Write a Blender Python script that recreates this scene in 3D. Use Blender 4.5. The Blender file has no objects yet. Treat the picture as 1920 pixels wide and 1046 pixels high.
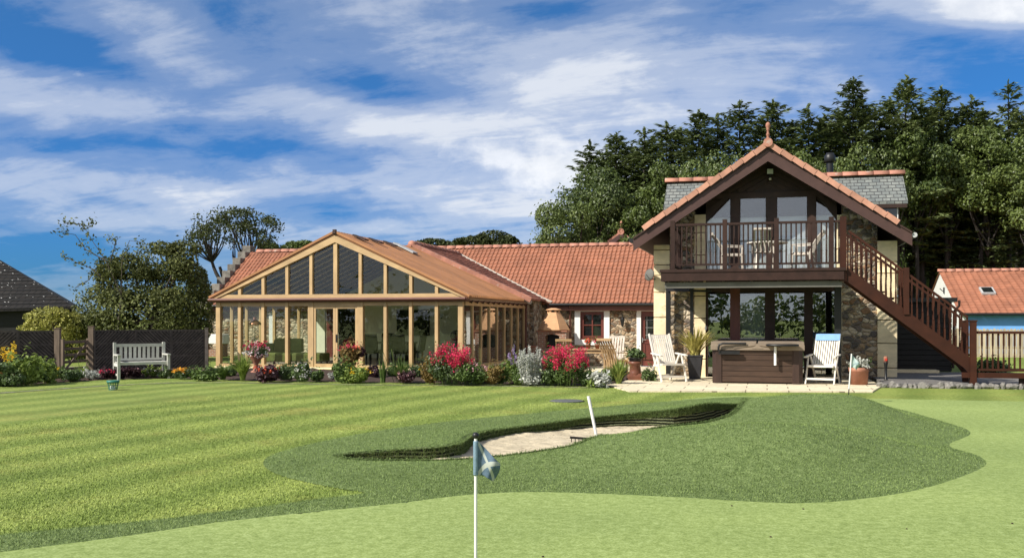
import bpy, bmesh, math, random
import numpy as np
from mathutils import Vector, Matrix, Quaternion

random.seed(7)
SC = bpy.context.scene
COL = SC.collection
R = math.radians

# ------------------------------------------------------------------ camera frame (used to turn measured directions into points)
FOC, CXP, HOR, EYE, YAW = 1850.0, 960.0, 600.0, 1.55, R(14.5)
_c, _s = math.cos(YAW), math.sin(YAW)
def _ray(px, py):
    a = (px - CXP) / FOC
    return (a * _c - _s, a * _s + _c, (HOR - py) / FOC)
def at_v(px, py, v):
    d = _ray(px, py); t = v / d[1]
    return Vector((d[0] * t, v, EYE + d[2] * t))
def at_z(px, py, z=0.0):
    d = _ray(px, py); t = (z - EYE) / d[2]
    return Vector((d[0] * t, d[1] * t, z))
def depth(p):
    return -p[0] * _s + p[1] * _c

cam = bpy.data.cameras.new('camera'); cam_o = bpy.data.objects.new('camera', cam); COL.objects.link(cam_o)
cam.sensor_width = 36; cam.lens = FOC / 1920 * 36; cam.shift_y = (HOR - 523) / 1920
cam.clip_end = 3000; cam.clip_start = 0.05
cam_o.location = (0, 0, EYE); cam_o.rotation_euler = (R(90), 0, YAW)
SC.camera = cam_o

# ------------------------------------------------------------------ materials
def new_mat(name):
    m = bpy.data.materials.new(name); m.use_nodes = True
    nt = m.node_tree; nt.nodes.clear()
    out = nt.nodes.new('ShaderNodeOutputMaterial')
    b = nt.nodes.new('ShaderNodeBsdfPrincipled')
    nt.links.new(b.outputs[0], out.inputs[0])
    return m, nt, b, out
def N(nt, t, **kw):
    n = nt.nodes.new(t)
    for k, v in kw.items():
        if k in n.inputs.keys(): n.inputs[k].default_value = v
        else: setattr(n, k, v)
    return n
def L(nt, a, b): nt.links.new(a, b)
def coord(nt, scale=(1, 1, 1), rot=(0, 0, 0), kind='Object'):
    t = N(nt, 'ShaderNodeTexCoord'); mp = N(nt, 'ShaderNodeMapping')
    mp.inputs['Scale'].default_value = scale; mp.inputs['Rotation'].default_value = rot
    L(nt, t.outputs[kind], mp.inputs[0]); return mp.outputs[0]
def noise(nt, vec, scale, detail=3, rough=.55, dist=0):
    n = N(nt, 'ShaderNodeTexNoise'); n.inputs['Scale'].default_value = scale; n.inputs['Detail'].default_value = detail
    n.inputs['Roughness'].default_value = rough; n.inputs['Distortion'].default_value = dist
    L(nt, vec, n.inputs['Vector']); return n.outputs['Fac']
def ramp(nt, fac, stops, interp='LINEAR'):
    r = N(nt, 'ShaderNodeValToRGB'); cr = r.color_ramp; cr.interpolation = interp
    while len(cr.elements) < len(stops): cr.elements.new(.5)
    for e, (p, c) in zip(cr.elements, stops):
        e.position = p; e.color = (*c, 1) if len(c) == 3 else c
    L(nt, fac, r.inputs[0]); return r.outputs[0]
def mixc(nt, fac, a, b, mode='MIX'):
    n = N(nt, 'ShaderNodeMix', data_type='RGBA', blend_type=mode)
    for inp, v in ((n.inputs[0], fac), (n.inputs[6], a), (n.inputs[7], b)):
        if hasattr(v, 'is_linked') or isinstance(v, bpy.types.NodeSocket): L(nt, v, inp)
        else: inp.default_value = v if not isinstance(v, tuple) else (*v[:3], 1)
    return n.outputs[2]
def math_n(nt, op, a, b=None, clamp=False):
    n = N(nt, 'ShaderNodeMath', operation=op); n.use_clamp = clamp
    for i, v in enumerate((a, b)):
        if v is None: continue
        if isinstance(v, bpy.types.NodeSocket): L(nt, v, n.inputs[i])
        else: n.inputs[i].default_value = v
    return n.outputs[0]
def bump(nt, b, h, strength=.5, dist=.02):
    n = N(nt, 'ShaderNodeBump'); n.inputs['Strength'].default_value = strength; n.inputs['Distance'].default_value = dist
    L(nt, h, n.inputs['Height']); L(nt, n.outputs[0], b.inputs['Normal']); return n
def attr(nt, name='rnd'):
    a = N(nt, 'ShaderNodeAttribute'); a.attribute_name = name; return a.outputs['Fac']

def M_plain(name, col, rough=.6, var=.2, scale=6, bmp=.15, bscale=40, metal=0, stretch=(1, 1, 1), spec=.4, rnd=0.0, dirt=None):
    m, nt, b, _ = new_mat(name)
    v = coord(nt, stretch)
    f = noise(nt, v, scale, 5, .6)
    lo = tuple(x * (1 - var) for x in col); hi = tuple(min(1, x * (1 + var)) for x in col)
    c = ramp(nt, f, [(.28, lo), (.72, hi)])
    if rnd:
        a = attr(nt)
        k = N(nt, 'ShaderNodeMapRange'); L(nt, a, k.inputs[0]); k.inputs[3].default_value = 1 - rnd; k.inputs[4].default_value = 1 + rnd
        hsv = N(nt, 'ShaderNodeHueSaturation'); L(nt, c, hsv.inputs['Color']); L(nt, k.outputs[0], hsv.inputs['Value'])
        c = hsv.outputs[0]
    if dirt:
        f2 = noise(nt, v, dirt[1], 6, .65)
        g = ramp(nt, f2, [(dirt[2], (0, 0, 0)), (dirt[2] + .12, (1, 1, 1))])
        c = mixc(nt, g, c, dirt[0])
    L(nt, c, b.inputs['Base Color'])
    b.inputs['Roughness'].default_value = rough; b.inputs['Metallic'].default_value = metal
    b.inputs['Specular IOR Level'].default_value = spec
    if bmp: bump(nt, b, noise(nt, v, bscale, 4, .6), bmp, .01)
    return m

def M_wood(name, col, rough=.55, var=.25, grain=(2, 2, 30), bmp=.2, spec=.35, rnd=0.12):
    """timber: streaks along one axis; grain gives the scale of each axis"""
    return M_plain(name, col, rough, var, 1.6, bmp, 3.0, 0, grain, spec, rnd)

def M_leaf(name, col, col2, rough=.5, trans=.35, big=.35, spec=.35):
    m, nt, b, out = new_mat(name)
    a = attr(nt)
    oi = N(nt, 'ShaderNodeObjectInfo')
    v = coord(nt)
    f = noise(nt, v, big, 3, .6)
    s = math_n(nt, 'ADD', math_n(nt, 'MULTIPLY', a, .55), math_n(nt, 'MULTIPLY', f, .6))
    s = math_n(nt, 'ADD', s, math_n(nt, 'MULTIPLY', math_n(nt, 'SUBTRACT', oi.outputs['Random'], .5), .25), True)
    c = ramp(nt, s, [(.15, col), (.9, col2)])
    L(nt, c, b.inputs['Base Color']); b.inputs['Roughness'].default_value = rough
    b.inputs['Specular IOR Level'].default_value = spec
    t = N(nt, 'ShaderNodeBsdfTranslucent'); L(nt, c, t.inputs[0])
    mx = N(nt, 'ShaderNodeMixShader'); mx.inputs[0].default_value = trans
    L(nt, b.outputs[0], mx.inputs[1]); L(nt, t.outputs[0], mx.inputs[2]); L(nt, mx.outputs[0], out.inputs[0])
    return m

def M_glass(name, tint=(.86, .9, .88), refl=1.0):
    m, nt, b, out = new_mat(name)
    nt.nodes.remove(b)
    t = N(nt, 'ShaderNodeBsdfTransparent'); t.inputs[0].default_value = (*tint, 1)
    g = N(nt, 'ShaderNodeBsdfGlossy'); g.inputs['Roughness'].default_value = .0
    g.inputs[0].default_value = (1, 1, 1, 1)
    fr = N(nt, 'ShaderNodeFresnel'); ge = N(nt, 'ShaderNodeNewGeometry'); L(nt, math_n(nt, 'SUBTRACT', 1.5, math_n(nt, 'MULTIPLY', ge.outputs['Backfacing'], 1.5 - 1 / 1.5)), fr.inputs[0])
    f = math_n(nt, 'MULTIPLY', fr.outputs[0], 1.7 * refl, True)
    v = coord(nt); bp = N(nt, 'ShaderNodeBump'); bp.inputs['Strength'].default_value = .05; bp.inputs['Distance'].default_value = .02
    L(nt, noise(nt, v, 1.3, 1), bp.inputs['Height']); L(nt, bp.outputs[0], g.inputs['Normal'])
    mx = N(nt, 'ShaderNodeMixShader'); L(nt, f, mx.inputs[0]); L(nt, t.outputs[0], mx.inputs[1]); L(nt, g.outputs[0], mx.inputs[2])
    L(nt, mx.outputs[0], out.inputs[0])
    return m

def M_rubble(name, tones, mortar, scale=3.6, zs=1.5, bmp=1.0):
    m, nt, b, _ = new_mat(name)
    v0 = coord(nt, (1, 1, zs))
    nz = N(nt, 'ShaderNodeTexNoise'); nz.inputs['Scale'].default_value = 2.2; nz.inputs['Detail'].default_value = 3; L(nt, v0, nz.inputs['Vector'])
    va = N(nt, 'ShaderNodeVectorMath', operation='MULTIPLY_ADD'); L(nt, nz.outputs['Color'], va.inputs[0]); va.inputs[1].default_value = (.22, .22, .22); L(nt, v0, va.inputs[2])
    e = N(nt, 'ShaderNodeTexVoronoi', feature='DISTANCE_TO_EDGE'); e.inputs['Scale'].default_value = scale; L(nt, va.outputs[0], e.inputs['Vector'])
    k = N(nt, 'ShaderNodeTexVoronoi', feature='F1'); k.inputs['Scale'].default_value = scale; L(nt, va.outputs[0], k.inputs['Vector'])
    sep = N(nt, 'ShaderNodeSeparateColor'); L(nt, k.outputs['Color'], sep.inputs[0])
    n = len(tones)
    c = ramp(nt, sep.outputs[0], [(i / n, t) for i, t in enumerate(tones)], 'CONSTANT')
    f = noise(nt, v0, 14, 6, .7)
    c = mixc(nt, .75, c, ramp(nt, f, [(.25, (.45, .42, .4)), (.75, (1.35, 1.3, 1.25))]), 'MULTIPLY')
    mk = ramp(nt, e.outputs['Distance'], [(.015, (0, 0, 0)), (.06, (1, 1, 1))])
    mo = ramp(nt, noise(nt, v0, 30, 3), [(.3, tuple(x * .75 for x in mortar)), (.7, mortar)])
    c = mixc(nt, mk, mo, c)
    L(nt, c, b.inputs['Base Color']); b.inputs['Roughness'].default_value = .85; b.inputs['Specular IOR Level'].default_value = .25
    h = ramp(nt, e.outputs['Distance'], [(0, (0, 0, 0)), (.08, (.7, .7, .7)), (.3, (1, 1, 1))])
    h2 = math_n(nt, 'ADD', h, math_n(nt, 'MULTIPLY', f, .55))
    bump(nt, b, h2, bmp, .07)
    return m

def M_bricks(name, c1, c2, mortar, w=.22, h=.075, msize=.012, axis='xz', bmp=.6, rough=.8, sx=1.0, sy=1.0, var=.5):
    m, nt, b, _ = new_mat(name)
    t = N(nt, 'ShaderNodeTexCoord'); sp = N(nt, 'ShaderNodeSeparateXYZ'); L(nt, t.outputs['Object'], sp.inputs[0])
    cb = N(nt, 'ShaderNodeCombineXYZ')
    ix = {'x': 0, 'y': 1, 'z': 2}
    if axis == 'wrap':
        L(nt, math_n(nt, 'ADD', sp.outputs[0], sp.outputs[1]), cb.inputs[0]); L(nt, sp.outputs[2], cb.inputs[1])
    else:
        L(nt, math_n(nt, 'MULTIPLY', sp.outputs[ix[axis[0]]], sx), cb.inputs[0]); L(nt, math_n(nt, 'MULTIPLY', sp.outputs[ix[axis[1]]], sy), cb.inputs[1])
    br = N(nt, 'ShaderNodeTexBrick'); L(nt, cb.outputs[0], br.inputs['Vector'])
    br.inputs['Scale'].default_value = 1; br.inputs['Brick Width'].default_value = w; br.inputs['Row Height'].default_value = h
    br.inputs['Mortar Size'].default_value = msize; br.inputs['Bias'].default_value = 0
    br.inputs['Color1'].default_value = (*c1, 1); br.inputs['Color2'].default_value = (*c2, 1); br.inputs['Mortar'].default_value = (*mortar, 1)
    f = noise(nt, cb.outputs[0], 9, 5, .7)
    c = mixc(nt, var, br.outputs['Color'], ramp(nt, f, [(.25, (.5, .5, .5)), (.75, (1.4, 1.4, 1.4))]), 'MULTIPLY')
    L(nt, c, b.inputs['Base Color']); b.inputs['Roughness'].default_value = rough; b.inputs['Specular IOR Level'].default_value = .3
    hh = math_n(nt, 'SUBTRACT', math_n(nt, 'MULTIPLY', f, .4), br.outputs['Fac'])
    bump(nt, b, hh, bmp, .012)
    return m

# ------------------------------------------------------------------ ground materials
def M_turf(name, dark, mid, light, fine=220, bmp=.6, bd=.02, stripes=None, dry=None, big=.5):
    m, nt, b, _ = new_mat(name)
    v = coord(nt)
    f = noise(nt, v, fine, 2, .6); f2 = noise(nt, v, fine * .22, 3, .65); g = noise(nt, v, big, 4, .6)
    s = math_n(nt, 'ADD', math_n(nt, 'MULTIPLY', f, .55), math_n(nt, 'MULTIPLY', f2, .45))
    c = ramp(nt, s, [(.34, dark), (.5, mid), (.66, light)])
    c = mixc(nt, 1.0, c, ramp(nt, g, [(.3, (.82, .84, .8)), (.7, (1.14, 1.12, 1.1))]), 'MULTIPLY')
    if dry:
        d = noise(nt, v, .55, 6, .72)
        c = mixc(nt, math_n(nt, 'MULTIPLY', ramp(nt, d, [(.52, (0, 0, 0)), (.72, (1, 1, 1))]), dry[1]), c, mixc(nt, 1.0, ramp(nt, s, [(.3, (.55, .55, .55)), (.7, (1.35, 1.35, 1.35))]), dry[0], 'MULTIPLY'))
    if stripes:  # mowing stripes: sheen of the leaning blades put into the colour
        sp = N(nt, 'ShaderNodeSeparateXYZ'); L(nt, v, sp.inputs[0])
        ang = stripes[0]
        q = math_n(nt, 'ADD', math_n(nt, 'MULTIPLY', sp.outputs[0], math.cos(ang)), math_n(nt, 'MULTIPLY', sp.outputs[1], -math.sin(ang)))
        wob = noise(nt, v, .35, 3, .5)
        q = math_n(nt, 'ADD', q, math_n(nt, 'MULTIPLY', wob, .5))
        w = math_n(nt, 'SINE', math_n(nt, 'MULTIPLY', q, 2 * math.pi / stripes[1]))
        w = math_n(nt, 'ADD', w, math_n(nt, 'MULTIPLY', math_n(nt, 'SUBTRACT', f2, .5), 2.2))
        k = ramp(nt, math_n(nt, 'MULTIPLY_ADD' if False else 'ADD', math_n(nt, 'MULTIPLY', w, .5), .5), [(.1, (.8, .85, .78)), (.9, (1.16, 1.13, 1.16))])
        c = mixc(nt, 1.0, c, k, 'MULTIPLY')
    L(nt, c, b.inputs['Base Color']); b.inputs['Roughness'].default_value = .8; b.inputs['Specular IOR Level'].default_value = .15
    bump(nt, b, s, bmp, bd)
    return m

MT = {}
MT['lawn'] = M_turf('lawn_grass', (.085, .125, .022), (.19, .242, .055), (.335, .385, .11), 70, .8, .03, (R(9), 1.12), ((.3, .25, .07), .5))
MT['green'] = M_turf('putting_turf', (.155, .206, .055), (.238, .302, .094), (.34, .412, .16), 60, .5, .012, big=.3)
MT['fringe'] = M_turf('fringe_turf', (.06, .092, .025), (.13, .18, .06), (.24, .3, .12), 70, 1.0, .03)
MT['blade_turf'] = M_leaf('turf_blades', (.06, .1, .022), (.34, .44, .145), .6, .25, .6, .2)
MT['blade_lip'] = M_leaf('shaded_lip_blades', (.035, .06, .015), (.22, .3, .1), .6, .2, .6, .2)  # darker copy of the turf blades, shade of lip and face in the colour
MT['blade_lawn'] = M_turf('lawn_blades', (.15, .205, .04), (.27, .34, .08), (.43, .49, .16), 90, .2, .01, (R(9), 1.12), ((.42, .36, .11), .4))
MT['sand'] = M_plain('bunker_sand', (.5, .42, .285), .9, .3, 5, 1.0, 40, dirt=((.25, .2, .13), 14, .56))
MT['revet'] = M_plain('stacked_sod', (.045, .054, .03), .95, .5, 9, .9, 60, stretch=(1, 1, 4))
def M_courses():
    m, nt, b, _ = new_mat('stacked_sod'); v = coord(nt); s = N(nt, 'ShaderNodeSeparateXYZ'); L(nt, v, s.inputs[0])
    wob = noise(nt, v, 2.5, 3); z = math_n(nt, 'ADD', s.outputs[2], math_n(nt, 'MULTIPLY', wob, .05))
    w = math_n(nt, 'SINE', math_n(nt, 'MULTIPLY', z, 2 * math.pi / .045)); f = noise(nt, v, 45, 4, .7)
    k = math_n(nt, 'ADD', math_n(nt, 'MULTIPLY', w, .3), math_n(nt, 'MULTIPLY', f, 1.0))
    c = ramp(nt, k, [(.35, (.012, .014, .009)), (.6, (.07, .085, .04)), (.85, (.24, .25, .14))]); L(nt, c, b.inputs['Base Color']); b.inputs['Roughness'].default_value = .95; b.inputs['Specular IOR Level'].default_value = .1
    bump(nt, b, k, 1.0, .03); return m
MT['revet'] = M_courses()
MT['soil'] = M_plain('bed_soil', (.045, .026, .017), .95, .5, 9, 1.0, 30)
MT['gravel'] = M_plain('dark_gravel', (.15, .14, .13), .9, .75, 45, 1.0, 60)
MT['edging'] = M_plain('edging_gravel', (.2, .19, .13), .9, .6, 30, 1.0, 60, dirt=((.12, .15, .04), 5, .45))
MT['paving'] = M_bricks('sandstone_paving', (.74, .635, .44), (.62, .53, .37), (.27, .22, .15), .9, .6, .014, 'xy', .5, .8)
# ------------------------------------------------------------------ building materials
MT['rubble'] = M_rubble('rubble_stone', [(.38, .28, .18), (.2, .165, .14), (.52, .43, .31), (.3, .22, .15), (.62, .53, .4), (.28, .17, .1), (.15, .135, .12), (.46, .33, .2)], (.6, .52, .38), 6.0, 1.5)
MT['rubble_dark'] = M_rubble('cottage_stone', [(.42, .31, .2), (.22, .18, .14), (.55, .44, .31), (.31, .23, .16), (.64, .54, .4), (.28, .17, .1)], (.6, .52, .38), 5.0, 1.5)
MT['sandstone'] = M_plain('dressed_sandstone', (.8, .66, .42), .85, .22, 2.5, .5, 18, stretch=(1, 1, 2.2), rnd=.14, dirt=((.42, .27, .12), 1.6, .62))
MT['oldstone'] = M_plain('weathered_skew_stone', (.17, .155, .13), .9, .5, 5, .8, 22, rnd=.2)
MT['pantile'] = M_plain('clay_pantile', (.285, .11, .06), .75, .2, .9, .2, 40, rnd=.11, dirt=((.26, .12, .08), 2.5, .6))
MT['pantile_old'] = M_plain('old_clay_pantile', (.42, .165, .1), .8, .3, 1.5, .25, 40, rnd=.25, dirt=((.2, .09, .07), 2.5, .55))
MT['ridge'] = M_plain('clay_ridge_tile', (.38, .17, .115), .8, .22, 4, .25, 40, rnd=.16, dirt=((.42, .34, .28), 6, .58))
MT['verge'] = M_plain('clay_verge_tile', (.46, .23, .155), .75, .2, 4, .2, 40, rnd=.18)
MT['slate'] = M_bricks('roof_slates', (.21, .22, .2), (.14, .155, .15), (.06, .06, .06), .2, .105, .01, 'xz', .9, .55, var=.7)
MT['oak'] = M_wood('honey_oak', (.51, .345, .175), .5, .2, (3, 3, 1), .1, rnd=.06)
MT['oak_h'] = M_wood('honey_oak_rail', (.52, .35, .18), .5, .2, (1, 3, 3), .1, rnd=.06)
MT['copper'] = M_plain('ribbed_roof_sheet', (.24, .105, .042), .55, .16, 1.5, .1, 30, spec=.4, rnd=.1)
def M_translucent(src, k, col):
    nt = src.node_tree; out = [n for n in nt.nodes if n.type == 'OUTPUT_MATERIAL'][0]; b = [n for n in nt.nodes if n.type == 'BSDF_PRINCIPLED'][0]
    t = N(nt, 'ShaderNodeBsdfTranslucent'); t.inputs[0].default_value = (*col, 1); mx = N(nt, 'ShaderNodeMixShader'); mx.inputs[0].default_value = k
    L(nt, b.outputs[0], mx.inputs[1]); L(nt, t.outputs[0], mx.inputs[2]); L(nt, mx.outputs[0], out.inputs[0])
M_translucent(MT['copper'], .3, (.8, .62, .42))
MT['ribs'] = M_plain('roof_rib', (.37, .17, .07), .5, .18, 1.5, .1, 30, spec=.4, rnd=.12)
MT['ceiling'] = M_plain('inside_ceiling', (.6, .5, .33), .8, .1, 3, .05)
MT['redfascia'] = M_plain('red_brown_fascia', (.13, .05, .035), .5, .2, 3, .1, 30)
MT['darkwood'] = M_wood('dark_stained_timber', (.04, .02, .014), .55, .35, (2, 2, 2), .2)
MT['barge'] = M_wood('barge_board_paint', (.07, .036, .03), .5, .18, (2, 2, 2), .15)
MT['stairwood'] = M_wood('red_brown_stain', (.042, .012, .0055), .55, .3, (2, 2, 2), .2, spec=.25)
MT['railwood'] = M_wood('brown_rail_stain', (.033, .0155, .0115), .55, .3, (3, 3, 3), .2, spec=.25)
MT['redwood'] = M_wood('red_door_stain', (.13, .032, .022), .4, .25, (6, 6, 1), .15, spec=.5)
MT['black'] = M_plain('black_metal', (.012, .012, .012), .45, .3, 5, .1)
MT['blacktimber'] = M_wood('black_shed_board', (.012, .011, .010), .7, .4, (1, 1, 8), .4)
MT['grey'] = M_plain('grey_fabric_cassette', (.12, .115, .1), .7, .15, 4, .1)
MT['lead'] = M_plain('lead_flashing', (.42, .42, .41), .6, .25, 5, .3, 20)
MT['mortar'] = M_plain('valley_mortar', (.4, .35, .29), .85, .25, 7, .5, 30)
MT['whitepaint'] = M_plain('white_paint', (.78, .77, .74), .6, .05, 4, .1)
MT['whitewall'] = M_plain('white_render', (.7, .7, .68), .85, .08, 3, .3)
MT['cream'] = M_plain('cream_wall', (.72, .72, .55), .8, .05, 2, .05)
MT['bluewall'] = M_plain('blue_painted_wall', (.15, .36, .72), .7, .12, 1.2, .1)
MT['glass'] = M_glass('clear_glass', (.94, .96, .94), .55)
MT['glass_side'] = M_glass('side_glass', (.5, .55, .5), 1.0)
MT['glass_up'] = M_glass('balcony_glass', (.92, .94, .94), 1.8)
MT['glass_house'] = M_glass('reflective_glass', (.8, .84, .82), 2.6)
MT['darkglass'] = M_plain('dark_window_glass', (.012, .014, .015), .03, .2, 2, 0, spec=.9)
MT['blind'] = M_bricks('pale_blind', (.8, .81, .8), (.76, .78, .77), (.66, .68, .68), 9, .05, .004, 'xz', .2, .6, var=.1)
MT['floor'] = M_plain('inside_floor', (.42, .35, .25), .5, .2, 3, .05)
MT['bark'] = M_plain('tree_bark', (.07, .055, .042), .9, .4, 8, .9, 16, stretch=(1, 1, .25))
MT['greybark'] = M_plain('pine_bark', (.035, .028, .024), .9, .4, 8, .9, 16, stretch=(1, 1, .25))
MT['teak'] = M_wood('weathered_teak', (.52, .46, .39), .75, .2, (4, 4, 4), .3)
MT['paleteak'] = M_wood('bleached_teak', (.68, .63, .55), .75, .15, (4, 4, 4), .3)
MT['warmteak'] = M_wood('oiled_teak', (.42, .27, .13), .6, .25, (4, 4, 4), .25)
MT['benchwood'] = M_wood('greyed_bench_timber', (.5, .49, .43), .8, .2, (4, 4, 4), .3)
MT['fence'] = M_wood('dark_lattice_timber', (.085, .072, .06), .8, .4, (4, 4, 4), .3)
MT['fencepost'] = M_wood('brown_post_timber', (.16, .12, .085), .85, .35, (8, 8, 1.5), .4)
MT['palefence'] = M_wood('pale_fence_board', (.4, .33, .23), .85, .25, (6, 6, 1), .4, rnd=.2)
MT['towel'] = M_plain('blue_towel', (.2, .36, .62), .9, .1, 8, .5, 80)
MT['tub'] = M_wood('tub_board', (.052, .029, .018), .55, .3, (1.5, 6, 9), .15, rnd=.12)
MT['tubcorner'] = M_wood('tub_corner', (.04, .022, .016), .5, .2, (4, 4, 1), .1)
MT['cover'] = M_plain('tan_spa_cover', (.22, .17, .122), .55, .14, 4, .3, 14, dirt=((.3, .25, .2), 5, .6))
MT['terracotta'] = M_plain('terracotta', (.3, .13, .08), .8, .25, 5, .3, 30, dirt=((.4, .3, .24), 5, .6))
MT['chimneypot'] = M_plain('brown_glazed_clay', (.16, .06, .035), .4, .3, 4, .15, 20)
MT['blackpot'] = M_plain('black_planter', (.03, .03, .034), .4, .2, 5, .1)
MT['hood'] = M_bricks('barbecue_hood', (.58, .33, .17), (.52, .29, .15), (.46, .28, .16), .3, .09, .003, 'xz', .15, .8, var=.2)
MT['brick'] = M_bricks('barbecue_brick', (.34, .14, .08), (.24, .1, .07), (.36, .3, .24), .22, .075, .014, 'wrap', .8, .85)
MT['stone'] = M_plain('edging_stone', (.2, .185, .165), .9, .45, 5, .9, 14)
MT['sofa'] = M_plain('olive_velvet', (.12, .14, .035), .85, .3, 5, .3, 40)
MT['copperlamp'] = M_plain('copper_lamp', (.62, .3, .2), .3, .1, 4, 0, metal=.8)
MT['oldtiles'] = M_bricks('lichen_tiles', (.017, .014, .012), (.01, .0085, .008), (.003, .003, .003), .24, .2, .02, 'xz', 1.0, .85)
MT['flagblue'] = M_plain('faded_blue_cloth', (.16, .24, .3), .8, .16, 18, .5, 60)
MT['polewhite'] = M_plain('white_pole', (.74, .73, .68), .45, .08, 3, 0)
MT['basket'] = M_plain('green_wire', (.03, .16, .12), .5, .2, 5, 0)
MT['ball'] = M_plain('white_ball', (.75, .76, .74), .4, .05, 5, 0)
MT['darkfurn'] = M_plain('black_furniture', (.007, .006, .006), .7, .2, 5, 0, spec=.1)
MT['ironlid'] = M_plain('iron_drain', (.1, .105, .1), .7, .3, 12, .5)
MT['red'] = M_plain('red_plastic', (.5, .03, .02), .5, .1, 5, 0)
MT['steel'] = M_plain('grey_steel', (.45, .45, .44), .35, .1, 5, 0, metal=.8)
MT['lampglass'] = M_plain('frosted_glass', (.75, .8, .78), .25, .05, 5, 0)
# ------------------------------------------------------------------ foliage materials
MT['lf_dec'] = M_leaf('broad_leaves', (.03, .052, .012), (.16, .205, .05), .45, .28, .5, .45)
MT['lf_dec2'] = M_leaf('fresh_leaves', (.03, .053, .012), (.15, .195, .045), .45, .3, .5, .4)
MT['lf_con'] = M_leaf('spruce_needles', (.036, .055, .02), (.19, .23, .085), .6, .2, .6, .25)
MT['lf_wind'] = M_leaf('windswept_leaves', (.02, .03, .010), (.085, .1, .028), .6, .25, .6, .25)
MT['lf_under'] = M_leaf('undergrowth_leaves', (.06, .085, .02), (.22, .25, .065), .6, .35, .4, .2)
MT['lf_bush'] = M_leaf('bush_leaves', (.03, .042, .012), (.175, .19, .055), .6, .25, .9, .25)
MT['lf_yel'] = M_leaf('golden_leaves', (.12, .13, .025), (.5, .47, .11), .55, .3, 2, .3)
MT['lf_green'] = M_leaf('garden_leaves', (.035, .065, .015), (.18, .26, .065), .5, .3, 3, .35)
MT['lf_bright'] = M_leaf('lime_leaves', (.09, .14, .025), (.34, .42, .1), .5, .35, 3, .3)
MT['lf_dark'] = M_leaf('dark_garden_leaves', (.026, .048, .014), (.14, .2, .06), .45, .2, 3, .45)
MT['lf_silver'] = M_leaf('silver_leaves', (.26, .27, .23), (.62, .62, .56), .8, .2, 3, .1)
MT['lf_purple'] = M_leaf('purple_leaves', (.02, .010, .012), (.1, .04, .05), .5, .2, 3, .35)
MT['lf_bronze'] = M_leaf('bronze_leaves', (.1, .065, .02), (.32, .22, .07), .55, .3, 3, .3)
MT['lf_gold'] = M_leaf('phormium_leaves', (.26, .24, .05), (.7, .62, .2), .5, .3, 3, .3)
MT['fl_red'] = M_leaf('crimson_petals', (.45, .012, .05), (.85, .07, .17), .6, .3, 4, .2)
MT['fl_orange'] = M_leaf('orange_petals', (.7, .26, .02), (.9, .5, .06), .6, .3, 4, .2)
MT['fl_yellow'] = M_leaf('yellow_petals', (.7, .4, .01), (.95, .7, .06), .6, .3, 4, .2)
MT['fl_white'] = M_leaf('white_petals', (.6, .56, .56), (.9, .86, .86), .6, .3, 4, .2)
MT['fl_pink'] = M_leaf('pink_petals', (.6, .25, .28), (.85, .6, .62), .6, .3, 4, .2)
MT['fl_scarlet'] = M_leaf('scarlet_petals', (.6, .05, .02), (.85, .16, .08), .6, .3, 4, .2)
MT['fl_purple'] = M_leaf('violet_petals', (.2, .12, .3), (.42, .32, .5), .6, .3, 4, .2)

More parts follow.
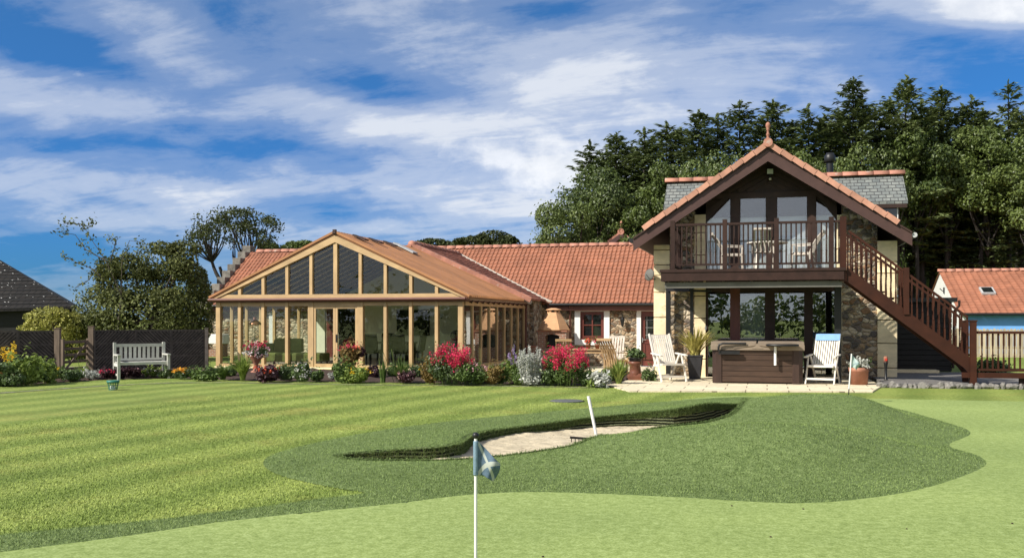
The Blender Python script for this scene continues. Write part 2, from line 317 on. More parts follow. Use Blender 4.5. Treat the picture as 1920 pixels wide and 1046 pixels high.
# ------------------------------------------------------------------ mesh helpers
class MB:
    def __init__(s): s.v = []; s.f = []; s.r = []; s.sm = []
    def add(s, vs, fs, smooth=False, r=None):
        o = len(s.v); s.v += [tuple(x) for x in vs]
        r = random.random() if r is None else r
        for f in fs:
            s.f.append(tuple(i + o for i in f)); s.r.append(r); s.sm.append(smooth)
        return s
    def box(s, x0, x1, y0, y1, z0, z1, r=None):
        v = [(x, y, z) for z in (z0, z1) for y in (y0, y1) for x in (x0, x1)]
        return s.add(v, [(0, 2, 3, 1), (4, 5, 7, 6), (0, 1, 5, 4), (2, 6, 7, 3), (1, 3, 7, 5), (0, 4, 6, 2)], r=r)
    def bar(s, p, q, w, h, up=(0, 0, 1), r=None, w1=None, h1=None):
        """square bar from p to q; w across, h along 'up'"""
        p, q = Vector(p), Vector(q); d = (q - p).normalized(); up = Vector(up)
        a = d.cross(up)
        if a.length < 1e-4: a = d.cross(Vector((0, 1, 0)))
        a.normalize(); b = a.cross(d).normalized()
        vs = []
        for c, ww, hh in ((p, w, h), (q, w1 or w, h1 or h)):
            for i, j in ((-1, -1), (1, -1), (1, 1), (-1, 1)): vs.append(c + a * (ww / 2 * i) + b * (hh / 2 * j))
        return s.add(vs, [(0, 1, 2, 3), (7, 6, 5, 4), (0, 4, 5, 1), (1, 5, 6, 2), (2, 6, 7, 3), (3, 7, 4, 0)], r=r)
    def prism(s, poly, ext, r=None):
        n = len(poly); e = Vector(ext); a = [Vector(p) for p in poly]
        fs = [tuple(range(n)), tuple(reversed(range(n, 2 * n)))] + [(i, i + n, (i + 1) % n + n, (i + 1) % n) for i in range(n)]
        return s.add(a + [p + e for p in a], fs, r=r)
    def tube(s, pts, rad, n=8, cap=True, smooth=True, r=None):
        pts = [Vector(p) for p in pts]; k = len(pts)
        if not hasattr(rad, '__len__'): rad = [rad] * k
        ref = None; rings = []
        for i, p in enumerate(pts):
            d = (pts[min(i + 1, k - 1)] - pts[max(i - 1, 0)]).normalized()
            a = d.orthogonal().normalized() if ref is None else (ref - d * ref.dot(d)).normalized()
            ref = a; b = d.cross(a)
            rings += [p + (a * math.cos(2 * math.pi * j / n) + b * math.sin(2 * math.pi * j / n)) * rad[i] for j in range(n)]
        fs = [(i * n + j, i * n + (j + 1) % n, (i + 1) * n + (j + 1) % n, (i + 1) * n + j) for i in range(k - 1) for j in range(n)]
        r = random.random() if r is None else r
        s.add(rings, fs, smooth, r)
        if cap:
            s.add(rings[:n], [tuple(reversed(range(n)))], False, r); s.add(rings[-n:], [tuple(range(n))], False, r)
        return s
    def lathe(s, c, prof, n=16, smooth=True, sx=1, sy=1, ph=0, r=None):
        c = Vector(c); vs = []; k = len(prof)
        for rr, z in prof:
            vs += [c + Vector((rr * sx * math.cos(2 * math.pi * j / n + ph), rr * sy * math.sin(2 * math.pi * j / n + ph), z)) for j in range(n)]
        fs = [(i * n + j, i * n + (j + 1) % n, (i + 1) * n + (j + 1) % n, (i + 1) * n + j) for i in range(k - 1) for j in range(n)]
        fs += [tuple(reversed(range(n))), tuple((k - 1) * n + j for j in range(n))]
        return s.add(vs, fs, smooth, r)
    def ball(s, c, rad, n=10, sz=1.0, r=None):
        pr = [(max(1e-3, math.sin(math.pi * i / n)) * rad, -math.cos(math.pi * i / n) * rad * sz) for i in range(n + 1)]
        return s.lathe(c, pr, n + 4, True, r=r)
    def build(s, name, mat, parent=None, loc=None, bevel=0):
        me = bpy.data.meshes.new(name); me.from_pydata(s.v, [], s.f)
        a = me.attributes.new('rnd', 'FLOAT', 'FACE'); a.data.foreach_set('value', s.r)
        me.polygons.foreach_set('use_smooth', s.sm)
        me.update()
        return place(me, name, mat, parent, loc, bevel)
def place(me, name, mat, parent=None, loc=None, bevel=0):
    if mat is not None: me.materials.append(MT[mat] if isinstance(mat, str) else mat)
    o = bpy.data.objects.new(name, me); COL.objects.link(o)
    if parent is not None:
        o.parent = parent
        if parent.type == 'EMPTY' and parent.get('_w'): o.location = -parent.location
    if loc is not None: o.location = loc
    if bevel:
        md = o.modifiers.new('bevel', 'BEVEL'); md.width = bevel; md.segments = 2; md.limit_method = 'ANGLE'
    return o
def mesh_np(name, verts, faces, mat, parent=None, rnd=None, loc=None, smooth=False):
    verts = np.asarray(verts, np.float32); faces = np.asarray(faces, np.int32)
    me = bpy.data.meshes.new(name); nf, k = faces.shape
    me.vertices.add(len(verts)); me.vertices.foreach_set('co', verts.ravel())
    me.loops.add(nf * k); me.loops.foreach_set('vertex_index', faces.ravel())
    me.polygons.add(nf); me.polygons.foreach_set('loop_start', np.arange(nf, dtype=np.int32) * k)
    me.polygons.foreach_set('loop_total', np.full(nf, k, np.int32))
    me.polygons.foreach_set('use_smooth', np.full(nf, smooth, bool))
    a = me.attributes.new('rnd', 'FLOAT', 'FACE'); a.data.foreach_set('value', np.asarray(rnd if rnd is not None else np.random.rand(nf), np.float32))
    me.update(calc_edges=True); me.validate()
    return place(me, name, mat, parent, loc)
def tag(o, label=None, cat=None, group=None, kind=None):
    if label: o['label'] = label
    if cat: o['category'] = cat
    if group: o['group'] = group
    if kind: o['kind'] = kind
    return o
def thing(name, loc, label, cat, group=None, rz=0, world=False):
    """an Empty at the base of a thing; world=True: its parts are written in world coordinates"""
    o = bpy.data.objects.new(name, None); COL.objects.link(o); o.location = loc; o.rotation_euler = (0, 0, rz)
    o.empty_display_size = .2
    if world: o['_w'] = 1
    return tag(o, label, cat, group)
def copy_tree(o, parent=None):
    c = o.copy(); COL.objects.link(c); c.parent = parent
    for ch in list(o.children): copy_tree(ch, c)
    return c
def struct(o): o['kind'] = 'structure'; return o
RNG = np.random.default_rng(11)
# ------------------------------------------------------------------ foliage builders
def _unit(a): return a / np.maximum(np.linalg.norm(a, axis=1, keepdims=True), 1e-6)
def rdir(n): return _unit(RNG.normal(size=(n, 3)))
def leaf_quads(C, Nn, size, aspect=.5, tang=None, var=.5, fold=.18):
    """one folded leaf (two triangles-ish quad) per centre"""
    n = len(C)
    Nn = _unit(Nn); T = rdir(n) if tang is None else tang
    T = _unit(T - Nn * (T * Nn).sum(1, keepdims=True)); B = np.cross(Nn, T)
    sz = (size * (1 - var / 2 + var * RNG.random(n)))[:, None]
    a = C - T * sz * .5; b = C + B * sz * aspect * .5 + Nn * sz * fold * .5; c = C + T * sz * .5; d = C - B * sz * aspect * .5 + Nn * sz * fold * .5
    V = np.stack([a, b, c, d], 1).reshape(-1, 3)
    F = np.arange(n * 4).reshape(n, 4)
    return V, F
def cat_vf(parts):
    V = []; F = []; o = 0
    for v, f in parts:
        V.append(v); F.append(f + o); o += len(v)
    return np.concatenate(V), np.concatenate(F)
def lobe_points(lobes, n, lo=.72, hi=1.06, flat=0.0):
    lobes = np.asarray(lobes, float)
    w = (lobes[:, 3] * lobes[:, 4] + lobes[:, 4] * lobes[:, 5] + lobes[:, 3] * lobes[:, 5]); w /= w.sum()
    k = RNG.choice(len(lobes), n, p=w); d = rdir(n)
    r = lo + (hi - lo) * RNG.random(n) ** .6
    C = lobes[k, :3] + d * lobes[k, 3:] * r[:, None]
    return C, d
def limb(mb, p, q, r0, r1, bend=.12, seg=5, n=7):
    p, q = Vector(p), Vector(q); d = q - p; L_ = d.length
    off = Vector((random.uniform(-1, 1), random.uniform(-1, 1), random.uniform(-.4, .4))) * bend * L_
    pts = [p + d * t + off * math.sin(math.pi * t) for t in [i / seg for i in range(seg + 1)]]
    mb.tube(pts, [r0 + (r1 - r0) * i / seg for i in range(seg + 1)], n)

def make_broadleaf(h, rx, rz, base, nlobes=26, nleaf=9000, size=.24, seed=1, lobe_r=(.26, .42), trunk_r=.22):
    """crown and trunk meshes of a broad-leaved tree with its foot at the origin"""
    global RNG
    RNG = np.random.default_rng(seed); random.seed(seed)
    cz = base + (h - base) / 2; lob = []
    for i in range(nlobes):
        d = rdir(1)[0]; r = random.uniform(.45, .8)
        q = random.uniform(*lobe_r)
        lob.append((d[0] * rx * r, d[1] * rx * r, cz + d[2] * (h - base) / 2 * r, rx * q, rx * q, rx * q * random.uniform(.55, .8)))
    C, d = lobe_points(lob, nleaf)
    # leafy sprigs that break the outline
    k = nleaf // 60; S, sd = lobe_points(lob, k, 1.0, 1.12)
    ex = (S[:, None, :] + sd[:, None, :] * (RNG.random((k, 6, 1)) * .45) + RNG.normal(size=(k, 6, 3)) * .09).reshape(-1, 3)
    C = np.concatenate([C, ex]); d = np.concatenate([d, np.repeat(sd, 6, 0)])
    Nn = d * .7 + rdir(len(C)) * .75 + np.array([0, 0, .35])
    V, F = leaf_quads(C, Nn, size, .62)
    t = MB(); limb(t, (0, 0, -.3), (random.uniform(-.3, .3), random.uniform(-.3, .3), base + (h - base) * .45), trunk_r, trunk_r * .45, .05, 8, 9)
    for l in lob[::2]:
        limb(t, (0, 0, base * random.uniform(.7, 1) + (h - base) * .12 * random.random()), l[:3], trunk_r * .38, .025, .12)
    return (V, F), t
def make_conifer(h, rad, bare=.25, seed=1, dens=1.0, trunk_r=.16, gap=.0):
    global RNG
    RNG = np.random.default_rng(seed); random.seed(seed)
    t = MB(); lean = random.uniform(-.02, .02) * h
    pts = [(lean * (i / 10) ** 2, 0, -.3 + (h + .3) * i / 10) for i in range(11)]
    t.tube(pts, [trunk_r * (1 - .93 * i / 10) for i in range(11)], 8)
    parts = []; z = h * bare; C = []; T = []; Nn = []
    while z < h * .985:
        f = (z / h - bare) / (1 - bare); Lb = rad * (1 - f) ** .56 * min(1, .55 + f * 3) * random.uniform(.6, 1.2) + .1
        nb = random.randint(4, 6); a0 = random.random() * 6.28
        for j in range(nb):
            if random.random() < gap: continue
            a = a0 + j * 6.28 / nb + random.uniform(-.3, .3); Lj = Lb * random.uniform(.45, 1.25)
            up = .6 * f - .2 + random.uniform(-.2, .2)
            d = Vector((math.cos(a), math.sin(a), up)); side = Vector((-math.sin(a), math.cos(a), 0))
            base = Vector((lean * (z / h) ** 2, 0, z)); tip = base + d * Lj
            n = max(6, int(Lj * 30 * dens))
            for i in range(n):
                u = (.12 + .88 * (i + random.random()) / n); w = (1 - u) * .42 * Lj + .1
                sgn = random.uniform(-1, 1)
                p = base + d * Lj * u + side * w * sgn + Vector((0, 0, .12 * Lj * u * u - abs(sgn) * .12 - random.random() * .1))
                C.append(p); T.append(d * .8 + side * sgn * 1.1 + Vector((0, 0, -.12 + .25 * random.random()))); Nn.append((random.uniform(-.6, .6), random.uniform(-.6, .6), 1))
            if random.random() < .35: t.tube([base, base + d * Lj * .75 + Vector((0, 0, .05 * Lj))], [.022 + .012 * Lj, .006], 4, False)
        z += .17 + .1 * (1 - f) + random.random() * .16
    # spire
    for i in range(14):
        zz = h * (1 - .05 * random.random()); a = random.random() * 6.28
        C.append((lean, 0, zz)); T.append((math.cos(a) * .5, math.sin(a) * .5, .8)); Nn.append((math.sin(a), -math.cos(a), .4))
    C = np.array([tuple(x) for x in C]); T = np.array([tuple(x) for x in T]); Nn = np.array(Nn)
    V, F = leaf_quads(C, Nn, .31, .38, _unit(T), .7, .1)
    return (V, F), t
def data_of(vf, name, mat):
    """mesh datablock without an object of its own"""
    o = mesh_np(name, vf[0], vf[1], mat); me = o.data; bpy.data.objects.remove(o); return me
def mb_data(mb, name, mat):
    o = mb.build(name, mat); me = o.data; bpy.data.objects.remove(o); return me
def tree(kind, crown_me, trunk_me, loc, label, group, scale=(1, 1, 1), rz=0, cat='tree'):
    e = thing(kind, loc, label, cat, group, rz); e.scale = scale
    for nm, me in (('crown', crown_me), ('trunk', trunk_me)):
        o = bpy.data.objects.new(nm, me); COL.objects.link(o); o.parent = e
    return e

def strips(n, h, spread, w, seed, droop=.5, base_r=.05, seg=4, up=.55):
    """long arching grass or iris leaves"""
    rg = np.random.default_rng(seed)
    a = rg.random(n) * 2 * np.pi; lean = spread * (rg.random(n) ** .7); hh = h * (up + (1 - up) * rg.random(n))
    b = np.stack([np.cos(a), np.sin(a)], 1) * (base_r * rg.random(n))[:, None]
    side = np.stack([-np.sin(a), np.cos(a), np.zeros(n)], 1)
    V = []; 
    for i in range(seg + 1):
        t = i / seg
        x = b[:, 0] + np.cos(a) * lean * t ** 1.6; y = b[:, 1] + np.sin(a) * lean * t ** 1.6
        z = hh * (t - droop * (lean / max(spread, 1e-3)) * t ** 3 * .6)
        p = np.stack([x, y, z], 1); ww = w * (1 - t ** 2 * .93) * .5
        V.append(p - side * ww); V.append(p + side * ww)
    V = np.stack(V, 1)  # n, 2(seg+1), 3
    F = []
    for i in range(seg): F.append(np.arange(n)[:, None] * (2 * seg + 2) + np.array([2 * i, 2 * i + 1, 2 * i + 3, 2 * i + 2]))
    return V.reshape(-1, 3), np.concatenate(F)
def bush_leaves(rx, ry, h, n, size, seed, z0=0.0, aspect=.55, lobes=9, shell=.55):
    global RNG
    RNG = np.random.default_rng(seed); random.seed(seed)
    lob = [(0, 0, z0 + h * .42, rx * .75, ry * .75, h * .42)]
    for i in range(lobes):
        a = random.random() * 6.28; r = random.uniform(.25, .62); q = random.uniform(.2, .48)
        lob.append((math.cos(a) * rx * r * 1.15, math.sin(a) * ry * r * 1.15, z0 + h * random.uniform(.2, .8), rx * q, ry * q, h * q * .62))
    C, d = lobe_points(lob, n, shell, 1.04)
    k = max(4, n // 45); S, sd = lobe_points(lob[1:], k, .95, 1.1)
    ex = (S[:, None, :] + (sd + np.array([0, 0, .45]))[:, None, :] * (RNG.random((k, 7, 1)) * .32 * h) + RNG.normal(size=(k, 7, 3)) * size * .35).reshape(-1, 3)
    C = np.concatenate([C, ex]); d = np.concatenate([d, np.repeat(sd, 7, 0)])
    C[:, 2] = np.maximum(C[:, 2], z0 + .01)
    return leaf_quads(C, d * .6 + rdir(len(C)) * .7 + np.array([0, 0, .4]), size, aspect)
def bloom_pts(rx, ry, z0, z1, n, seed):
    rg = np.random.default_rng(seed); a = rg.random(n) * 6.283; r = np.sqrt(rg.random(n))
    return np.stack([np.cos(a) * r * rx, np.sin(a) * r * ry, z0 + (z1 - z0) * rg.random(n) * (1 - .5 * r ** 2)], 1)
def blooms(P, size, seed, mat, parent, k=5):
    """flower heads: each a part of its own while they are few enough to count"""
    for q in ([P] if len(P) > 34 else [P[i:i + 1] for i in range(len(P))]):
        v, f = bloom_quads(q, size, seed + int(abs(q[0, 0]) * 99), k); mesh_np('flowers' if len(P) > 34 else 'flower', v, f, mat, parent)
def bloom_quads(P, size, seed, k=5, jit=.5):
    """k petals round every point"""
    rg = np.random.default_rng(seed); n = len(P)
    C = (P[:, None, :] + rg.normal(size=(n, k, 3)) * size * jit).reshape(-1, 3)
    Nn = _unit(rg.normal(size=(n * k, 3)) + np.array([0, -.3, .6]))
    return leaf_quads(C, Nn, size, .8)
def plant(kind, px, py, label, cat='plant', group=None, z=.03, rz=None):
    p = at_z(px, py, z)
    return thing(kind, p, label, cat, group, random.random() * 6 if rz is None else rz), FOC / depth(p)
# ------------------------------------------------------------------ light and sky
SUN = Vector((.57, .52, -.66)).normalized()
sun = bpy.data.lights.new('sun', 'SUN'); sun.energy = 5.0; sun.angle = R(.53); sun.color = (1, .95, .86)
so = bpy.data.objects.new('sun', sun); COL.objects.link(so); so.rotation_euler = SUN.to_track_quat('-Z', 'Y').to_euler(); so.location = (-40, -20, 50)
W = bpy.data.worlds.new('World'); SC.world = W; W.use_nodes = True
nt = W.node_tree; nt.nodes.clear()
wo = N(nt, 'ShaderNodeOutputWorld'); bg = N(nt, 'ShaderNodeBackground'); L(nt, bg.outputs[0], wo.inputs[0])
sky = N(nt, 'ShaderNodeTexSky'); sky.sky_type = 'NISHITA'; sky.sun_disc = False
sky.sun_elevation = math.asin(-SUN.z); sky.sun_rotation = math.atan2(-SUN.x, -SUN.y); sky.air_density = 1.0; sky.dust_density = .4; sky.ozone_density = 3.0
tc = N(nt, 'ShaderNodeTexCoord'); nrm = N(nt, 'ShaderNodeVectorMath', operation='NORMALIZE'); L(nt, tc.outputs['Generated'], nrm.inputs[0])
sp = N(nt, 'ShaderNodeSeparateXYZ'); L(nt, nrm.outputs[0], sp.inputs[0])
azm = math_n(nt, 'ARCTAN2', sp.outputs[0], sp.outputs[1]); elv = math_n(nt, 'ARCSINE', sp.outputs[2])
# high thin cloud: a sheet of cirrus seen in perspective, streaked by the wind
zz = math_n(nt, 'MAXIMUM', sp.outputs[2], 0.0); dn = math_n(nt, 'ADD', zz, .22)
cb = N(nt, 'ShaderNodeCombineXYZ'); L(nt, math_n(nt, 'DIVIDE', sp.outputs[0], dn), cb.inputs[0]); L(nt, math_n(nt, 'DIVIDE', sp.outputs[1], dn), cb.inputs[1])
def streak(scale, rot, s, detail, dist, rough=.6, seed=0.0):
    mp = N(nt, 'ShaderNodeMapping'); mp.inputs['Scale'].default_value = scale; mp.inputs['Rotation'].default_value = (0, 0, rot); mp.inputs['Location'].default_value = (seed, seed * 1.7, seed * .3)
    L(nt, cb.outputs[0], mp.inputs[0]); return noise(nt, mp.outputs[0], s, detail, rough, dist)
n1 = streak((1, 2.0, 1), R(8), 1.5, 8, .7, .6, 1.2)
n2 = streak((1, 3.0, 1), R(12), 3.4, 7, .8, .64, 9.4)
n3 = streak((1, 1, 1), 0, 5.5, 7, .3, .62, 1.7)
# where in the sky this afternoon's banks of cloud and open blue lie: (azimuth, elevation, half widths, tilt, weight)
def blob(px, py, wx, wy, tilt, wgt):
    a0 = math.atan2(px - CXP, FOC) - YAW; e0 = math.atan2(HOR - py, math.hypot(FOC, px - CXP))
    da = math_n(nt, 'SUBTRACT', azm, a0); de = math_n(nt, 'SUBTRACT', elv, e0); t = R(tilt)
    u = math_n(nt, 'ADD', math_n(nt, 'MULTIPLY', da, math.cos(t) * FOC / wx), math_n(nt, 'MULTIPLY', de, math.sin(t) * FOC / wx))
    v = math_n(nt, 'ADD', math_n(nt, 'MULTIPLY', da, -math.sin(t) * FOC / wy), math_n(nt, 'MULTIPLY', de, math.cos(t) * FOC / wy))
    q = math_n(nt, 'ADD', math_n(nt, 'MULTIPLY', u, u), math_n(nt, 'MULTIPLY', v, v))
    return math_n(nt, 'MULTIPLY', math_n(nt, 'POWER', 2.718, math_n(nt, 'MULTIPLY', q, -1.0)), wgt * (.62 if wgt > 0 and wgt < .63 else 1))
acc = None
for b_ in ((90, 190, 250, 46, -6, .62), (260, 40, 200, 44, -10, .3), (560, 195, 260, 60, -12, .5), (1020, 170, 300, 110, 4, .6), (1300, 130, 420, 80, 8, .4),
           (620, 320, 420, 40, -12, .42), (250, 355, 520, 36, -2, .55), (900, 400, 420, 50, 4, .36), (240, 425, 330, 26, 0, .36), (1080, 320, 150, 60, 0, .5),
           (1890, 10, 160, 36, -10, .8), (980, 60, 300, 40, -10, .15), (740, 225, 200, 22, -12, .3),
           (720, 165, 170, 34, -4, -.55), (470, 275, 260, 36, -4, -.62), (640, 390, 170, 26, 0, -.55), (30, 50, 130, 70, 0, -.5), (60, 272, 170, 24, 4, -.45),
           (1840, 130, 130, 60, 0, -.6), (1000, 30, 130, 36, 0, -.28), (420, 30, 100, 60, -30, -.2), (80, 470, 150, 40, 0, -.55), (180, 120, 160, 26, -10, -.3), (1550, 40, 240, 40, -10, -.25), (1290, 50, 160, 40, 10, -.15)):
    g = blob(*b_); acc = g if acc is None else math_n(nt, 'ADD', acc, g)
dens = math_n(nt, 'ADD', acc, math_n(nt, 'MULTIPLY', math_n(nt, 'SUBTRACT', n1, .5), 1.25))
dens = math_n(nt, 'ADD', dens, math_n(nt, 'MULTIPLY', math_n(nt, 'SUBTRACT', n2, .5), .5))
dens = math_n(nt, 'ADD', dens, math_n(nt, 'MULTIPLY', math_n(nt, 'SUBTRACT', n3, .5), .8))
dens = math_n(nt, 'ADD', dens, .4)
# the half of the sky behind the photographer is mostly cloud
rear = math_n(nt, 'ADD', math_n(nt, 'MULTIPLY', sp.outputs[0], _s), math_n(nt, 'MULTIPLY', sp.outputs[1], -_c))
dens = math_n(nt, 'ADD', dens, math_n(nt, 'MULTIPLY', math_n(nt, 'MAXIMUM', rear, 0.0), .75))
cl = ramp(nt, dens, [(0.0, (.03, .03, .03)), (.35, (.2, .2, .2)), (.7, (.5, .5, .5)), (1.25, (.86, .86, .86))], 'EASE')
# one low cumulus with a firm edge
mp = N(nt, 'ShaderNodeCombineXYZ'); L(nt, azm, mp.inputs[0]); L(nt, math_n(nt, 'MULTIPLY', elv, 1.25), mp.inputs[1])
nc = noise(nt, mp.outputs[0], 26, 8, .6, .2)
cu = None
for b_ in ((935, 292, 80, 34, 0, 1.0), (1020, 312, 95, 52, -8, 1.0), (1120, 300, 100, 48, 0, .8), (1075, 345, 90, 24, 0, .5), (1900, 12, 120, 30, -12, .8)):
    g = blob(*b_); cu = g if cu is None else math_n(nt, 'MAXIMUM', cu, g)
cuf = ramp(nt, math_n(nt, 'ADD', cu, math_n(nt, 'MULTIPLY', math_n(nt, 'SUBTRACT', nc, .5), 1.5)), [(.3, (0, 0, 0)), (.85, (1, 1, 1))])
tint = mixc(nt, 1.0, sky.outputs[0], mixc(nt, math_n(nt, 'MULTIPLY', elv, 3.4, True), (.09, .37, .88), (.11, .52, .9)), 'MULTIPLY')
c1 = mixc(nt, cl, tint, (7.2, 7.5, 8.0))
c2 = mixc(nt, math_n(nt, 'MULTIPLY', cuf, .7), c1, mixc(nt, ramp(nt, nc, [(.3, (0, 0, 0)), (.62, (1, 1, 1))]), (7.0, 7.3, 7.8), (9.2, 9.3, 9.5)))
L(nt, c2, bg.inputs[0]); bg.inputs[1].default_value = .083
SC.view_settings.view_transform = 'Standard'; SC.view_settings.look = 'None'; SC.view_settings.exposure = .5; SC.view_settings.gamma = 1
SC.cycles.max_bounces = 8; SC.cycles.transparent_max_bounces = 16; SC.cycles.diffuse_bounces = 3; SC.cycles.glossy_bounces = 3
SC.cycles.caustics_reflective = False; SC.cycles.caustics_refractive = False
SC.cycles.use_denoising = True

# ------------------------------------------------------------------ ground, turf, bunker
def pxy(l, z=0.0): return np.array([tuple(at_z(p[0], p[1], p[2] if len(p) > 2 else z))[:2] for p in l])
FR = pxy([(490, 865), (515, 850), (570, 835), (640, 820), (720, 806), (800, 795), (880, 786), (960, 779), (1040, 771), (1120, 764), (1200, 757), (1290, 750), (1370, 745)]
         + [(1480, 741), (1600, 748), (1700, 770), (1790, 797), (1816, 806), (1822, 815), (1800, 824), (1778, 832), (1783, 841), (1830, 852), (1852, 866), (1845, 877), (1800, 896), (1720, 921), (1600, 939), (1500, 945), (1400, 941), (1280, 933), (1150, 927), (1000, 922), (900, 926), (830, 933), (760, 943),
            (650, 954), (560, 963), (460, 974), (400, 981), (250, 1004), (120, 1021), (0, 1036), (-200, 1060), (-200, 1026), (0, 1003), (150, 990), (300, 975), (400, 962), (500, 950), (600, 935), (700, 925), (650, 919), (580, 906), (530, 894), (500, 881)])
BK = pxy([(635, 855, .03), (640, 851, .03), (700, 846, .03), (760, 842, .04), (830, 838, .05), (866, 829, .05), (880, 817, .06), (900, 809, .06), (960, 801, .07), (1050, 790, .08), (1120, 781, .1), (1200, 773, .13), (1300, 764, .17), (1385, 756, .22), (1402, 757, .24),
          (1395, 766, .22), (1330, 792, .18), (1240, 799, .18), (1180, 812, .14), (1110, 828, .1), (1000, 847, .06), (900, 858, .05), (800, 863, .03), (700, 862, .02), (650, 860, .02)])
GR = np.concatenate([pxy([(1245, 754), (1330, 744), (1420, 741), (1600, 741), (2300, 743)]), np.array([(14., 14.), (14., 1.), (-1., -2.), (-3., 1.)]),
                     pxy([(-200, 1059), (0, 1035), (120, 1020), (250, 1003), (400, 980), (460, 973), (560, 962), (650, 953), (760, 941), (830, 925), (900, 905), (1000, 880), (1100, 860), (1130, 800)])])
def dense(poly, step):
    out = []
    for a, b in zip(poly, np.roll(poly, -1, 0)):
        k = max(1, int(np.hypot(*(b - a)) / step))
        out += [a + (b - a) * i / k for i in range(k)]
    return np.array(out)
def smooth_poly(p, it=2):
    for _ in range(it):
        q = np.roll(p, -1, 0); p = np.stack([p * .75 + q * .25, p * .25 + q * .75], 1).reshape(-1, 2)
    return p
FR, BK = smooth_poly(FR), smooth_poly(BK)
def inside(P, poly):
    x, y = P[:, 0], P[:, 1]; r = np.zeros(len(P), bool)
    for (x0, y0), (x1, y1) in zip(poly, np.roll(poly, -1, 0)):
        if y0 == y1: continue
        m = ((y0 > y) != (y1 > y)) & (x < (x1 - x0) * (y - y0) / (y1 - y0) + x0); r ^= m
    return r
def dist_poly(P, poly, want_pt=False):
    best = np.full(len(P), 1e9); pt = np.zeros_like(P)
    for a, b in zip(poly, np.roll(poly, -1, 0)):
        ab = b - a; l = (ab ** 2).sum()
        if l < 1e-12: continue
        t = np.clip(((P - a) @ ab) / l, 0, 1)[:, None]; q = a + t * ab; d = np.hypot(*(P - q).T); m = d < best
        best[m] = d[m]; pt[m] = q[m]
    return (best, pt) if want_pt else best
def sdist(P, poly): return dist_poly(P, poly) * np.where(inside(P, poly), 1, -1)
def gaus(P, c, ax, ay, ang=0):
    d = P - np.array(c); ca, sa = math.cos(ang), math.sin(ang)
    return np.exp(-((d[:, 0] * ca + d[:, 1] * sa) / ax) ** 2 - ((-d[:, 0] * sa + d[:, 1] * ca) / ay) ** 2)
def cz(X, Z): return (X * _c - Z * _s, X * _s + Z * _c)
def ss(x): x = np.clip(x, 0, 1); return x * x * (3 - 2 * x)
def turf_h(P):
    """height of the artificial-turf mound"""
    f = ss((sdist(P, FR) + .02) / 1.5)
    h = .4 * gaus(P, cz(4.75, 14.9), 2.4, 1.8, YAW) + .4 * gaus(P, cz(2.7, 10.7), 2.3, 1.15, YAW) + .07 * gaus(P, cz(5.2, 11.6), 1.4, 1.0, YAW)
    h += .05 * gaus(P, cz(-.3, 12.2), 2.2, 1.4, YAW)
    return .006 + .014 * ss(sdist(P, FR) / .12) + h * f
_bk0 = [(635, 855), (640, 851), (700, 846), (760, 842), (830, 838), (866, 829), (880, 817), (900, 809), (960, 801), (1050, 790), (1120, 781), (1200, 773), (1300, 764), (1385, 756), (1402, 757),
        (1395, 766), (1330, 792), (1240, 799), (1180, 812), (1110, 828), (1000, 847), (900, 858), (800, 863), (700, 862), (650, 860)]
_z = np.zeros(len(_bk0))
for _ in range(12):
    _P = np.array([tuple(at_z(p[0], p[1], z))[:2] for p, z in zip(_bk0, _z)]); _z = _z * .4 + turf_h(_P) * .6
BK = smooth_poly(_P)
def grid_faces(nx, ny):
    i = np.arange(nx - 1)[None, :] + np.arange(ny - 1)[:, None] * nx
    i = i.ravel(); return np.stack([i, i + 1, i + 1 + nx, i + nx], 1)
def region(name, xs, ys, keep, mat, zf, snap=(), kind='structure'):
    X, Y = np.meshgrid(xs, ys); P = np.stack([X.ravel(), Y.ravel()], 1)
    for poly, tol in snap:
        d, q = dist_poly(P, poly, True); m = d < tol; P[m] = q[m]
    F = grid_faces(len(xs), len(ys)); Cc = P[F].mean(1); F = F[keep(Cc)]
    used = np.unique(F); re = np.full(len(P), -1); re[used] = np.arange(len(used)); Pu = P[used]
    V = np.column_stack([Pu, zf(Pu)])
    o = mesh_np(name, V, re[F], mat, smooth=True); o['kind'] = kind; return o
def lines(*seg):
    out = []
    for a, b, st in seg: out += list(np.arange(a, b, st))
    return np.array(sorted(set(np.round(out + [seg[-1][1]], 4))))
CY = (-8.6, -2.96, 29.6, 38.8)     # sunk courtyard by the cottage door
def keep_lawn(C):
    k = ~((C[:, 0] > CY[0]) & (C[:, 0] < CY[1]) & (C[:, 1] > CY[2]) & (C[:, 1] < CY[3]))
    near = (np.abs(C[:, 0]) < 14) & (C[:, 1] < 22) & (C[:, 1] > 4)
    d = np.full(len(C), -1.0); d[near] = sdist(C[near], FR); return k & (d < .22)
xs = lines((-1500, -300, 400), (-300, -60, 60), (-60, -9, 6), (CY[0], CY[0] + .01, .1), (-8.5, 8, .16), (CY[1], CY[1] + .01, .1), (8, 60, 6), (60, 300, 60), (300, 1500, 400))
ys = lines((-900, -60, 300), (-60, 5, 13), (5, 20.6, .16), (20.6, 29.6, 3), (CY[2], CY[3], 3.0), (CY[3], 90, 12), (90, 300, 60), (300, 1800, 500))
def lawn_z(P): return np.where((np.hypot(*P.T) > 8) & (np.hypot(*P.T) < 21), .012 * np.sin(P[:, 0] * .9) * np.cos(P[:, 1] * .7), 0) * (np.abs(P[:, 0]) < 8.4) * (P[:, 1] < 20) * (P[:, 1] > 6)
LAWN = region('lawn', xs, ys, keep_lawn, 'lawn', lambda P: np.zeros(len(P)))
def keep_green(C): return inside(C, GR) & (sdist(C, FR) < .25)
region('putting_green', lines((-6, 14, .2)), lines((-2, 20.6, .2)), keep_green, 'green', lambda P: np.full(len(P), .006), ((GR, .11),))
def keep_fr(C): return inside(C, FR) & (sdist(C, BK) < .02)
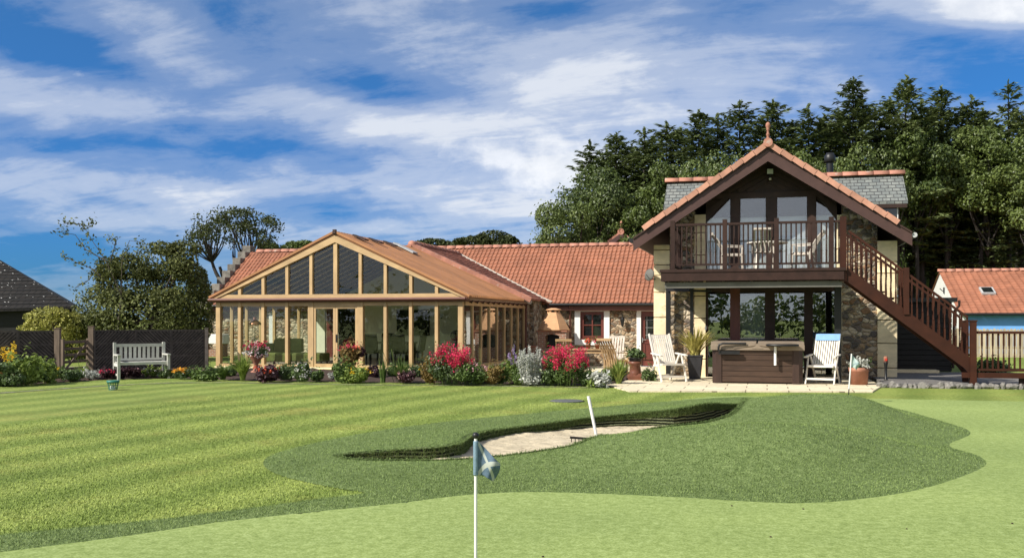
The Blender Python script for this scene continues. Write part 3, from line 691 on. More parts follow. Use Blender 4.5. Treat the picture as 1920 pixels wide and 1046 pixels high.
region('turf_mound', lines((-8.5, 5.2, .05)), lines((4.4, 20.2, .05)), keep_fr, 'fringe', turf_h, ((FR, .034), (BK, .034)))
# bunker: sand floor, and the rolled lip / stacked-sod face round it
BKd = dense(BK, .06)
SANDZ = -.09
def sand_z(P):
    d = dist_poly(P, BK); return SANDZ - .03 * np.clip((P[:, 0] + 3) / 3, -1.6, 1) + .012 * np.sin(P[:, 0] * 3.1 + 1.7 * np.sin(P[:, 1] * 2.3)) + .006 * np.sin(P[:, 0] * 11 + 3 * np.sin(P[:, 1] * 7)) * np.cos(P[:, 1] * 9) + RNG.normal(size=len(P)) * .004 + np.where(d < .35, (.35 - d) * .08, 0)
region('bunker_sand', lines((BK[:, 0].min() - .3, BK[:, 0].max() + .3, .05)), lines((BK[:, 1].min() - .3, BK[:, 1].max() + .3, .05)), lambda C: sdist(C, BK) > -.16, 'sand', sand_z)
hb = turf_h(BKd); nB = len(BKd)
nrm_in = np.roll(BKd, -1, 0) - np.roll(BKd, 1, 0); nrm_in = np.stack([-nrm_in[:, 1], nrm_in[:, 0]], 1); nrm_in /= np.linalg.norm(nrm_in, axis=1, keepdims=True)
if not inside(BKd[:1] + nrm_in[:1] * .05, BK)[0]: nrm_in = -nrm_in
rings = []
NL = 13
for i in range(NL + 1):
    t = i / NL; z = hb + (SANDZ - .1 - hb) * t
    # courses of sod: every other ring steps in and out
    off = .01 + .03 * t + (.003 if i % 2 else -.003) + RNG.normal(size=nB) * .003
    if i == 0: off = np.full(nB, -.03)
    rings.append(np.column_stack([BKd + nrm_in * off[:, None], z + (.008 if i == 0 else 0) + RNG.normal(size=nB) * .003]))
V = np.concatenate(rings); F = []
for i in range(NL):
    j = np.arange(nB); F.append(np.stack([i * nB + j, i * nB + (j + 1) % nB, (i + 1) * nB + (j + 1) % nB, (i + 1) * nB + j], 1))
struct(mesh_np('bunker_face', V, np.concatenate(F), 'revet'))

def blades(name, P, Z, h, w, mat, lean=.5, seed=3, label='grass'):
    rg = np.random.default_rng(seed); n = len(P)
    a = rg.random(n) * 6.283; hh = h * (.6 + .7 * rg.random(n)); ln = hh * lean * rg.random(n)
    b = np.column_stack([P, Z]); sd = np.stack([-np.sin(a), np.cos(a), np.zeros(n)], 1) * (w * .5 * (.6 + .8 * rg.random(n)))[:, None]
    tip = b + np.stack([np.cos(a) * ln, np.sin(a) * ln, hh], 1)
    V = np.stack([b - sd, b + sd, tip], 1).reshape(-1, 3)
    o = mesh_np(name, V, np.arange(n * 3).reshape(n, 3), mat); o['kind'] = 'stuff'; o['label'] = label; o['category'] = 'grass'; return o
def scatter(n, x0, x1, y0, y1, seed, fall=None):
    rg = np.random.default_rng(seed); P = np.column_stack([x0 + (x1 - x0) * rg.random(n), y0 + (y1 - y0) * rg.random(n)])
    if fall is not None:
        d = np.hypot(*P.T); P = P[rg.random(n) < np.clip((fall / d) ** 2, 0, 1)]
    return P
P = scatter(1300000, -8.5, 5.2, 4.6, 20.2, 5, 9.0)
P = P[inside(P, FR)]; P = P[sdist(P, BK) < .03]
blades('artificial_grass', P, turf_h(P) - .004, .018, .0065, 'blade_turf', 1.3, 5, 'dense curly artificial grass covering the bunker mound and its fringe')
# turf hanging down the face: all of it at the left end, only the top where the stacked sod shows
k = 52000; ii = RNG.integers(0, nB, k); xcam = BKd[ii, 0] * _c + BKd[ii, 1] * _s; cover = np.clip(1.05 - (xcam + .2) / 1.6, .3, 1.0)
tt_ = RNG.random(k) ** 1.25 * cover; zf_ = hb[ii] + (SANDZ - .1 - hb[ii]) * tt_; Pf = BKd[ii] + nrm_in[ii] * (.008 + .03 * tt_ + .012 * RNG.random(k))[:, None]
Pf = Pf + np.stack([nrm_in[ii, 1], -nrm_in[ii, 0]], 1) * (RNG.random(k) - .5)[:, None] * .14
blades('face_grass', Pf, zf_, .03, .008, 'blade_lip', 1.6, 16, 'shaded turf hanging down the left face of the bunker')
# longer tufts rolling over the bunker lip
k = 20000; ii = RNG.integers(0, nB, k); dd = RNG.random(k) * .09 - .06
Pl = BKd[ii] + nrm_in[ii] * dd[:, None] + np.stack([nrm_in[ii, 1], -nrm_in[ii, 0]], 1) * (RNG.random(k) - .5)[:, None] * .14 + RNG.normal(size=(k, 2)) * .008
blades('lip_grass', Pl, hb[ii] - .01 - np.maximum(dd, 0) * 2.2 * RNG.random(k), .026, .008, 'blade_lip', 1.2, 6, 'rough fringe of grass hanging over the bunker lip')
P = scatter(1500000, -11, 1.5, 5.5, 24, 8, 7.0)
P = P[(sdist(P, FR) < -.0)]; P = P[~inside(P, GR)]
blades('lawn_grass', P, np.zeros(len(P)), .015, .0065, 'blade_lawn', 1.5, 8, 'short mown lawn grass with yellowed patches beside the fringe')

def ribbon(name, pts, w, z, mat, kind='structure'):
    C = np.array([tuple(at_z(*p))[:2] for p in pts]); C = np.concatenate([C[i] + (C[i + 1] - C[i]) * np.linspace(0, 1, 8)[:-1, None] for i in range(len(C) - 1)] + [C[-1:]])
    d = np.gradient(C, axis=0); nn = np.stack([-d[:, 1], d[:, 0]], 1); nn /= np.linalg.norm(nn, axis=1, keepdims=True)
    ww = w * (.5 + .15 * np.sin(np.arange(len(C)) * 1.7))[:, None]
    V = np.column_stack([np.concatenate([C - nn * ww, C + nn * ww]), np.full(2 * len(C), z)]); n = len(C)
    F = np.stack([np.arange(n - 1), np.arange(1, n), np.arange(1, n) + n, np.arange(n - 1) + n], 1)
    o = mesh_np(name, V, F, mat); o['kind'] = kind; return o
ribbon('lawn_edging_path', [(-150, 744), (0, 737), (100, 730), (200, 723), (320, 718), (420, 717), (520, 719), (640, 721), (760, 722), (900, 723), (1010, 725), (1110, 727)], .2, .008, 'edging')
def flat(name, poly, z, mat, kind='structure', th=None):
    mb = MB(); poly = [tuple(p)[:2] for p in poly]
    if th: mb.prism([(p[0], p[1], z - th) for p in poly], (0, 0, th))
    else: mb.add([(p[0], p[1], z) for p in poly], [tuple(range(len(poly)))])
    o = mb.build(name, mat); o['kind'] = kind; return o
# planting bed: gently heaped soil
def bed(name, front, back, z=.05):
    A = pxy(front); B = np.array(back); 
    def res(Q, n):
        d = np.concatenate([[0], np.cumsum(np.hypot(*np.diff(Q, axis=0).T))]); t = np.linspace(0, d[-1], n); return np.column_stack([np.interp(t, d, Q[:, 0]), np.interp(t, d, Q[:, 1])])
    n, m = 90, 14; A, B = res(A, n), res(B, n); V = []
    for j in range(m):
        t = j / (m - 1); q = A + (B - A) * t; e = min(t, 1 - t) * 6
        zz = .006 + z * min(1, e) + (RNG.normal(size=n) * .02 if 0 < j < m - 1 else 0)
        V.append(np.column_stack([q, np.broadcast_to(zz, n)]))
    o = mesh_np(name, np.concatenate(V), grid_faces(n, m), 'soil', smooth=True); o['kind'] = 'structure'
bed('planting_bed', [(345, 709), (480, 714), (640, 716), (800, 718), (940, 720), (1100, 723), (1150, 722)], [(-17.0, 27.2), (-17.4, 28.3), (-13, 28.3), (-8.8, 28.3), (-6, 28.2), (-3.6, 27.0), (-3.4, 25.6)])
bed('fence_planting_bed', [(-160, 732), (0, 725), (90, 718), (200, 712), (300, 709), (345, 709)], [(-22.5, 23.4), (-21.0, 24.3), (-19.6, 25.4), (-18.6, 26.8), (-17.6, 28.0), (-17.1, 27.3)])
pc = [at_z(1136, 723), at_z(1180, 735), at_z(1636, 736), at_z(1640, 722)]
flat('patio', [pc[0], pc[1], pc[2], (2.55, 24.2), (2.55, 27.0), (-2.96, 27.0), (-2.96, 29.6), (-3.7, 29.6)], .03, 'paving', th=.08)
flat('courtyard', [(CY[0] - .4, CY[2] - .05), (CY[1] + .3, CY[2] - .05), (CY[1] + .3, CY[3] + .1), (CY[0] - .4, CY[3] + .1)], -.27, 'paving', th=.06)
mb = MB(); mb.box(CY[0] - .2, CY[1] - .7, CY[2] - .2, CY[2] + .05, -.4, .03); struct(mb.build('courtyard_retaining_kerb', 'sandstone'))
flat('gravel_strip', [(2.62, 24.15), (8, 25.2), (14, 26.2), (14, 30), (3.2, 30), (2.62, 27)], .09, 'gravel', th=.12)
# ------------------------------------------------------------------ roof helper: real pantile relief
def pantiles(mb, o, U, Vv, wid, length, tw=.24, course=.3, keep=None, wave=.035, lift=.03, ns=6):
    """o lower-left corner, U along the eave, Vv up the slope; each course overlaps the one below"""
    o, U, Vv = Vector(o), Vector(U).normalized(), Vector(Vv).normalized(); Nn = U.cross(Vv).normalized()
    if Nn.z < 0: Nn = -Nn
    nc = int(math.ceil(length / course)); nt_ = int(math.ceil(wid / tw))
    prof = [(.0, .1), (.18, .0), (.36, .06), (.56, .55), (.74, 1.0), (.9, .72)]
    for r in range(nc):
        v0, v1 = r * course - .03, min(length, (r + 1) * course + .02)
        sh = random.uniform(-.008, .008)
        for t in range(nt_):
            if keep and not keep(o + U * ((t + .5) * tw) + Vv * (v0 + v1) / 2): continue
            rr = random.random(); vs = []; jit = random.uniform(-.006, .006)
            cols = [(t * tw + a * tw, b) for a, b in prof] + [((t + 1) * tw, .1)]
            for x, b in cols:
                p = o + U * min(x + sh, wid)
                vs += [p + Vv * v0 + Nn * (b * wave - .012), p + Vv * v0 + Nn * (b * wave + lift + jit), p + Vv * v1 + Nn * (b * wave * .9 + jit * .3)]
            fs = []
            for i in range(len(cols) - 1):
                a = i * 3; fs += [(a, a + 3, a + 4, a + 1), (a + 1, a + 4, a + 5, a + 2)]
            mb.add(vs, fs, True, rr)
def ridge_tiles(mb, p, q, rad=.13, n=None, seg=.42, gap=.012, over=.02):
    """half-round ridge tiles from p to q"""
    p, q = Vector(p), Vector(q); d = q - p; n = n or max(1, int(d.length / seg)); d /= n; u = d.normalized(); sd = u.cross(Vector((0, 0, 1))).normalized(); up = sd.cross(u)
    for i in range(n):
        vs = []; r_ = random.random()
        for e, k in ((0.0, 1.0), (1.0 - gap, .93)):
            c = p + d * (i + e)
            for j in range(9):
                a = math.pi * j / 8; vs.append(c + sd * math.cos(a) * rad * k + up * (math.sin(a) * rad * k - .03))
        fs = [(j, j + 1, j + 10, j + 9) for j in range(8)] + [tuple(range(8, -1, -1)), tuple(range(9, 18))]
        mb.add(vs, fs, True, r_)

# ================================================================== CONSERVATORY
U0, U1, V0, V1 = -17.4, -8.99, 28.77, 36.6
UC, ZE, ZA = (U0 + U1) / 2, 2.2, 4.24
VW_ = 38.8
BAY = (U1 - U0) / 10
con = thing('conservatory', (UC, V0, 0), 'large oak framed conservatory with a glazed gable and ribbed orange brown roof', 'conservatory', world=True)
mb = MB(); mb.box(U0 - .04, U1 + .04, V0 - .06, V0 + .2, -.1, .06); mb.box(U1 - .16, U1 + .05, V0 + .2, V1, -.1, .06); mb.box(U0 - .05, U0 + .16, V0 + .2, V1, -.1, .06)
mb.build('plinth', 'sandstone', con)
mb = MB(); mb.box(U0 + .16, U1 - .16, V0 + .2, V1 + 1.5, -.1, .05); mb.build('floor', 'floor', con)
def zr(u): return ZE + .02 + (ZA - .12 - ZE) * (1 - abs(u - UC) / (U1 - UC))
# sill, tie beam, head
for a_, b_ in ((U0 + .13, U0 + 4 * BAY - .1), (U0 + 6 * BAY + .1, U1 - .13)): MB().box(a_, b_, V0 - .05, V0 + .11, .061, .13).build('sill', 'oak_h', con)
mb = MB(); mb.box(U0 + .13, U1 - .13, V0 - .01, V0 + .11, 2.0, 2.12); mb.build('head_rail', 'oak_h', con)
mb = MB(); mb.box(U0 - .08, U1 + .05, V0 - .03, V0 + .13, 2.245, 2.37); mb.build('tie_beam', 'oak_h', con)
mb = MB(); mb.box(U0 - .16, U1 + .12, V0 - .12, V0 + .1, 2.123, 2.2)
mb.tube([(U0 - .2, V0 - .17, 2.2), (U1 + .14, V0 - .17, 2.2)], .05, 8); mb.build('gutter', 'redfascia', con)
for k in range(11):
    if k == 5: continue
    u = U0 + k * BAY; w = .13 if k in (4, 6) else (.15 if k in (0, 10) else .1)
    u = u + (.07 if k == 0 else -.07 if k == 10 else 0)
    mb = MB(); mb.box(u - w / 2 - (.03 if k in (4, 6) else 0), u + w / 2 + (.03 if k in (4, 6) else 0), V0 - .04, V0 + .12, .062, 2.122); mb.build('post', 'oak', con)
    if 0 < k < 10:
        mb = MB(); zt = zr(u) - .02; mb.box(u - .05, u + .05, V0 - .025, V0 + .1, 2.371, zt); mb.build('gable_post', 'oak', con)
mb = MB(); mb.box(UC - .065, UC + .065, V0 - .03, V0 + .1, 2.371, ZA - .15); mb.build('gable_post', 'oak', con)
for sg in (-1, 1):
    mb = MB(); e = UC + sg * (U1 - UC + .16)
    mb.prism([(UC, V0 - .06, ZA - .02), (UC, V0 - .06, ZA - .24), (e, V0 - .06, ZE - .02), (e, V0 - .06, ZE + .16)], (0, .17, 0)); mb.build('rake_beam', 'oak_h', con)
# glazing
def pane(poly, ext, parent, mat='glass', name='window_pane'):
    m = MB(); m.prism(poly, ext); return m.build(name, mat, parent)
for k in range(10):
    a, b = U0 + k * BAY, U0 + (k + 1) * BAY
    if k not in (4, 5): pane([(a + .04, V0 + .05, .11), (b - .04, V0 + .05, .11), (b - .04, V0 + .05, 2.02), (a + .04, V0 + .05, 2.02)], (0, .012, 0), con)
    za, zb = zr(a) - .05, zr(b) - .05
    pane([(a + .03, V0 + .05, 2.36), (b - .03, V0 + .05, 2.36), (b - .03, V0 + .05, max(2.37, zb)), (a + .03, V0 + .05, max(2.37, za))], (0, .012, 0), con, name='gable_pane')
# a pair of glazed doors
for k, hs in ((4, 1), (5, -1)):
    a, b = U0 + k * BAY + (.095 if k == 4 else .004), U0 + (k + 1) * BAY - (.004 if k == 4 else .095)
    m = MB(); z0, z1 = .07, 1.995
    m.box(a, a + .07, V0 - .02, V0 + .04, z0, z1); m.box(b - .07, b, V0 - .02, V0 + .04, z0, z1); m.box(a + .07, b - .07, V0 - .019, V0 + .039, z1 - .08, z1); m.box(a + .07, b - .07, V0 - .019, V0 + .039, z0, z0 + .1)
    d = m.build('door', 'oak', con)
    pane([(a + .07, V0, z0 + .1), (b - .07, V0, z0 + .1), (b - .07, V0, z1 - .08), (a + .07, V0, z1 - .08)], (0, .012, 0), d, name='door_pane')
    if k == 5:
        m = MB(); x = a + .035; m.box(x - .02, x + .02, V0 - .035, V0 - .02, .85, 1.1); m.tube([(x, V0 - .035, 1.02), (x, V0 - .075, 1.02), (x + .13, V0 - .075, 1.02)], .011, 6); m.build('door_handle', 'black', d)
# side walls: posts and panes every metre
SB = (V1 - V0) / 8
for u_, sgn in ((U1, 1), (U0, -1)):
    m = MB(); m.box(u_ - .07, u_ + .05, V0 + .14, V1, 2.0, 2.12); m.build('head_rail', 'oak_h', con)
    m = MB(); m.box(u_ - .07, u_ + .05, V0 + .14, V1, .062, .13); m.build('sill', 'oak_h', con)
    for k in range(1, 9):
        v = V0 + k * SB - (.05 if k == 8 else 0); m = MB(); m.box(u_ - .06, u_ + .035, v - .045, v + .045, .131, 1.999); m.build('post', 'oak', con)
    for k in range(8):
        a, b = V0 + k * SB + (.14 if k == 0 else .045), V0 + (k + 1) * SB - .045
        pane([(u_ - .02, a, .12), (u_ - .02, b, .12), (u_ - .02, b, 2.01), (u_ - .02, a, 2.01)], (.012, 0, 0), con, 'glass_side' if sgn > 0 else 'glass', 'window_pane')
    m = MB(); x0, x1 = (u_ + .0, u_ + .14) if sgn > 0 else (u_ - .14, u_)
    m.box(x0, x1, V0 + .11, V1 + .1, 2.125, 2.21); m.tube([(x1 if sgn > 0 else x0, V0 - .17, 2.2), (x1 if sgn > 0 else x0, V1 + .1, 2.2)], .05, 8); m.build('gutter', 'redfascia', con)
m = MB(); m.box(U1 - .02, U1 + .09, V1 + .001, V1 + .11, -.1, 2.12); m.build('corner_trim', 'redfascia', con)
# roof slopes: sheet with close ribs, dark rafters beneath
for sg in (-1, 1):
    e = UC + sg * (U1 - UC + .2); a = Vector((UC, 0, ZA)); b = Vector((e, 0, ZE + .01)); sl = (b - a).normalized(); nn = Vector((-sl.z * sg, 0, sl.x * sg))
    m = MB(); m.prism([(a.x, V0 - .07, a.z), (b.x, V0 - .07, b.z), (b.x + nn.x * .05, V0 - .07, b.z + nn.z * .05), (a.x + nn.x * .05, V0 - .07, a.z + nn.z * .05)], (0, V1 - V0 + .3, 0))
    v = V0 - .05; rb_ = MB()
    while v < V1 + .2:
        v = v
        rb_.bar((a.x + nn.x * .085, v, a.z + nn.z * .085), (b.x + nn.x * .085, v, b.z + nn.z * .085), .085, .07, nn); v += .21
    m.build('roof_slope', 'copper', con); rb_.build('roof_ribs', 'ribs', con)
    m = MB(); m.prism([(a.x - nn.x * .02, V0 + .14, a.z - nn.z * .02 - .03), (b.x - nn.x * .02, V0 + .14, b.z - nn.z * .02), (b.x - nn.x * .035, V0 + .14, b.z - nn.z * .035), (a.x - nn.x * .035, V0 + .14, a.z - nn.z * .035 - .03)], (0, V1 - V0 - .3, 0)); m.build('ceiling', 'ceiling', con)
    m = MB(); v = V0 + .5
    while v < V1:
        m.bar((a.x - nn.x * .09, v, a.z - nn.z * .09), (b.x - nn.x * .09, v, b.z - nn.z * .09), .06, .13, nn); v += .65
    m.build('rafters', 'darkwood', con)
m = MB(); m.bar((UC, V0 - .1, ZA + .07), (UC, V1 - .8, ZA + .07), .14, .06); m.build('ridge_cap', 'redfascia', con)
m = MB(); m.box(UC - .05, UC + .05, V0 - .12, V0 - .02, ZA + .03, ZA + .16); m.build('ridge_end', 'darkwood', con)
# open roof vents near the ridge on the right slope
for v in (29.6, 30.9, 32.2):
    m = MB(); a = Vector((UC + .28, v, ZA - .02)); b = Vector((UC + 1.0, v, ZA - .33)); a.z += .07; b = a + (b - a) * .6; b.z += .06; m.bar(a, b, .3, .05, (.4, 0, .9)); m.build('roof_vent', 'darkwood', con)
m = MB(); m.bar((UC + .3, 33.2, ZA + .06), (UC + 1.05, 33.2, ZA - .3), .5, .05, (.4, 0, .9)); m.build('roof_window', 'lead', con)
# inner back wall
m = MB(); m.prism([(-16.75, V1 + .02, .05), (U1 - .2, V1 + .02, .05), (U1 - .2, V1 + .02, 2.15), (UC, V1 + .02, ZA - .16), (-16.75, V1 + .02, 2.42)], (0, .18, 0))
m.build('plaster_wall', 'cream', con)
p = at_v(635, 588, V1); q = at_v(668, 690, V1); m = MB(); m.box(p.x, q.x, V1 - .02, V1 + .01, .06, 1.98); m.build('doorway', 'darkfurn', con)  # flat black panel stands in for the dark of the opening
p = at_v(590, 600, 35.4); q = at_v(609, 600, 35.4); m = MB(); m.box(p.x, q.x, 35.4, 35.55, .06, 2.25); m.build('pier', 'cream', con)
p = at_v(613, 588, V1); q = at_v(624, 690, V1); m = MB(); m.box(p.x, q.x, V1 - .02, V1 + .01, .06, 1.95); m.build('inside_door', 'redwood', con)
p = at_v(505, 600, VW_ - .06); q = at_v(513, 600, VW_ - .06); MB().box(p.x, q.x, VW_ - .1, VW_ - .01, .3, 1.9).build('white_trim', 'whitepaint', con)

# furniture seen through the glass
p = at_v(504, 690, 30.2)
sf = thing('sofa', (p.x + .3, 30.1, .05), 'olive green velvet sofa inside the conservatory', 'sofa')
m = MB(); m.box(-.2, .75, -.45, .45, .12, .42); m.build('seat', 'sofa', sf, bevel=.04)
m = MB(); m.box(-.35, -.2, -.5, .5, .1, .72); m.build('arm', 'sofa', sf, bevel=.04)
m = MB(); m.box(-.2, .8, .3, .52, .42, .88); m.build('backrest', 'sofa', sf, bevel=.05)
m = MB(); m.box(-.15, .3, .12, .29, .43, .85); m.build('cushion', 'lf_bronze', sf, bevel=.06)
m = MB(); [m.box(x, x + .06, y, y + .06, 0, .12) for x in (-.3, .7) for y in (-.4, .38)]; m.build('feet', 'darkfurn', sf)
st = thing('footstool', (p.x + 1.75, 29.9, .05), 'dark olive upholstered footstool beside the sofa in the conservatory', 'footstool')
m = MB(); m.box(-.6, .5, -.3, .3, .14, .42); m.build('seat', 'sofa', st, bevel=.04); m = MB(); [m.box(x, x + .05, y, y + .05, 0, .15) for x in (-.5, .4) for y in (-.25, .2)]; m.build('feet', 'darkfurn', st)
p = at_v(478, 606, 31.0)
fl = thing('floor_lamp', (p.x, 31.0, .05), 'slim floor lamp with a copper dome shade behind the left panes', 'lamp')
m = MB(); m.lathe((0, 0, 0), [(.15, 0), (.15, .02), (.02, .04)], 14); m.tube([(0, 0, .02), (0, 0, 1.5)], .014, 6); m.build('stand', 'darkfurn', fl)
m = MB(); m.lathe((0, 0, 1.33), [(.24, 0), (.22, .06), (.12, .15), (.05, .2), (.05, .26), (.01, .28)], 16); m.build('lamp_shade', 'copperlamp', fl)
tv = tag(MB().box(*[x for x in (at_v(745, 580, V1).x, at_v(806, 580, V1).x)], V1 - .09, V1 - .01, .95, 1.95).build('television', 'darkfurn', bevel=.01), 'black flat television on the cream wall inside the conservatory', 'television')
def dining_chair(x, y, rz, label, z=.05):
    c = thing('dining_chair', (x, y, z), label, 'chair', 'dining chairs in the conservatory', rz)
    m = MB(); m.box(-.23, .23, -.22, .24, .4, .48); m.build('seat', 'darkfurn', c, bevel=.02)
    m = MB(); m.prism([(-.23, -.2, .48), (.23, -.2, .48), (.21, -.3, 1.05), (-.21, -.3, 1.05)], (0, -.06, 0)); m.build('backrest', 'darkfurn', c)
    for a in (-.2, .17):
        for b in (-.2, .19): MB().box(a, a + .04, b, b + .04, 0, .4).build('leg', 'darkfurn', c)
for (px, v, rz, lb) in ((700, 30.3, .1, 'black dining chair nearest the conservatory doors'), (722, 31.6, 3.2, 'black dining chair on the far side of the dining table'), (755, 30.3, -.1, 'black dining chair in front of the television'), (778, 31.2, 1.5, 'black dining chair turned sideways at the right end of the table')):
    p = at_v(px, 690, v); dining_chair(p.x, v, rz, lb)
p = at_v(735, 690, 30.95)
dt = thing('dining_table', (p.x, 30.95, .05), 'dark dining table among black chairs inside the conservatory', 'table')
m = MB(); m.box(-1.0, .75, -.42, .42, .72, .77); m.build('table_top', 'darkfurn', dt)
for a in (-.95, .65):
    for b in (-.38, .32): MB().box(a, a + .06, b, b + .06, 0, .72).build('leg', 'darkfurn', dt)
p = at_v(853, 629, V0 + .5)
m = MB(); m.lathe((0, 0, 0), [(.03, -.08), (.17, -.07), (.17, .07), (.03, .08)], 20); m.tube([(0, 0, -.08), (0, 0, p.z * -1 + .1)], .02, 6)
o = m.build('round_fan', 'darkfurn', None, None); m2 = None
bpy.data.objects.remove(o)
fan = thing('pedestal_fan', (p.x, V0 + .6, .05), 'round black pedestal fan by the right front corner post inside the conservatory', 'fan')
m = MB(); m.tube([(0, -.06, p.z - .05), (0, .06, p.z - .05)], .17, 20); m.build('fan_head', 'darkfurn', fan)
m = MB(); m.tube([(0, 0.02, .02), (0, .02, p.z - .2)], .018, 8); m.lathe((0, .02, 0), [(.18, 0), (.18, .02), (.02, .04)], 16); m.build('stand', 'darkfurn', fan)
for px, lb in ((727, 'small wall lamp between the dark doorway and the television'), (829, 'small wall lamp on the cream wall right of the television')):
    p = at_v(px, 590, V1); wl = thing('wall_lamp', (p.x, V1 - .1, p.z - .1), lb, 'lamp', 'wall lamps inside the conservatory')
    m = MB(); m.lathe((0, -.02, 0), [(.05, 0), (.09, .16), (.085, .16), (.04, .0)], 12); m.build('lamp_shade', 'lampglass', wl); m = MB(); m.tube([(0, .1, -.02), (0, -.02, -.04), (0, -.02, .02)], .014, 6); m.build('bracket', 'darkfurn', wl)

# ================================================================== STONE COTTAGE (long range and cross wing)
VE, VW, VR, ZM, ZR_ = 38.5, 38.8, 42.0, 2.22, 4.74
UL, UR = -23.75, -2.9
cot = thing('stone_cottage', (-8, VW, 0), 'long low stone cottage with orange pantile roofs and a crow stepped gable', 'cottage', world=True)
def zroof(v): return ZM + (ZR_ - ZM) * (v - VE) / (VR - VE)
wx0, wz0, wx1, wz1 = -7.42, .6, -6.06, 1.98
dx0, dx1 = -4.95, -3.85
m = MB()
def wall_with_holes(m, x0, x1, z0, z1, y0, y1, holes):
    xs_ = sorted({x0, x1, *[h[0] for h in holes], *[h[1] for h in holes]})
    for a, b in zip(xs_, xs_[1:]):
        hs = [h for h in holes if h[0] <= a + 1e-6 and h[1] >= b - 1e-6]
        z = z0
        for h in sorted(hs, key=lambda h: h[2]):
            if h[2] > z: m.box(a, b, y0, y1, z, h[2])
            z = h[3]
        if z < z1: m.box(a, b, y0, y1, z, z1)
wall_with_holes(m, UL, UR - .1, -.6, 2.4, VW, VW + .4, [(wx0, wx1, wz0, wz1), (dx0, dx1, -.6, 1.95)])
m.box(UL, UR, 45.2, 45.6, -.3, 2.4)
m.prism([(UL, VW + .4, -.4), (UL, VW + .4, 2.4), (UL, VR, ZR_ - .05), (UL, 45.2, 2.4), (UL, 45.2, -.4)], (.45, 0, 0))
WALL = m.build('wall', 'rubble_dark', cot)
UCR, HWR = UC, UC + 4.64  # cross wing
CWE, CWV, CZE, CZR = -8.6, 35.75, 2.3, 4.42
def zcross(u): return CZE + (CZR - CZE) * (1 - abs(u - UC) / (CWE - UC))
m = MB(); m.prism([(CWE - .3, V1 + .22, -.2), (CWE - .3, V1 + .22, CZE), (UC, V1 + .22, CZR - .1), (2 * UC - CWE + .3, V1 + .22, CZE), (2 * UC - CWE + .3, V1 + .22, 2.1), (-14.9, V1 + .22, 2.1), (-14.9, V1 + .22, -.2)], (0, .35, 0)); m.build('cross_wing_wall', 'rubble_dark', cot)
m = MB(); m.box(CWE - .5, CWE - .15, V1 + .57, VW, -.5, 2.3); m.build('cross_wing_wall', 'rubble_dark', cot)
# main roof, front slope; left out where the cross wing covers it
SL = Vector((0, VR - VE, ZR_ - ZM)); LEN = SL.length
def keep_main(p):
    return not (2 * UC - CWE < p.x < CWE and zcross(p.x) > zroof(p.y) + .05)
m = MB(); pantiles(m, (UL + .12, VE, ZM), (1, 0, 0), SL, UR - UL - .12, LEN, .18, .27, keep_main, .042, .042); m.build('roof', 'pantile', cot)
m = MB(); m.add([(UL, 45.7, 2.3), (UR, 45.7, 2.3), (UR, VR, ZR_ - .03), (UL, VR, ZR_ - .03)], [(0, 1, 2, 3)]); m.add([(UL, VE + .05, ZM - .05), (UR, VE + .05, ZM - .05), (UR, VR, ZR_ - .06), (UL, VR, ZR_ - .06)], [(0, 1, 2, 3)]); m.build('roof_underlay', 'pantile_old', cot)
m = MB(); ridge_tiles(m, (UL + .5, VR, ZR_ + .03), (UR + .2, VR, ZR_ + .03), .14); m.build('ridge_tiles', 'ridge', cot)
# cross wing slopes
for sg in (1, -1):
    e = UC + sg * (CWE - UC); d = Vector((UC - e, 0, CZR - CZE)); L2 = d.length
    org = (e, CWV, CZE) if sg > 0 else (e, VR, CZE)
    keepc = lambda p: zroof(p.y) < zcross(p.x) + .12
    m = MB(); pantiles(m, org, (0, sg, 0), d, VR - CWV, L2, .18, .27, keepc, .042, .042); m.build('cross_wing_roof', 'pantile_old', cot)
m = MB(); ridge_tiles(m, (UC, CWV - .1, CZR + .06), (UC, 41.5, CZR + .06), .15); m.build('cross_wing_ridge_tiles', 'ridge', cot)
for sg in (1, -1):
    e = UC + sg * (CWE - UC + .1); m = MB(); a, b = Vector((UC, CWV, CZR + .03)), Vector((e, CWV, CZE + .02)); n_ = 12
    for i in range(n_):
        p, q = a + (b - a) * i / n_, a + (b - a) * (i + .985) / n_; m.bar(p + Vector((0, .1, .05)), q + Vector((0, .1, .035)), .34, .06, (.4 * sg, 0, .9))
        m.bar(p + Vector((0, -.08, -.03)), q + Vector((0, -.08, -.045)), .03, .16, (.4 * sg, 0, .9))
    m.build('verge_tiles', 'ridge', cot)
    m = MB(); m.bar(a + Vector((0, .02, -.12)), b + Vector((0, .02, -.12)), .1, .12, (.4 * sg, 0, .9)); m.build('verge_mortar', 'mortar', cot)
# valley between cross wing and main roof
m = MB(); us = [CWE + .28 - i * (CWE + .28 - UC) / 10 for i in range(11)]
pts = []
for u in us:
    z = zcross(min(u, CWE)) - (.1 if u > CWE else 0); v = VE + (z - ZM) / (ZR_ - ZM) * (VR - VE); pts.append(Vector((u, v, z + .06)))
for a, b in zip(pts, pts[1:]): m.bar(a, b, .12, .05, (0, -.4, .9))
m.build('valley_mortar', 'mortar', cot)
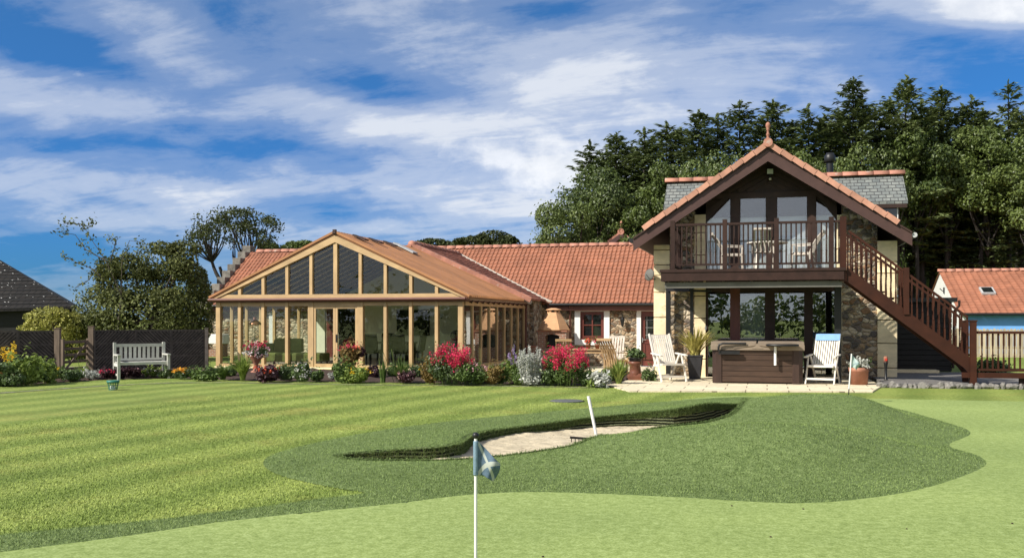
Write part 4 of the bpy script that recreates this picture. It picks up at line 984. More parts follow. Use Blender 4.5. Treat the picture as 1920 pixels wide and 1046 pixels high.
# eaves
m = MB(); m.tube([(CWE + .2, VE - .06, ZM - .06), (UR + .05, VE - .06, ZM - .06)], .06, 8); m.tube([(UL - .1, VE - .06, ZM - .06), (2 * UC - CWE, VE - .06, ZM - .06)], .06, 8); m.build('gutter', 'black', cot)
MB().box(CWE + .1, UR, VE + .03, VE + .08, ZM - .28, ZM - .05).build('eaves_board', 'redfascia', cot); MB().box(CWE + .1, UR, VE + .08, VW - .01, ZM - .3, ZM - .26).build('eaves_soffit', 'redfascia', cot); MB().box(UL, 2 * UC - CWE, VE + .03, VE + .08, ZM - .28, ZM - .05).build('eaves_board', 'redfascia', cot)
p = at_v(1069, 600, VW - .1); m = MB(); m.tube([(p.x, VE - .02, ZM - .1), (p.x, VW - .09, ZM - .38), (p.x, VW - .09, -.2)], .045, 8); m.build('downpipe', 'redfascia', cot)
# crow stepped gable at the left end
m = MB(); ns = 9
for i in range(ns):
    t = (i + .5) / ns; v = VE - .1 + (VR - VE + .1) * i / (ns - 1); z = ZM + .02 + (ZR_ - ZM) * i / (ns - 1)
    m.box(UL - .28, UL + .14, v - .02, v + .47, z - .35, z + .3)
    if i < ns - 1: v2 = 2 * VR - v; m.box(UL - .28, UL + .14, v2 - .45, v2 + .02, z - .35, z + .3)
m.build('crow_steps', 'oldstone', cot, bevel=.02)
m = MB(); m.box(UL - .05, UL + .4, VE + .2, VW - .005, -.2, 2.25); m.build('gable_end_wall', 'rubble_dark', cot)
# cottage window
m = MB(); y0, y1 = VW - .05, VW + .12
m.box(wx0 - .02, wx0 + .2, y0, y1, wz0 - .04, wz1 + .02); m.box(wx1 - .2, wx1 + .02, y0, y1, wz0 - .04, wz1 + .02); m.box(wx0 + .2, wx1 - .2, y0, y1, wz0 - .04, wz0 + .17); m.box(wx0 + .2, wx1 - .2, y0, y1, wz1 - .09, wz1 + .02); m.build('window_surround', 'whitepaint', cot)
m = MB(); a, b, c, d = wx0 + .2, wx1 - .2, wz0 + .17, wz1 - .09; y0, y1 = VW + .03, VW + .1
m.box(a, a + .13, y0, y1, c, d); m.box(b - .13, b, y0, y1, c, d); m.box(a + .13, b - .13, y0, y1, c, c + .16); m.box(a + .13, b - .13, y0, y1, d - .13, d); mx_ = (a + b) / 2
m.box(mx_ - .025, mx_ + .025, y0 + .01, y1, c + .16, d - .13); m.box(a + .13, mx_ - .025, y0 + .012, y1, (c + d) / 2, (c + d) / 2 + .045); m.box(mx_ + .025, b - .13, y0 + .012, y1, (c + d) / 2, (c + d) / 2 + .045); m.box(a - .02, b + .02, y0 - .06, y0, c, c + .05)
WF = m.build('window', 'redwood', cot)
MB().box(a + .1, b - .1, VW + .085, VW + .095, c + .1, d - .1).build('pane', 'darkglass', WF)
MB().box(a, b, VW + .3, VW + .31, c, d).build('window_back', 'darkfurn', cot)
# cottage door
m = MB(); m.box(dx0 - .02, dx0 + .15, VW - .04, VW + .12, -.27, 2.0); m.box(dx1 - .15, dx1 + .02, VW - .04, VW + .12, -.27, 2.0); m.box(dx0 + .15, dx1 - .15, VW - .04, VW + .12, 1.9, 2.0); m.build('door_surround', 'whitepaint', cot)
m = MB(); a, b = dx0 + .15, dx1 - .15; y0, y1 = VW + .04, VW + .1
m.box(a, a + .16, y0, y1, -.25, 1.9); m.box(b - .16, b, y0, y1, -.25, 1.9); m.box(a + .16, b - .16, y0, y1, -.25, -.03); m.box(a + .16, b - .16, y0, y1, .62, .8); m.box(a + .16, b - .16, y0, y1, 1.7, 1.9); m.box(a + .16, b - .16, y0 + .025, y1, -.03, .62)
DR = m.build('door', 'redwood', cot)
MB().box(a + .16, b - .16, y0 + .03, y0 + .04, .8, 1.7).build('pane', 'darkglass', DR)
m = MB(); [m.box(x, x + .012, y0 + .02, y0 + .03, .8, 1.7) for x in (a + .22, b - .24)]; [m.box(a + .16, b - .16, y0 + .021, y0 + .029, z, z + .012) for z in (.95, 1.25, 1.55)]; m.build('leading', 'lead', DR)
m = MB(); m.tube([(a + .06, y0 - .05, .78), (a + .2, y0 - .05, .78)], .014, 6); m.box(a + .045, a + .075, y0 - .06, y0, .68, .86); m.build('handle', 'steel', DR)
# lantern on the wall
p = at_v(1167, 598, VW - .18)
ln = thing('wall_lantern', (p.x, VW - .18, p.z - .25), 'black carriage lantern on the stone wall between window and red door', 'lantern')
m = MB(); m.lathe((0, 0, 0), [(.02, -.06), (.05, 0), (.09, .22), (.1, .23), (.02, .33), (.015, .38)], 6, False); m.build('lamp_body', 'black', ln)
m = MB(); m.tube([(0, 0, .36), (0, .08, .42), (0, .17, .3), (0, .17, .05)], .014, 6); m.build('bracket', 'black', ln)
m = MB(); m.lathe((0, 0, .01), [(.046, 0), (.082, .2)], 6, False); m.build('pane', 'lampglass', ln); ln.children[-1].scale = (1.04, 1.04, 1)
# little gable poking up behind the ridge
gb = thing('small_gable', (at_v(1165, 430, 48).x, 48, 0), 'small tiled gable with a ball finial poking above the cottage ridge', 'gable', world=True)
ga, gl, gr = at_v(1165, 435, 48), at_v(1118, 470, 48), at_v(1212, 470, 48)
m = MB(); m.prism([(gl.x, 48.05, gl.z - 2), (gl.x, 48.05, gl.z - .1), (ga.x, 48.05, ga.z - .12), (gr.x, 48.05, gr.z - .1), (gr.x, 48.05, gr.z - 2)], (0, .3, 0)); m.build('wall', 'rubble_dark', gb)
for q in (gl, gr):
    m = MB()
    for i in range(5): m.bar(ga + (q - ga) * i / 5 + Vector((0, .3, 0)), ga + (q - ga) * (i + .97) / 5 + Vector((0, .3, -.02)), .9, .1)
    m.build('verge_tiles', 'ridge', gb)
    m = MB(); m.bar(ga + Vector((0, -.18, -.2)), q + Vector((0, -.18, -.2)), .08, .2); m.build('barge_board', 'barge', gb)
m = MB(); m.tube([ga + Vector((0, -.2, .0)), ga + Vector((0, .2, 0))], .16, 14); m.lathe(ga, [(.05, .1), (.04, .3), (.09, .34), (.03, .4), (.07, .46), (.03, .54)], 10); m.build('finial', 'ridge', gb)
tag(MB().box(-23.4, -22.2, 37.2, 37.7, .55, .95).build('trough', 'whitepaint', bevel=.02), 'white stone trough beside the cottage wall left of the conservatory', 'trough')
bk = thing('trough_stand', (-22.8, 37.45, 0), 'low dark brick stand under the white trough', 'stand')
m = MB(); m.box(-.55, -.3, -.2, .2, -.1, .549); m.box(.3, .55, -.2, .2, -.1, .549); m.box(-.29, .29, -.15, .2, -.1, .3); m.build('pier', 'brick', bk)
# ================================================================== GABLED HOUSE WITH BALCONY
HL, HR, HV = -2.96, 3.2, 27.0
GC, GZ, GS = .02, 5.91, .649           # gable centre, apex of the barge board, slope
GV = 26.0                               # front of the roof overhang
DKL, DKR, DKV, DKZ = -2.48, 1.74, 24.3, 2.76
def zg(u): return GZ - GS * abs(u - GC)
hs = thing('gabled_house', (GC, HV, 0), 'two storey stone house with deep gable roof over a timber balcony and ball finial', 'house', world=True)
OL, OR_ = -1.6, 1.76
# rubble walls left and right of the glazed opening
def gz(u): return zg(u) - .16
m = MB(); m.prism([(HL + .4, HV, -.2), (OL - .3, HV, -.2), (OL - .3, HV, gz(OL - .3)), (HL + .4, HV, gz(HL + .4))], (0, .4, 0)); m.build('wall', 'rubble', hs); m = MB()
m.prism([(OR_ + .12, HV, -.2), (HR - .45, HV, -.2), (HR - .45, HV, gz(HR - .45)), (OR_ + .12, HV, gz(OR_ + .12))], (0, .4, 0))
m.build('wall', 'rubble', hs)
for a_ in (HL, HR - .4): MB().box(a_, a_ + .4, HV + .5, 36, -.2, 3.4).build('wall', 'rubble', hs)
def quoin(x0, x1, zs, name, y0=HV - .03, y1=HV + .5, sl=None):
    m = MB()
    for a, b in zip(zs, zs[1:]):
        if sl is None or b <= sl(x1 if x1 > 0 else x0): m.box(x0, x1, y0, y1, a + .01, b - .01)
        elif a < sl(x1 if x1 > 0 else x0) : m.prism([(x0, y0, a + .006), (x1, y0, a + .006), (x1, y0, min(b, sl(x1))), (x0, y0, min(b, sl(x0)))], (0, y1 - y0, 0))
    return m.build(name, 'sandstone', hs, bevel=.012)
quoin(HL - .03, HL + .4, [-.1, .42, 1.0, 1.62, 2.3, 2.76, 3.05, 3.45, 3.6], 'quoin', sl=gz)
quoin(HR - .45, HR + .03, [-.1, .32, .95, 1.55, 2.12, 2.75, 3.05, 3.6], 'quoin', sl=gz)
quoin(OL - .3, OL, [-.1, .5, 1.0, 1.6, 2.2, 2.7, 3.3, 3.9, 4.4], 'jamb', HV - .015, HV + .35, sl=gz)
quoin(OR_, OR_ + .12, [-.1, .6, 1.3, 2.0, 2.75, 3.4, 4.3], 'jamb', HV - .015, HV + .35, sl=gz)
# dark timber gable panel with chevron boards
m = MB(); m.prism([(OL, HV + .1, 4.3), (OR_, HV + .1, 4.3), (OR_, HV + .1, gz(OR_)), (GC, HV + .1, gz(GC)), (OL, HV + .1, gz(OL))], (0, .1, 0))
i = 0
for k in range(9):
    d = .14 * k
    for sg in (-1, 1):
        z0 = 4.97; a = Vector((GC + sg * (1.15), HV + .085, z0 - .35 + d)); b = Vector((GC, HV + .085, z0 + .3 + d))
        if b.z > gz(GC) - .12: continue
        lo = max(0.0, (z0 - a.z) / (b.z - a.z)); a = a + (b - a) * lo
        m.bar(a, b, .03, .1)
m.build('gable_panel', 'darkwood', hs)
m = MB(); m.box(HL + .42, HR - .47, HV + .36, HV + .42, 3.2, 3.3); m.build('lintel', 'darkwood', hs)
# room behind the glass
m = MB(); m.box(OL - .2, OR_ + .2, HV + 3, HV + 3.1, 0, 5.2); m.box(OL - .25, OL - .2, HV + .41, HV + 3, 0, 3.9); m.box(OR_ + .2, OR_ + .25, HV + .41, HV + 3, 0, 3.9); m.box(OL - .2, OR_ + .2, HV + .41, HV + 3, 2.45, 2.7); m.build('room_lining', 'darkwood', hs)
# upper glazing
fy0, fy1 = HV + .02, HV + .14
def frame_post(x0, x1, z0, z1, name='glazing_post', mat='darkwood', dy=0): return MB().box(x0, x1, fy0 + dy, fy1 + dy, z0, z1).build(name, mat, hs)
for x0, x1 in ((-.95, -.7), (-.03, .25), (1.02, 1.24)): frame_post(x0, x1, DKZ, 4.79)
frame_post(OL, OR_, 4.792, 4.94, 'glazing_rail')
def glaz(poly, nm='window_pane', dy=.07): m = MB(); m.prism([(x, HV + dy, z) for x, z in poly], (0, .01, 0)); return m.build(nm, 'glass_house' if nm == 'lower_pane' else 'glass_up', hs)
glaz([(OL + .05, DKZ), (-.96, DKZ), (-.96, 4.79), (OL + .05, 4.18)]); glaz([(1.25, DKZ), (OR_ - .02, DKZ), (OR_ - .02, 4.25), (1.25, 4.79)])
glaz([(-.69, DKZ + .1), (-.04, DKZ + .1), (-.04, 4.79), (-.69, 4.79)], 'balcony_door_pane'); glaz([(.26, DKZ + .1), (1.01, DKZ + .1), (1.01, 4.79), (.26, 4.79)], 'balcony_door_pane')
m = MB(); m.prism([(OL, fy0 - .01, 4.12), (OL + .02, fy0 - .01, 4.22), (-.95, fy0 - .01, 4.86), (-.95, fy0 - .01, 4.94), (OL, fy0 - .01, 4.5)], (0, .1, 0)); m.build('raking_rail', 'darkwood', hs); m = MB(); m.prism([(OR_, fy0 - .01, 4.15), (OR_, fy0 - .01, 4.5), (1.24, fy0 - .01, 4.94), (1.24, fy0 - .01, 4.86)], (0, .1, 0)); m.build('raking_rail', 'darkwood', hs)
MB().prism([(OL + .02, HV + .16, DKZ), (OR_ - .02, HV + .16, DKZ), (OR_ - .02, HV + .16, 4.3), (1.2, HV + .16, 4.78), (-.95, HV + .16, 4.78), (OL + .02, HV + .16, 4.2)], (0, .01, 0)).build('blind', 'blind', hs)
# lower glazing
for x0, x1, mt in ((OL, OL + .06, 'darkwood'), (-.96, -.7, 'redwood'), (-.06, .2, 'darkwood'), (.94, 1.16, 'darkwood'), (OR_ - .05, OR_, 'darkwood')): MB().box(x0, x1, fy0, fy1, .03, 2.4).build('glazing_post', mt, hs)
MB().box(OL, OR_, fy0 + .001, fy1 - .001, 2.3, 2.69).build('glazing_rail', 'darkwood', hs)
for x0, x1 in ((OL + .06, -.96), (-.7, -.06), (.2, .94), (1.16, OR_ - .05)): glaz([(x0, .1), (x1, .1), (x1, 2.3), (x0, 2.3)], 'lower_pane')
MB().box(-.72, -.04, HV + .2, HV + .21, .1, 2.2).build('blind', 'blind', hs)
# roof
for sg in (-1, 1):
    e = GC + sg * 3.40; ze = zg(e)
    m = MB(); m.prism([(GC, GV + .1, GZ - .06), (e, GV + .1, ze - .06), (e, GV + .1, ze - .16), (GC, GV + .1, GZ - .16)], (0, 11.4, 0)); m.build('roof_soffit', 'darkwood', hs)
    d = Vector((GC - e, 0, GZ - ze)); o = (e, GV + .15, ze - .02) if sg > 0 else (e, 36, ze - .02)
    m = MB(); pantiles(m, o, (0, sg, 0), d, 36 - GV - .15, d.length, .25, .3); m.build('roof', 'pantile', hs)
    # barge board
    e2 = GC + sg * 3.44; z2 = zg(e2)
    m = MB(); m.prism([(GC, GV, GZ - .0), (e2, GV, z2), (e2, GV, z2 - .3), (GC, GV, GZ - .31)], (0, .06, 0)); m.build('barge_board', 'barge', hs)
    m = MB(); m.prism([(GC, GV - .03, GZ + .055), (e2, GV - .03, z2 + .055), (e2, GV - .03, z2 + .001), (GC, GV - .03, GZ + .001)], (0, .1, 0)); m.build('barge_fillet', 'darkwood', hs)
    m = MB(); a, b = Vector((GC + sg * .06, 0, GZ + .13)), Vector((GC + sg * (3.12 if sg > 0 else 3.18), 0, zg(3.15) + .13)); n_ = 11
    for i in range(n_):
        p, q = a + (b - a) * i / n_, a + (b - a) * (i + .985) / n_; u_ = (GS * sg, 0, 1)
        m.bar(p + Vector((0, GV + .1, .02)), q + Vector((0, GV + .1, -.01)), .34, .05, u_); m.bar(p + Vector((0, GV - .06, -.035)), q + Vector((0, GV - .06, -.06)), .035, .135, u_)
    m.build('verge_tiles', 'verge', hs)
    m = MB(); m.tube([(e2 + sg * .06, GV + .02, z2 - .03), (e2 + sg * .06, 36, z2 - .03)], .065, 8); m.build('gutter', 'lead' if sg > 0 else 'black', hs)
m = MB(); ridge_tiles(m, (GC, GV + .1, GZ + .14), (GC, 36, GZ + .14), .13); m.build('ridge_tiles', 'verge', hs)
m = MB(); m.tube([(GC, GV - .12, GZ + .15), (GC, GV + .14, GZ + .15)], .115, 18)
m.lathe((GC, GV, GZ + .22), [(.05, 0), (.04, .05), (.03, .1), (.042, .13), (.05, .155), (.03, .18), (.03, .25), (.048, .275), (.034, .3), (.055, .34), (.062, .38), (.05, .43), (.02, .46)], 14); m.build('finial', 'ridge', hs)
# flood light in the gable
p = at_v(1444, 322, HV - .1); m = MB(); m.box(p.x - .09, p.x + .09, HV - .14, HV - .02, p.z - .08, p.z + .08); m.box(p.x - .02, p.x + .02, HV - .02, HV + .1, p.z - .2, p.z - .05); FLD = m.build('floodlight', 'black', hs)
m = MB(); m.box(p.x - .075, p.x + .075, HV - .15, HV - .142, p.z - .065, p.z + .065); m.build('lens', 'lampglass', FLD); m = MB(); m.ball((p.x, HV - .1, p.z - .19), .035); m.build('sensor', 'whitepaint', FLD)
# slate cross roof, dormer walls, flue
SV, SZ, EV, EZ = 30.0, 5.68, 28.95, 4.83
m = MB(); m.prism([(-2.92, EV, EZ), (-2.92, SV, SZ), (-2.92, SV, SZ - .08), (-2.92, EV, EZ - .08)], (6.66, 0, 0)); m.prism([(-2.92, SV, SZ), (-2.92, 2 * SV - EV, EZ), (-2.92, 2 * SV - EV, EZ - .08), (-2.92, SV, SZ - .08)], (6.66, 0, 0)); m.build('slate_roof', 'slate', hs)
m = MB(); ridge_tiles(m, (-2.98, SV, SZ + .05), (3.8, SV, SZ + .05), .13, 16); m.build('slate_ridge_tiles', 'ridge', hs)
m = MB(); m.box(-2.75, 3.55, EV + .16, 2 * SV - EV - .16, 3.1, EZ - .02); m.build('dormer_wall', 'darkwood', hs)
m = MB(); m.box(-2.9, 3.72, EV - .02, EV + .02, EZ - .19, EZ - .085); m.build('dormer_fascia', 'darkwood', hs)
p = at_v(1668, 398, EV + .14); m = MB(); m.box(p.x - .22, p.x + .22, EV + .12, EV + .165, p.z - .25, p.z + .25); DW = m.build('dormer_window', 'whitepaint', hs); MB().box(p.x - .19, p.x + .19, EV + .112, EV + .119, p.z - .22, p.z + .22).build('pane', 'darkglass', DW)
m = MB(); m.tube([(1.82, 31, 4.8), (1.82, 31, 6.3)], .1, 12); m.lathe((1.82, 31, 6.25), [(.12, 0), (.16, .05), (.16, .2), (.13, .24), (.1, .3)], 12); m.build('flue', 'black', hs)
# ---- balcony
B = MB().box(DKL, DKR, DKV, HV, 2.7, DKZ).build('balcony', 'darkwood', hs)
m = MB(); m.box(DKL - .06, DKR + .05, DKV - .07, DKV - .001, 2.71, 2.78); m.box(DKL - .02, DKR, DKV - .05, DKV - .002, 2.5, 2.709); m.build('fascia', 'railwood', B)
m = MB(); m.box(DKL - .04, DKL - .001, DKV, HV - .04, 2.5, 2.74); m.box(DKR + .001, DKR + .04, DKV, HV - .04, 2.5, 2.74)
for k in range(7): x = DKL + .1 + k * .66; m.box(x, x + .06, DKV + .01, HV - .02, 2.48, 2.699)
m.build('joists', 'darkwood', B)
MB().box(DKL + .05, DKR - .04, DKV + .06, DKV + .2, 2.33, 2.47).build('awning_cassette', 'grey', B)
def baluster(p, h, parent, mat):
    """square ends, turned middle with pale beads"""
    m = MB(); x, y, z = p; m.box(x - .018, x + .018, y - .018, y + .018, z, z + h * .3)
    m.lathe((x, y, z + h * .3), [(.018, 0), (.022, .02), (.012, .035), (.021, .055), (.012, .075), (.015, .1), (.012, h * .36 - .1), (.012, h * .36 - .07), (.021, h * .36 - .05), (.012, h * .36 - .03), (.022, h * .36 - .015), (.018, h * .36)], 8)
    m.box(x - .018, x + .018, y - .018, y + .018, z + h * .66, z + h); return m.build('baluster', mat, parent)
RB, RT = DKZ + .13, DKZ + 1.1
nx = [at_v(x, 418, DKV).x for x in (1261, 1359, 1456, 1559)] + [at_v(1581, 418, DKV).x]
for i, x in enumerate(nx):
    m = MB(); w = .055 if i < 4 else .07; y = DKV + .06; m.box(x - w, x + w, y - w, y + w, DKZ if i < 4 else 2.46, DKZ + 1.2); m.prism([(x - w, y - w, DKZ + 1.2), (x + w, y - w, DKZ + 1.2), (x + w, y + w, DKZ + 1.2), (x - w, y + w, DKZ + 1.2)], (0, 0, .015)); m.build('newel_post', 'railwood' if i < 4 else 'stairwood', B)
for i in range(4):
    a, b = nx[i] + .055, nx[i + 1] - .055; y = DKV + .06; m = MB(); m.box(a, b, y - .035, y + .035, RT - .02, RT + .035); m.box(a, b, y - .03, y + .03, RB - .02, RB + .025); m.build('rail', 'railwood', B)
    n_ = 10 if i < 3 else 2
    for k in range(n_): baluster((a + (b - a) * (k + .5 + .08 * (k - n_ / 2) / n_) / n_, y, RB + .025), RT - RB - .045, B, 'railwood')
y0, y1, x = DKV + .12, HV - .05, nx[0]; m = MB(); m.box(x - .035, x + .035, y0, y1, RT - .02, RT + .035); m.box(x - .03, x + .03, y0, y1, RB - .02, RB + .025); m.build('rail', 'railwood', B)
for k in range(12): baluster((x, y0 + (y1 - y0) * (k + .5) / 12, RB + .025), RT - RB - .045, B, 'railwood')
# posts and screen rail under the balcony
pa, pb = at_v(1253, 700, HV - .25), at_v(1297, 700, HV - 1.0)
m = MB(); m.box(pa.x - .06, pa.x + .06, HV - .3, HV - .18, 0, 2.49); m.build('support_post', 'black', B)
m = MB(); m.box(pb.x - .04, pb.x + .04, HV - 1.04, HV - .96, 0, 2.49); m.build('support_post', 'black', B)
m = MB(); m.bar((pa.x, HV - .3, 2.36), (pb.x - .04, HV - 1.0, 2.33), .05, .08); m.bar((pb.x + .04, HV - 1.0, 2.31), (OL + .2, HV - 1.0, 2.3), .05, .06); m.build('screen_rail', 'black', B)
pr = at_v(1572, 640, DKV + .9); m = MB(); m.box(pr.x - .09, pr.x + .07, DKV + .85, DKV + 1.0, 0, 2.49); m.build('support_post', 'black', B)
m = MB(); m.box(OL - .02, OL + .03, HV - .12, HV - .016, 1.3, 1.36); m.box(OL - .01, OL + .02, HV - .14, HV - .12, 1.28, 1.4); m.build('outside_tap', 'steel', hs)

# ================================================================== STAIRCASE
stv = DKV + .06
sc = thing('staircase', (3.2, stv, 0), 'steep red brown timber staircase with turned balusters climbing to the balcony', 'staircase', world=True)
sa, sb = Vector((1.80, stv, 2.80)), Vector((4.45, stv, .72))      # top edge of the near stringer
def zs(u, z0=0.0): return sa.z + (sb.z - sa.z) * (u - sa.x) / (sb.x - sa.x) + z0
for y in (stv, stv + .9):
    m = MB(); m.prism([(1.81, y - .025, zs(1.81)), (4.47, y - .025, zs(4.47)), (4.47, y - .025, .3), (4.35, y - .025, zs(4.35) - .34), (1.81, y - .025, zs(1.81) - .34)], (0, .05, 0)); m.build('stringer', 'stairwood', sc)
    m = MB(); m.bar((1.84, y, zs(1.84) + .87), (3.05, y, zs(3.05) + .87), .07, .05); m.bar((3.17, y, zs(3.17) + .87), (4.42, y, zs(4.42) + .87), .07, .05); m.build('handrail', 'stairwood', sc)
    m = MB(); m.box(3.05, 3.17, y - .06, y + .06, zs(3.1) - .1, zs(3.1) + .98); m.build('newel_post', 'stairwood', sc)
    m = MB(); m.box(4.47, 4.6, y - .065, y + .065, .05, 1.52); m.box(4.455, 4.615, y - .08, y + .08, 1.521, 1.55); m.build('newel_post', 'stairwood', sc)
    for a, b in ((1.84, 3.05), (3.17, 4.47)):
        for k in range(11): u = a + (b - a) * (k + .5) / 11; baluster((u, y, zs(u) - .02), .87, sc, 'stairwood')
for k in range(12):
    u = 2.0 + k * .205; z = zs(u) - .1; m = MB(); m.box(u - .02, u + .24, stv + .026, stv + .874, z - .035, z); m.build('tread', 'stairwood', sc)
# low railing that runs on from the foot of the stairs
rl = thing('garden_railing', (5.6, stv, 0), 'red brown balustrade running right from the foot of the stairs on low posts', 'railing', world=True)
m = MB(); m.box(4.62, 7.2, stv - .04, stv + .04, 1.24, 1.3); m.build('rail', 'stairwood', rl)
m = MB(); m.box(4.62, 7.2, stv - .03, stv + .03, .4, .45); m.box(4.3, 7.2, stv - .031, stv + .05, .24, .36); m.build('rail', 'stairwood', rl)
for k in range(9): baluster((4.72 + .113 * k, stv, .45), .8, rl, 'stairwood')
for x in (5.72, 7.1): MB().box(x - .09, x + .09, stv - .07, stv + .07, .12, 1.4).build('newel_post', 'stairwood', rl)
for k in range(9): baluster((5.95 + .113 * k, stv, .45), .8, rl, 'stairwood')
for x in (4.55, 5.6, 7.0): MB().box(x - .08, x + .08, stv + .06, stv + .18, .0, .24).build('foot_post', 'darkwood', rl)
# dark shed behind the stairs
sh = thing('timber_shed', (4.3, 30, 0), 'black flat roofed timber shed in the shade behind the stairs', 'shed', world=True)
m = MB(); m.box(3.3, 5.02, 30, 33, .1, 2.05)
for k in range(13): m.box(3.3, 5.03, 29.97, 29.999, .12 + k * .15, .12 + k * .15 + .13)
m.build('wall', 'blacktimber', sh); m = MB(); m.box(3.25, 5.15, 29.8, 33.1, 2.06, 2.18); m.build('roof', 'black', sh)
m = MB(); m.tube([(5.2, 29.85, 2.1), (5.2, 29.85, 1.95), (5.08, 29.92, 1.8), (5.06, 29.95, .2)], .035, 8); m.build('downpipe', 'darkwood', sh); m = MB(); m.box(3.3, 4.6, 29.3, 29.9, -.02, .16); m.build('door_step', 'sandstone', sh)
# satellite dish at the eaves corner
p = at_v(1217, 515, HV - .25); sd = thing('satellite_dish', (p.x, HV - .22, p.z), 'small grey satellite dish on the corner of the gabled house', 'satellite dish')
m = MB(); m.lathe((0, 0, 0), [(.02, .05), (.1, .035), (.18, .01), (.2, -.01), (.19, -.015), (.1, .02), (.02, .035)], 18); o = m.build('dish', 'grey', sd); o.scale = (.85, .85, .85); o.rotation_euler = (R(80), 0, R(-35))
m = MB(); m.tube([(0, 0, 0), (.05, .1, -.12), (.15, .16, -.12)], .015, 6); m.tube([(0, -.02, -.1), (-.06, -.2, .0)], .008, 6); m.build('bracket', 'black', sd)
# bollard light by the right quoin
p = at_z(1660, 712, .09); bl = thing('bollard_light', (p.x, p.y - .1, .09), 'thin black garden bollard light with a red top before the sandstone corner', 'light')
m = MB(); m.lathe((0, 0, 0), [(.05, 0), (.05, .02), (.03, .04), (.03, .3), (.05, .42), (.05, .44)], 12); m.build('post', 'black', bl); m = MB(); m.lathe((0, 0, .44), [(.05, 0), (.05, .12), (.03, .14)], 12); m.build('lamp_head', 'terracotta', bl); m = MB(); m.tube([(0, -.052, .5), (0, -.06, .5)], .03, 10); m.build('lens', 'red', bl)

# ================================================================== GARDEN FURNITURE
def recliner(x, y, rz, label, mat, blue=False, z=.03):
    c = thing('reclining_chair', (x, y, z), label, 'garden chair', 'slatted reclining chairs by the hot tub', rz)
    m = MB()
    for k in range(9): xx = -.25 + k * .0625; m.bar((xx, -.36, .44), (xx, .1, .4), .045, .02)
    m.bar((-.29, -.36, .425), (-.29, .14, .385), .03, .05); m.bar((.29, -.36, .425), (.29, .14, .385), .03, .05); m.bar((-.29, -.38, .43), (.29, -.38, .43), .04, .045); m.build('seat', mat, c)
    t0, t1 = Vector((0, .06, .4)), Vector((0, .46, 1.14)); m = MB()
    for k in range(9): xx = Vector((-.22 + k * .055, 0, 0)); m.bar(t0 + xx, t1 + xx * 1.02, .036, .018, (0, -1, .5))
    for s in (-1, 1): m.bar(t0 + Vector((.27 * s, 0, -.02)), t1 + Vector((.275 * s, .01, .03)), .035, .045, (0, -1, .5))
    m.bar(t0 + Vector((-.25, .02, .05)), t0 + Vector((.25, .02, .05)), .03, .04); m.build('backrest', mat, c)
    m = MB(); m.bar(t1 + Vector((-.28, 0, -.035)), t1 + Vector((.28, 0, -.035)), .045, .09, (0, .4, 1)); m.build('head_rail', 'teak' if not blue else mat, c)
    for s in (-1, 1):
        xx = .33 * s; m = MB(); m.bar((xx, -.4, .655), (xx, .16, .69), .07, .03); m.bar((xx, -.44, .64), (xx, -.39, .655), .068, .03); m.build('armrest', mat, c)
        for (a, b) in (((xx, -.44, 0), (xx, -.16, .645)), ((xx - .05 * s, .4, 0), (xx - .05 * s, -.12, .64))): MB().bar(a, b, .03, .055, (0, 1, 0)).build('leg', mat, c)
    MB().bar((-.33, -.385, .13), (.33, -.385, .13), .03, .045).build('stretcher', mat, c); MB().bar((-.28, .3, .13), (.28, .3, .13), .03, .045).build('stretcher', mat, c)
    if blue:
        t = MB(); d = (t1 - t0).normalized(); q = t1 + d * .03
        t.prism([q + Vector((-.29, -.035, .02)), q + Vector((.29, -.035, .02)), q - d * .16 + Vector((.29, -.04, 0)), q - d * .16 + Vector((-.29, -.04, 0))], (0, .09, 0)); o = t.build('towel', 'towel', None, bevel=.012)
        o.matrix_world = Matrix.Translation((x, y, z)) @ Matrix.Rotation(rz, 4, 'Z'); tag(o, 'sky blue towel folded over the top of the right reclining chair', 'towel')
    return c
p = at_z(1545, 719, .03); recliner(p.x, p.y, R(-16), 'pale slatted reclining chair right of the hot tub with a blue towel on its back', 'paleteak', True)
p = at_z(1250, 714, .03); recliner(p.x, p.y, R(30), 'weathered slatted reclining chair left of the hot tub beside the sandstone corner', 'paleteak')
# hot tub
p = at_z(1334, 718, .03); TX, TY = p.x, p.y
tb = thing('hot_tub', (TX + 1.07, TY + 1.07, .03), 'square brown slatted hot tub under a folded tan cover', 'hot tub')
m = MB(); m.box(-1.0, 1.0, -1.0, 1.0, .02, .84); m.build('shell', 'darkwood', tb)
def tub_panel(f):
    m = MB()
    for k in range(6): f(m, .04 + k * .13, .04 + k * .13 + .122)
    m.build('panel', 'tub', tb, bevel=.006)
tub_panel(lambda m, a, b: m.box(-.84, .84, -1.03, -1.0, a, b)); tub_panel(lambda m, a, b: m.box(-1.03, -1.0, -.84, .84, a, b)); tub_panel(lambda m, a, b: m.box(1.0, 1.03, -.84, .84, a, b))
for sx in (-1, 1):
    for sy in (-1, 1): MB().lathe((sx * .9, sy * .9, .01), [(.165, 0), (.165, .83)], 8, False, ph=R(22.5)).build('corner_post', 'tubcorner', tb)
m = MB(); m.box(-1.08, -.02, -1.08, 1.08, .85, 1.0); m.box(.02, 1.08, -1.08, 1.08, .85, 1.0); m.box(-1.09, 1.09, -1.09, -1.075, .8, .93); m.box(-1.09, -1.075, -1.07, 1.07, .8, .93); CV = m.build('cover', 'cover', tb, bevel=.03)
m = MB(); m.prism([(-.12, -1.1, .84), (.14, -1.1, .84), (.0, -1.1, .97)], (0, .03, 0)); m.bar((-.55, -1.1, .86), (-.05, -1.1, .93), .02, .03); m.bar((.05, -1.1, .93), (.55, -1.1, .86), .02, .03); m.build('cover_fold', 'cover', CV)
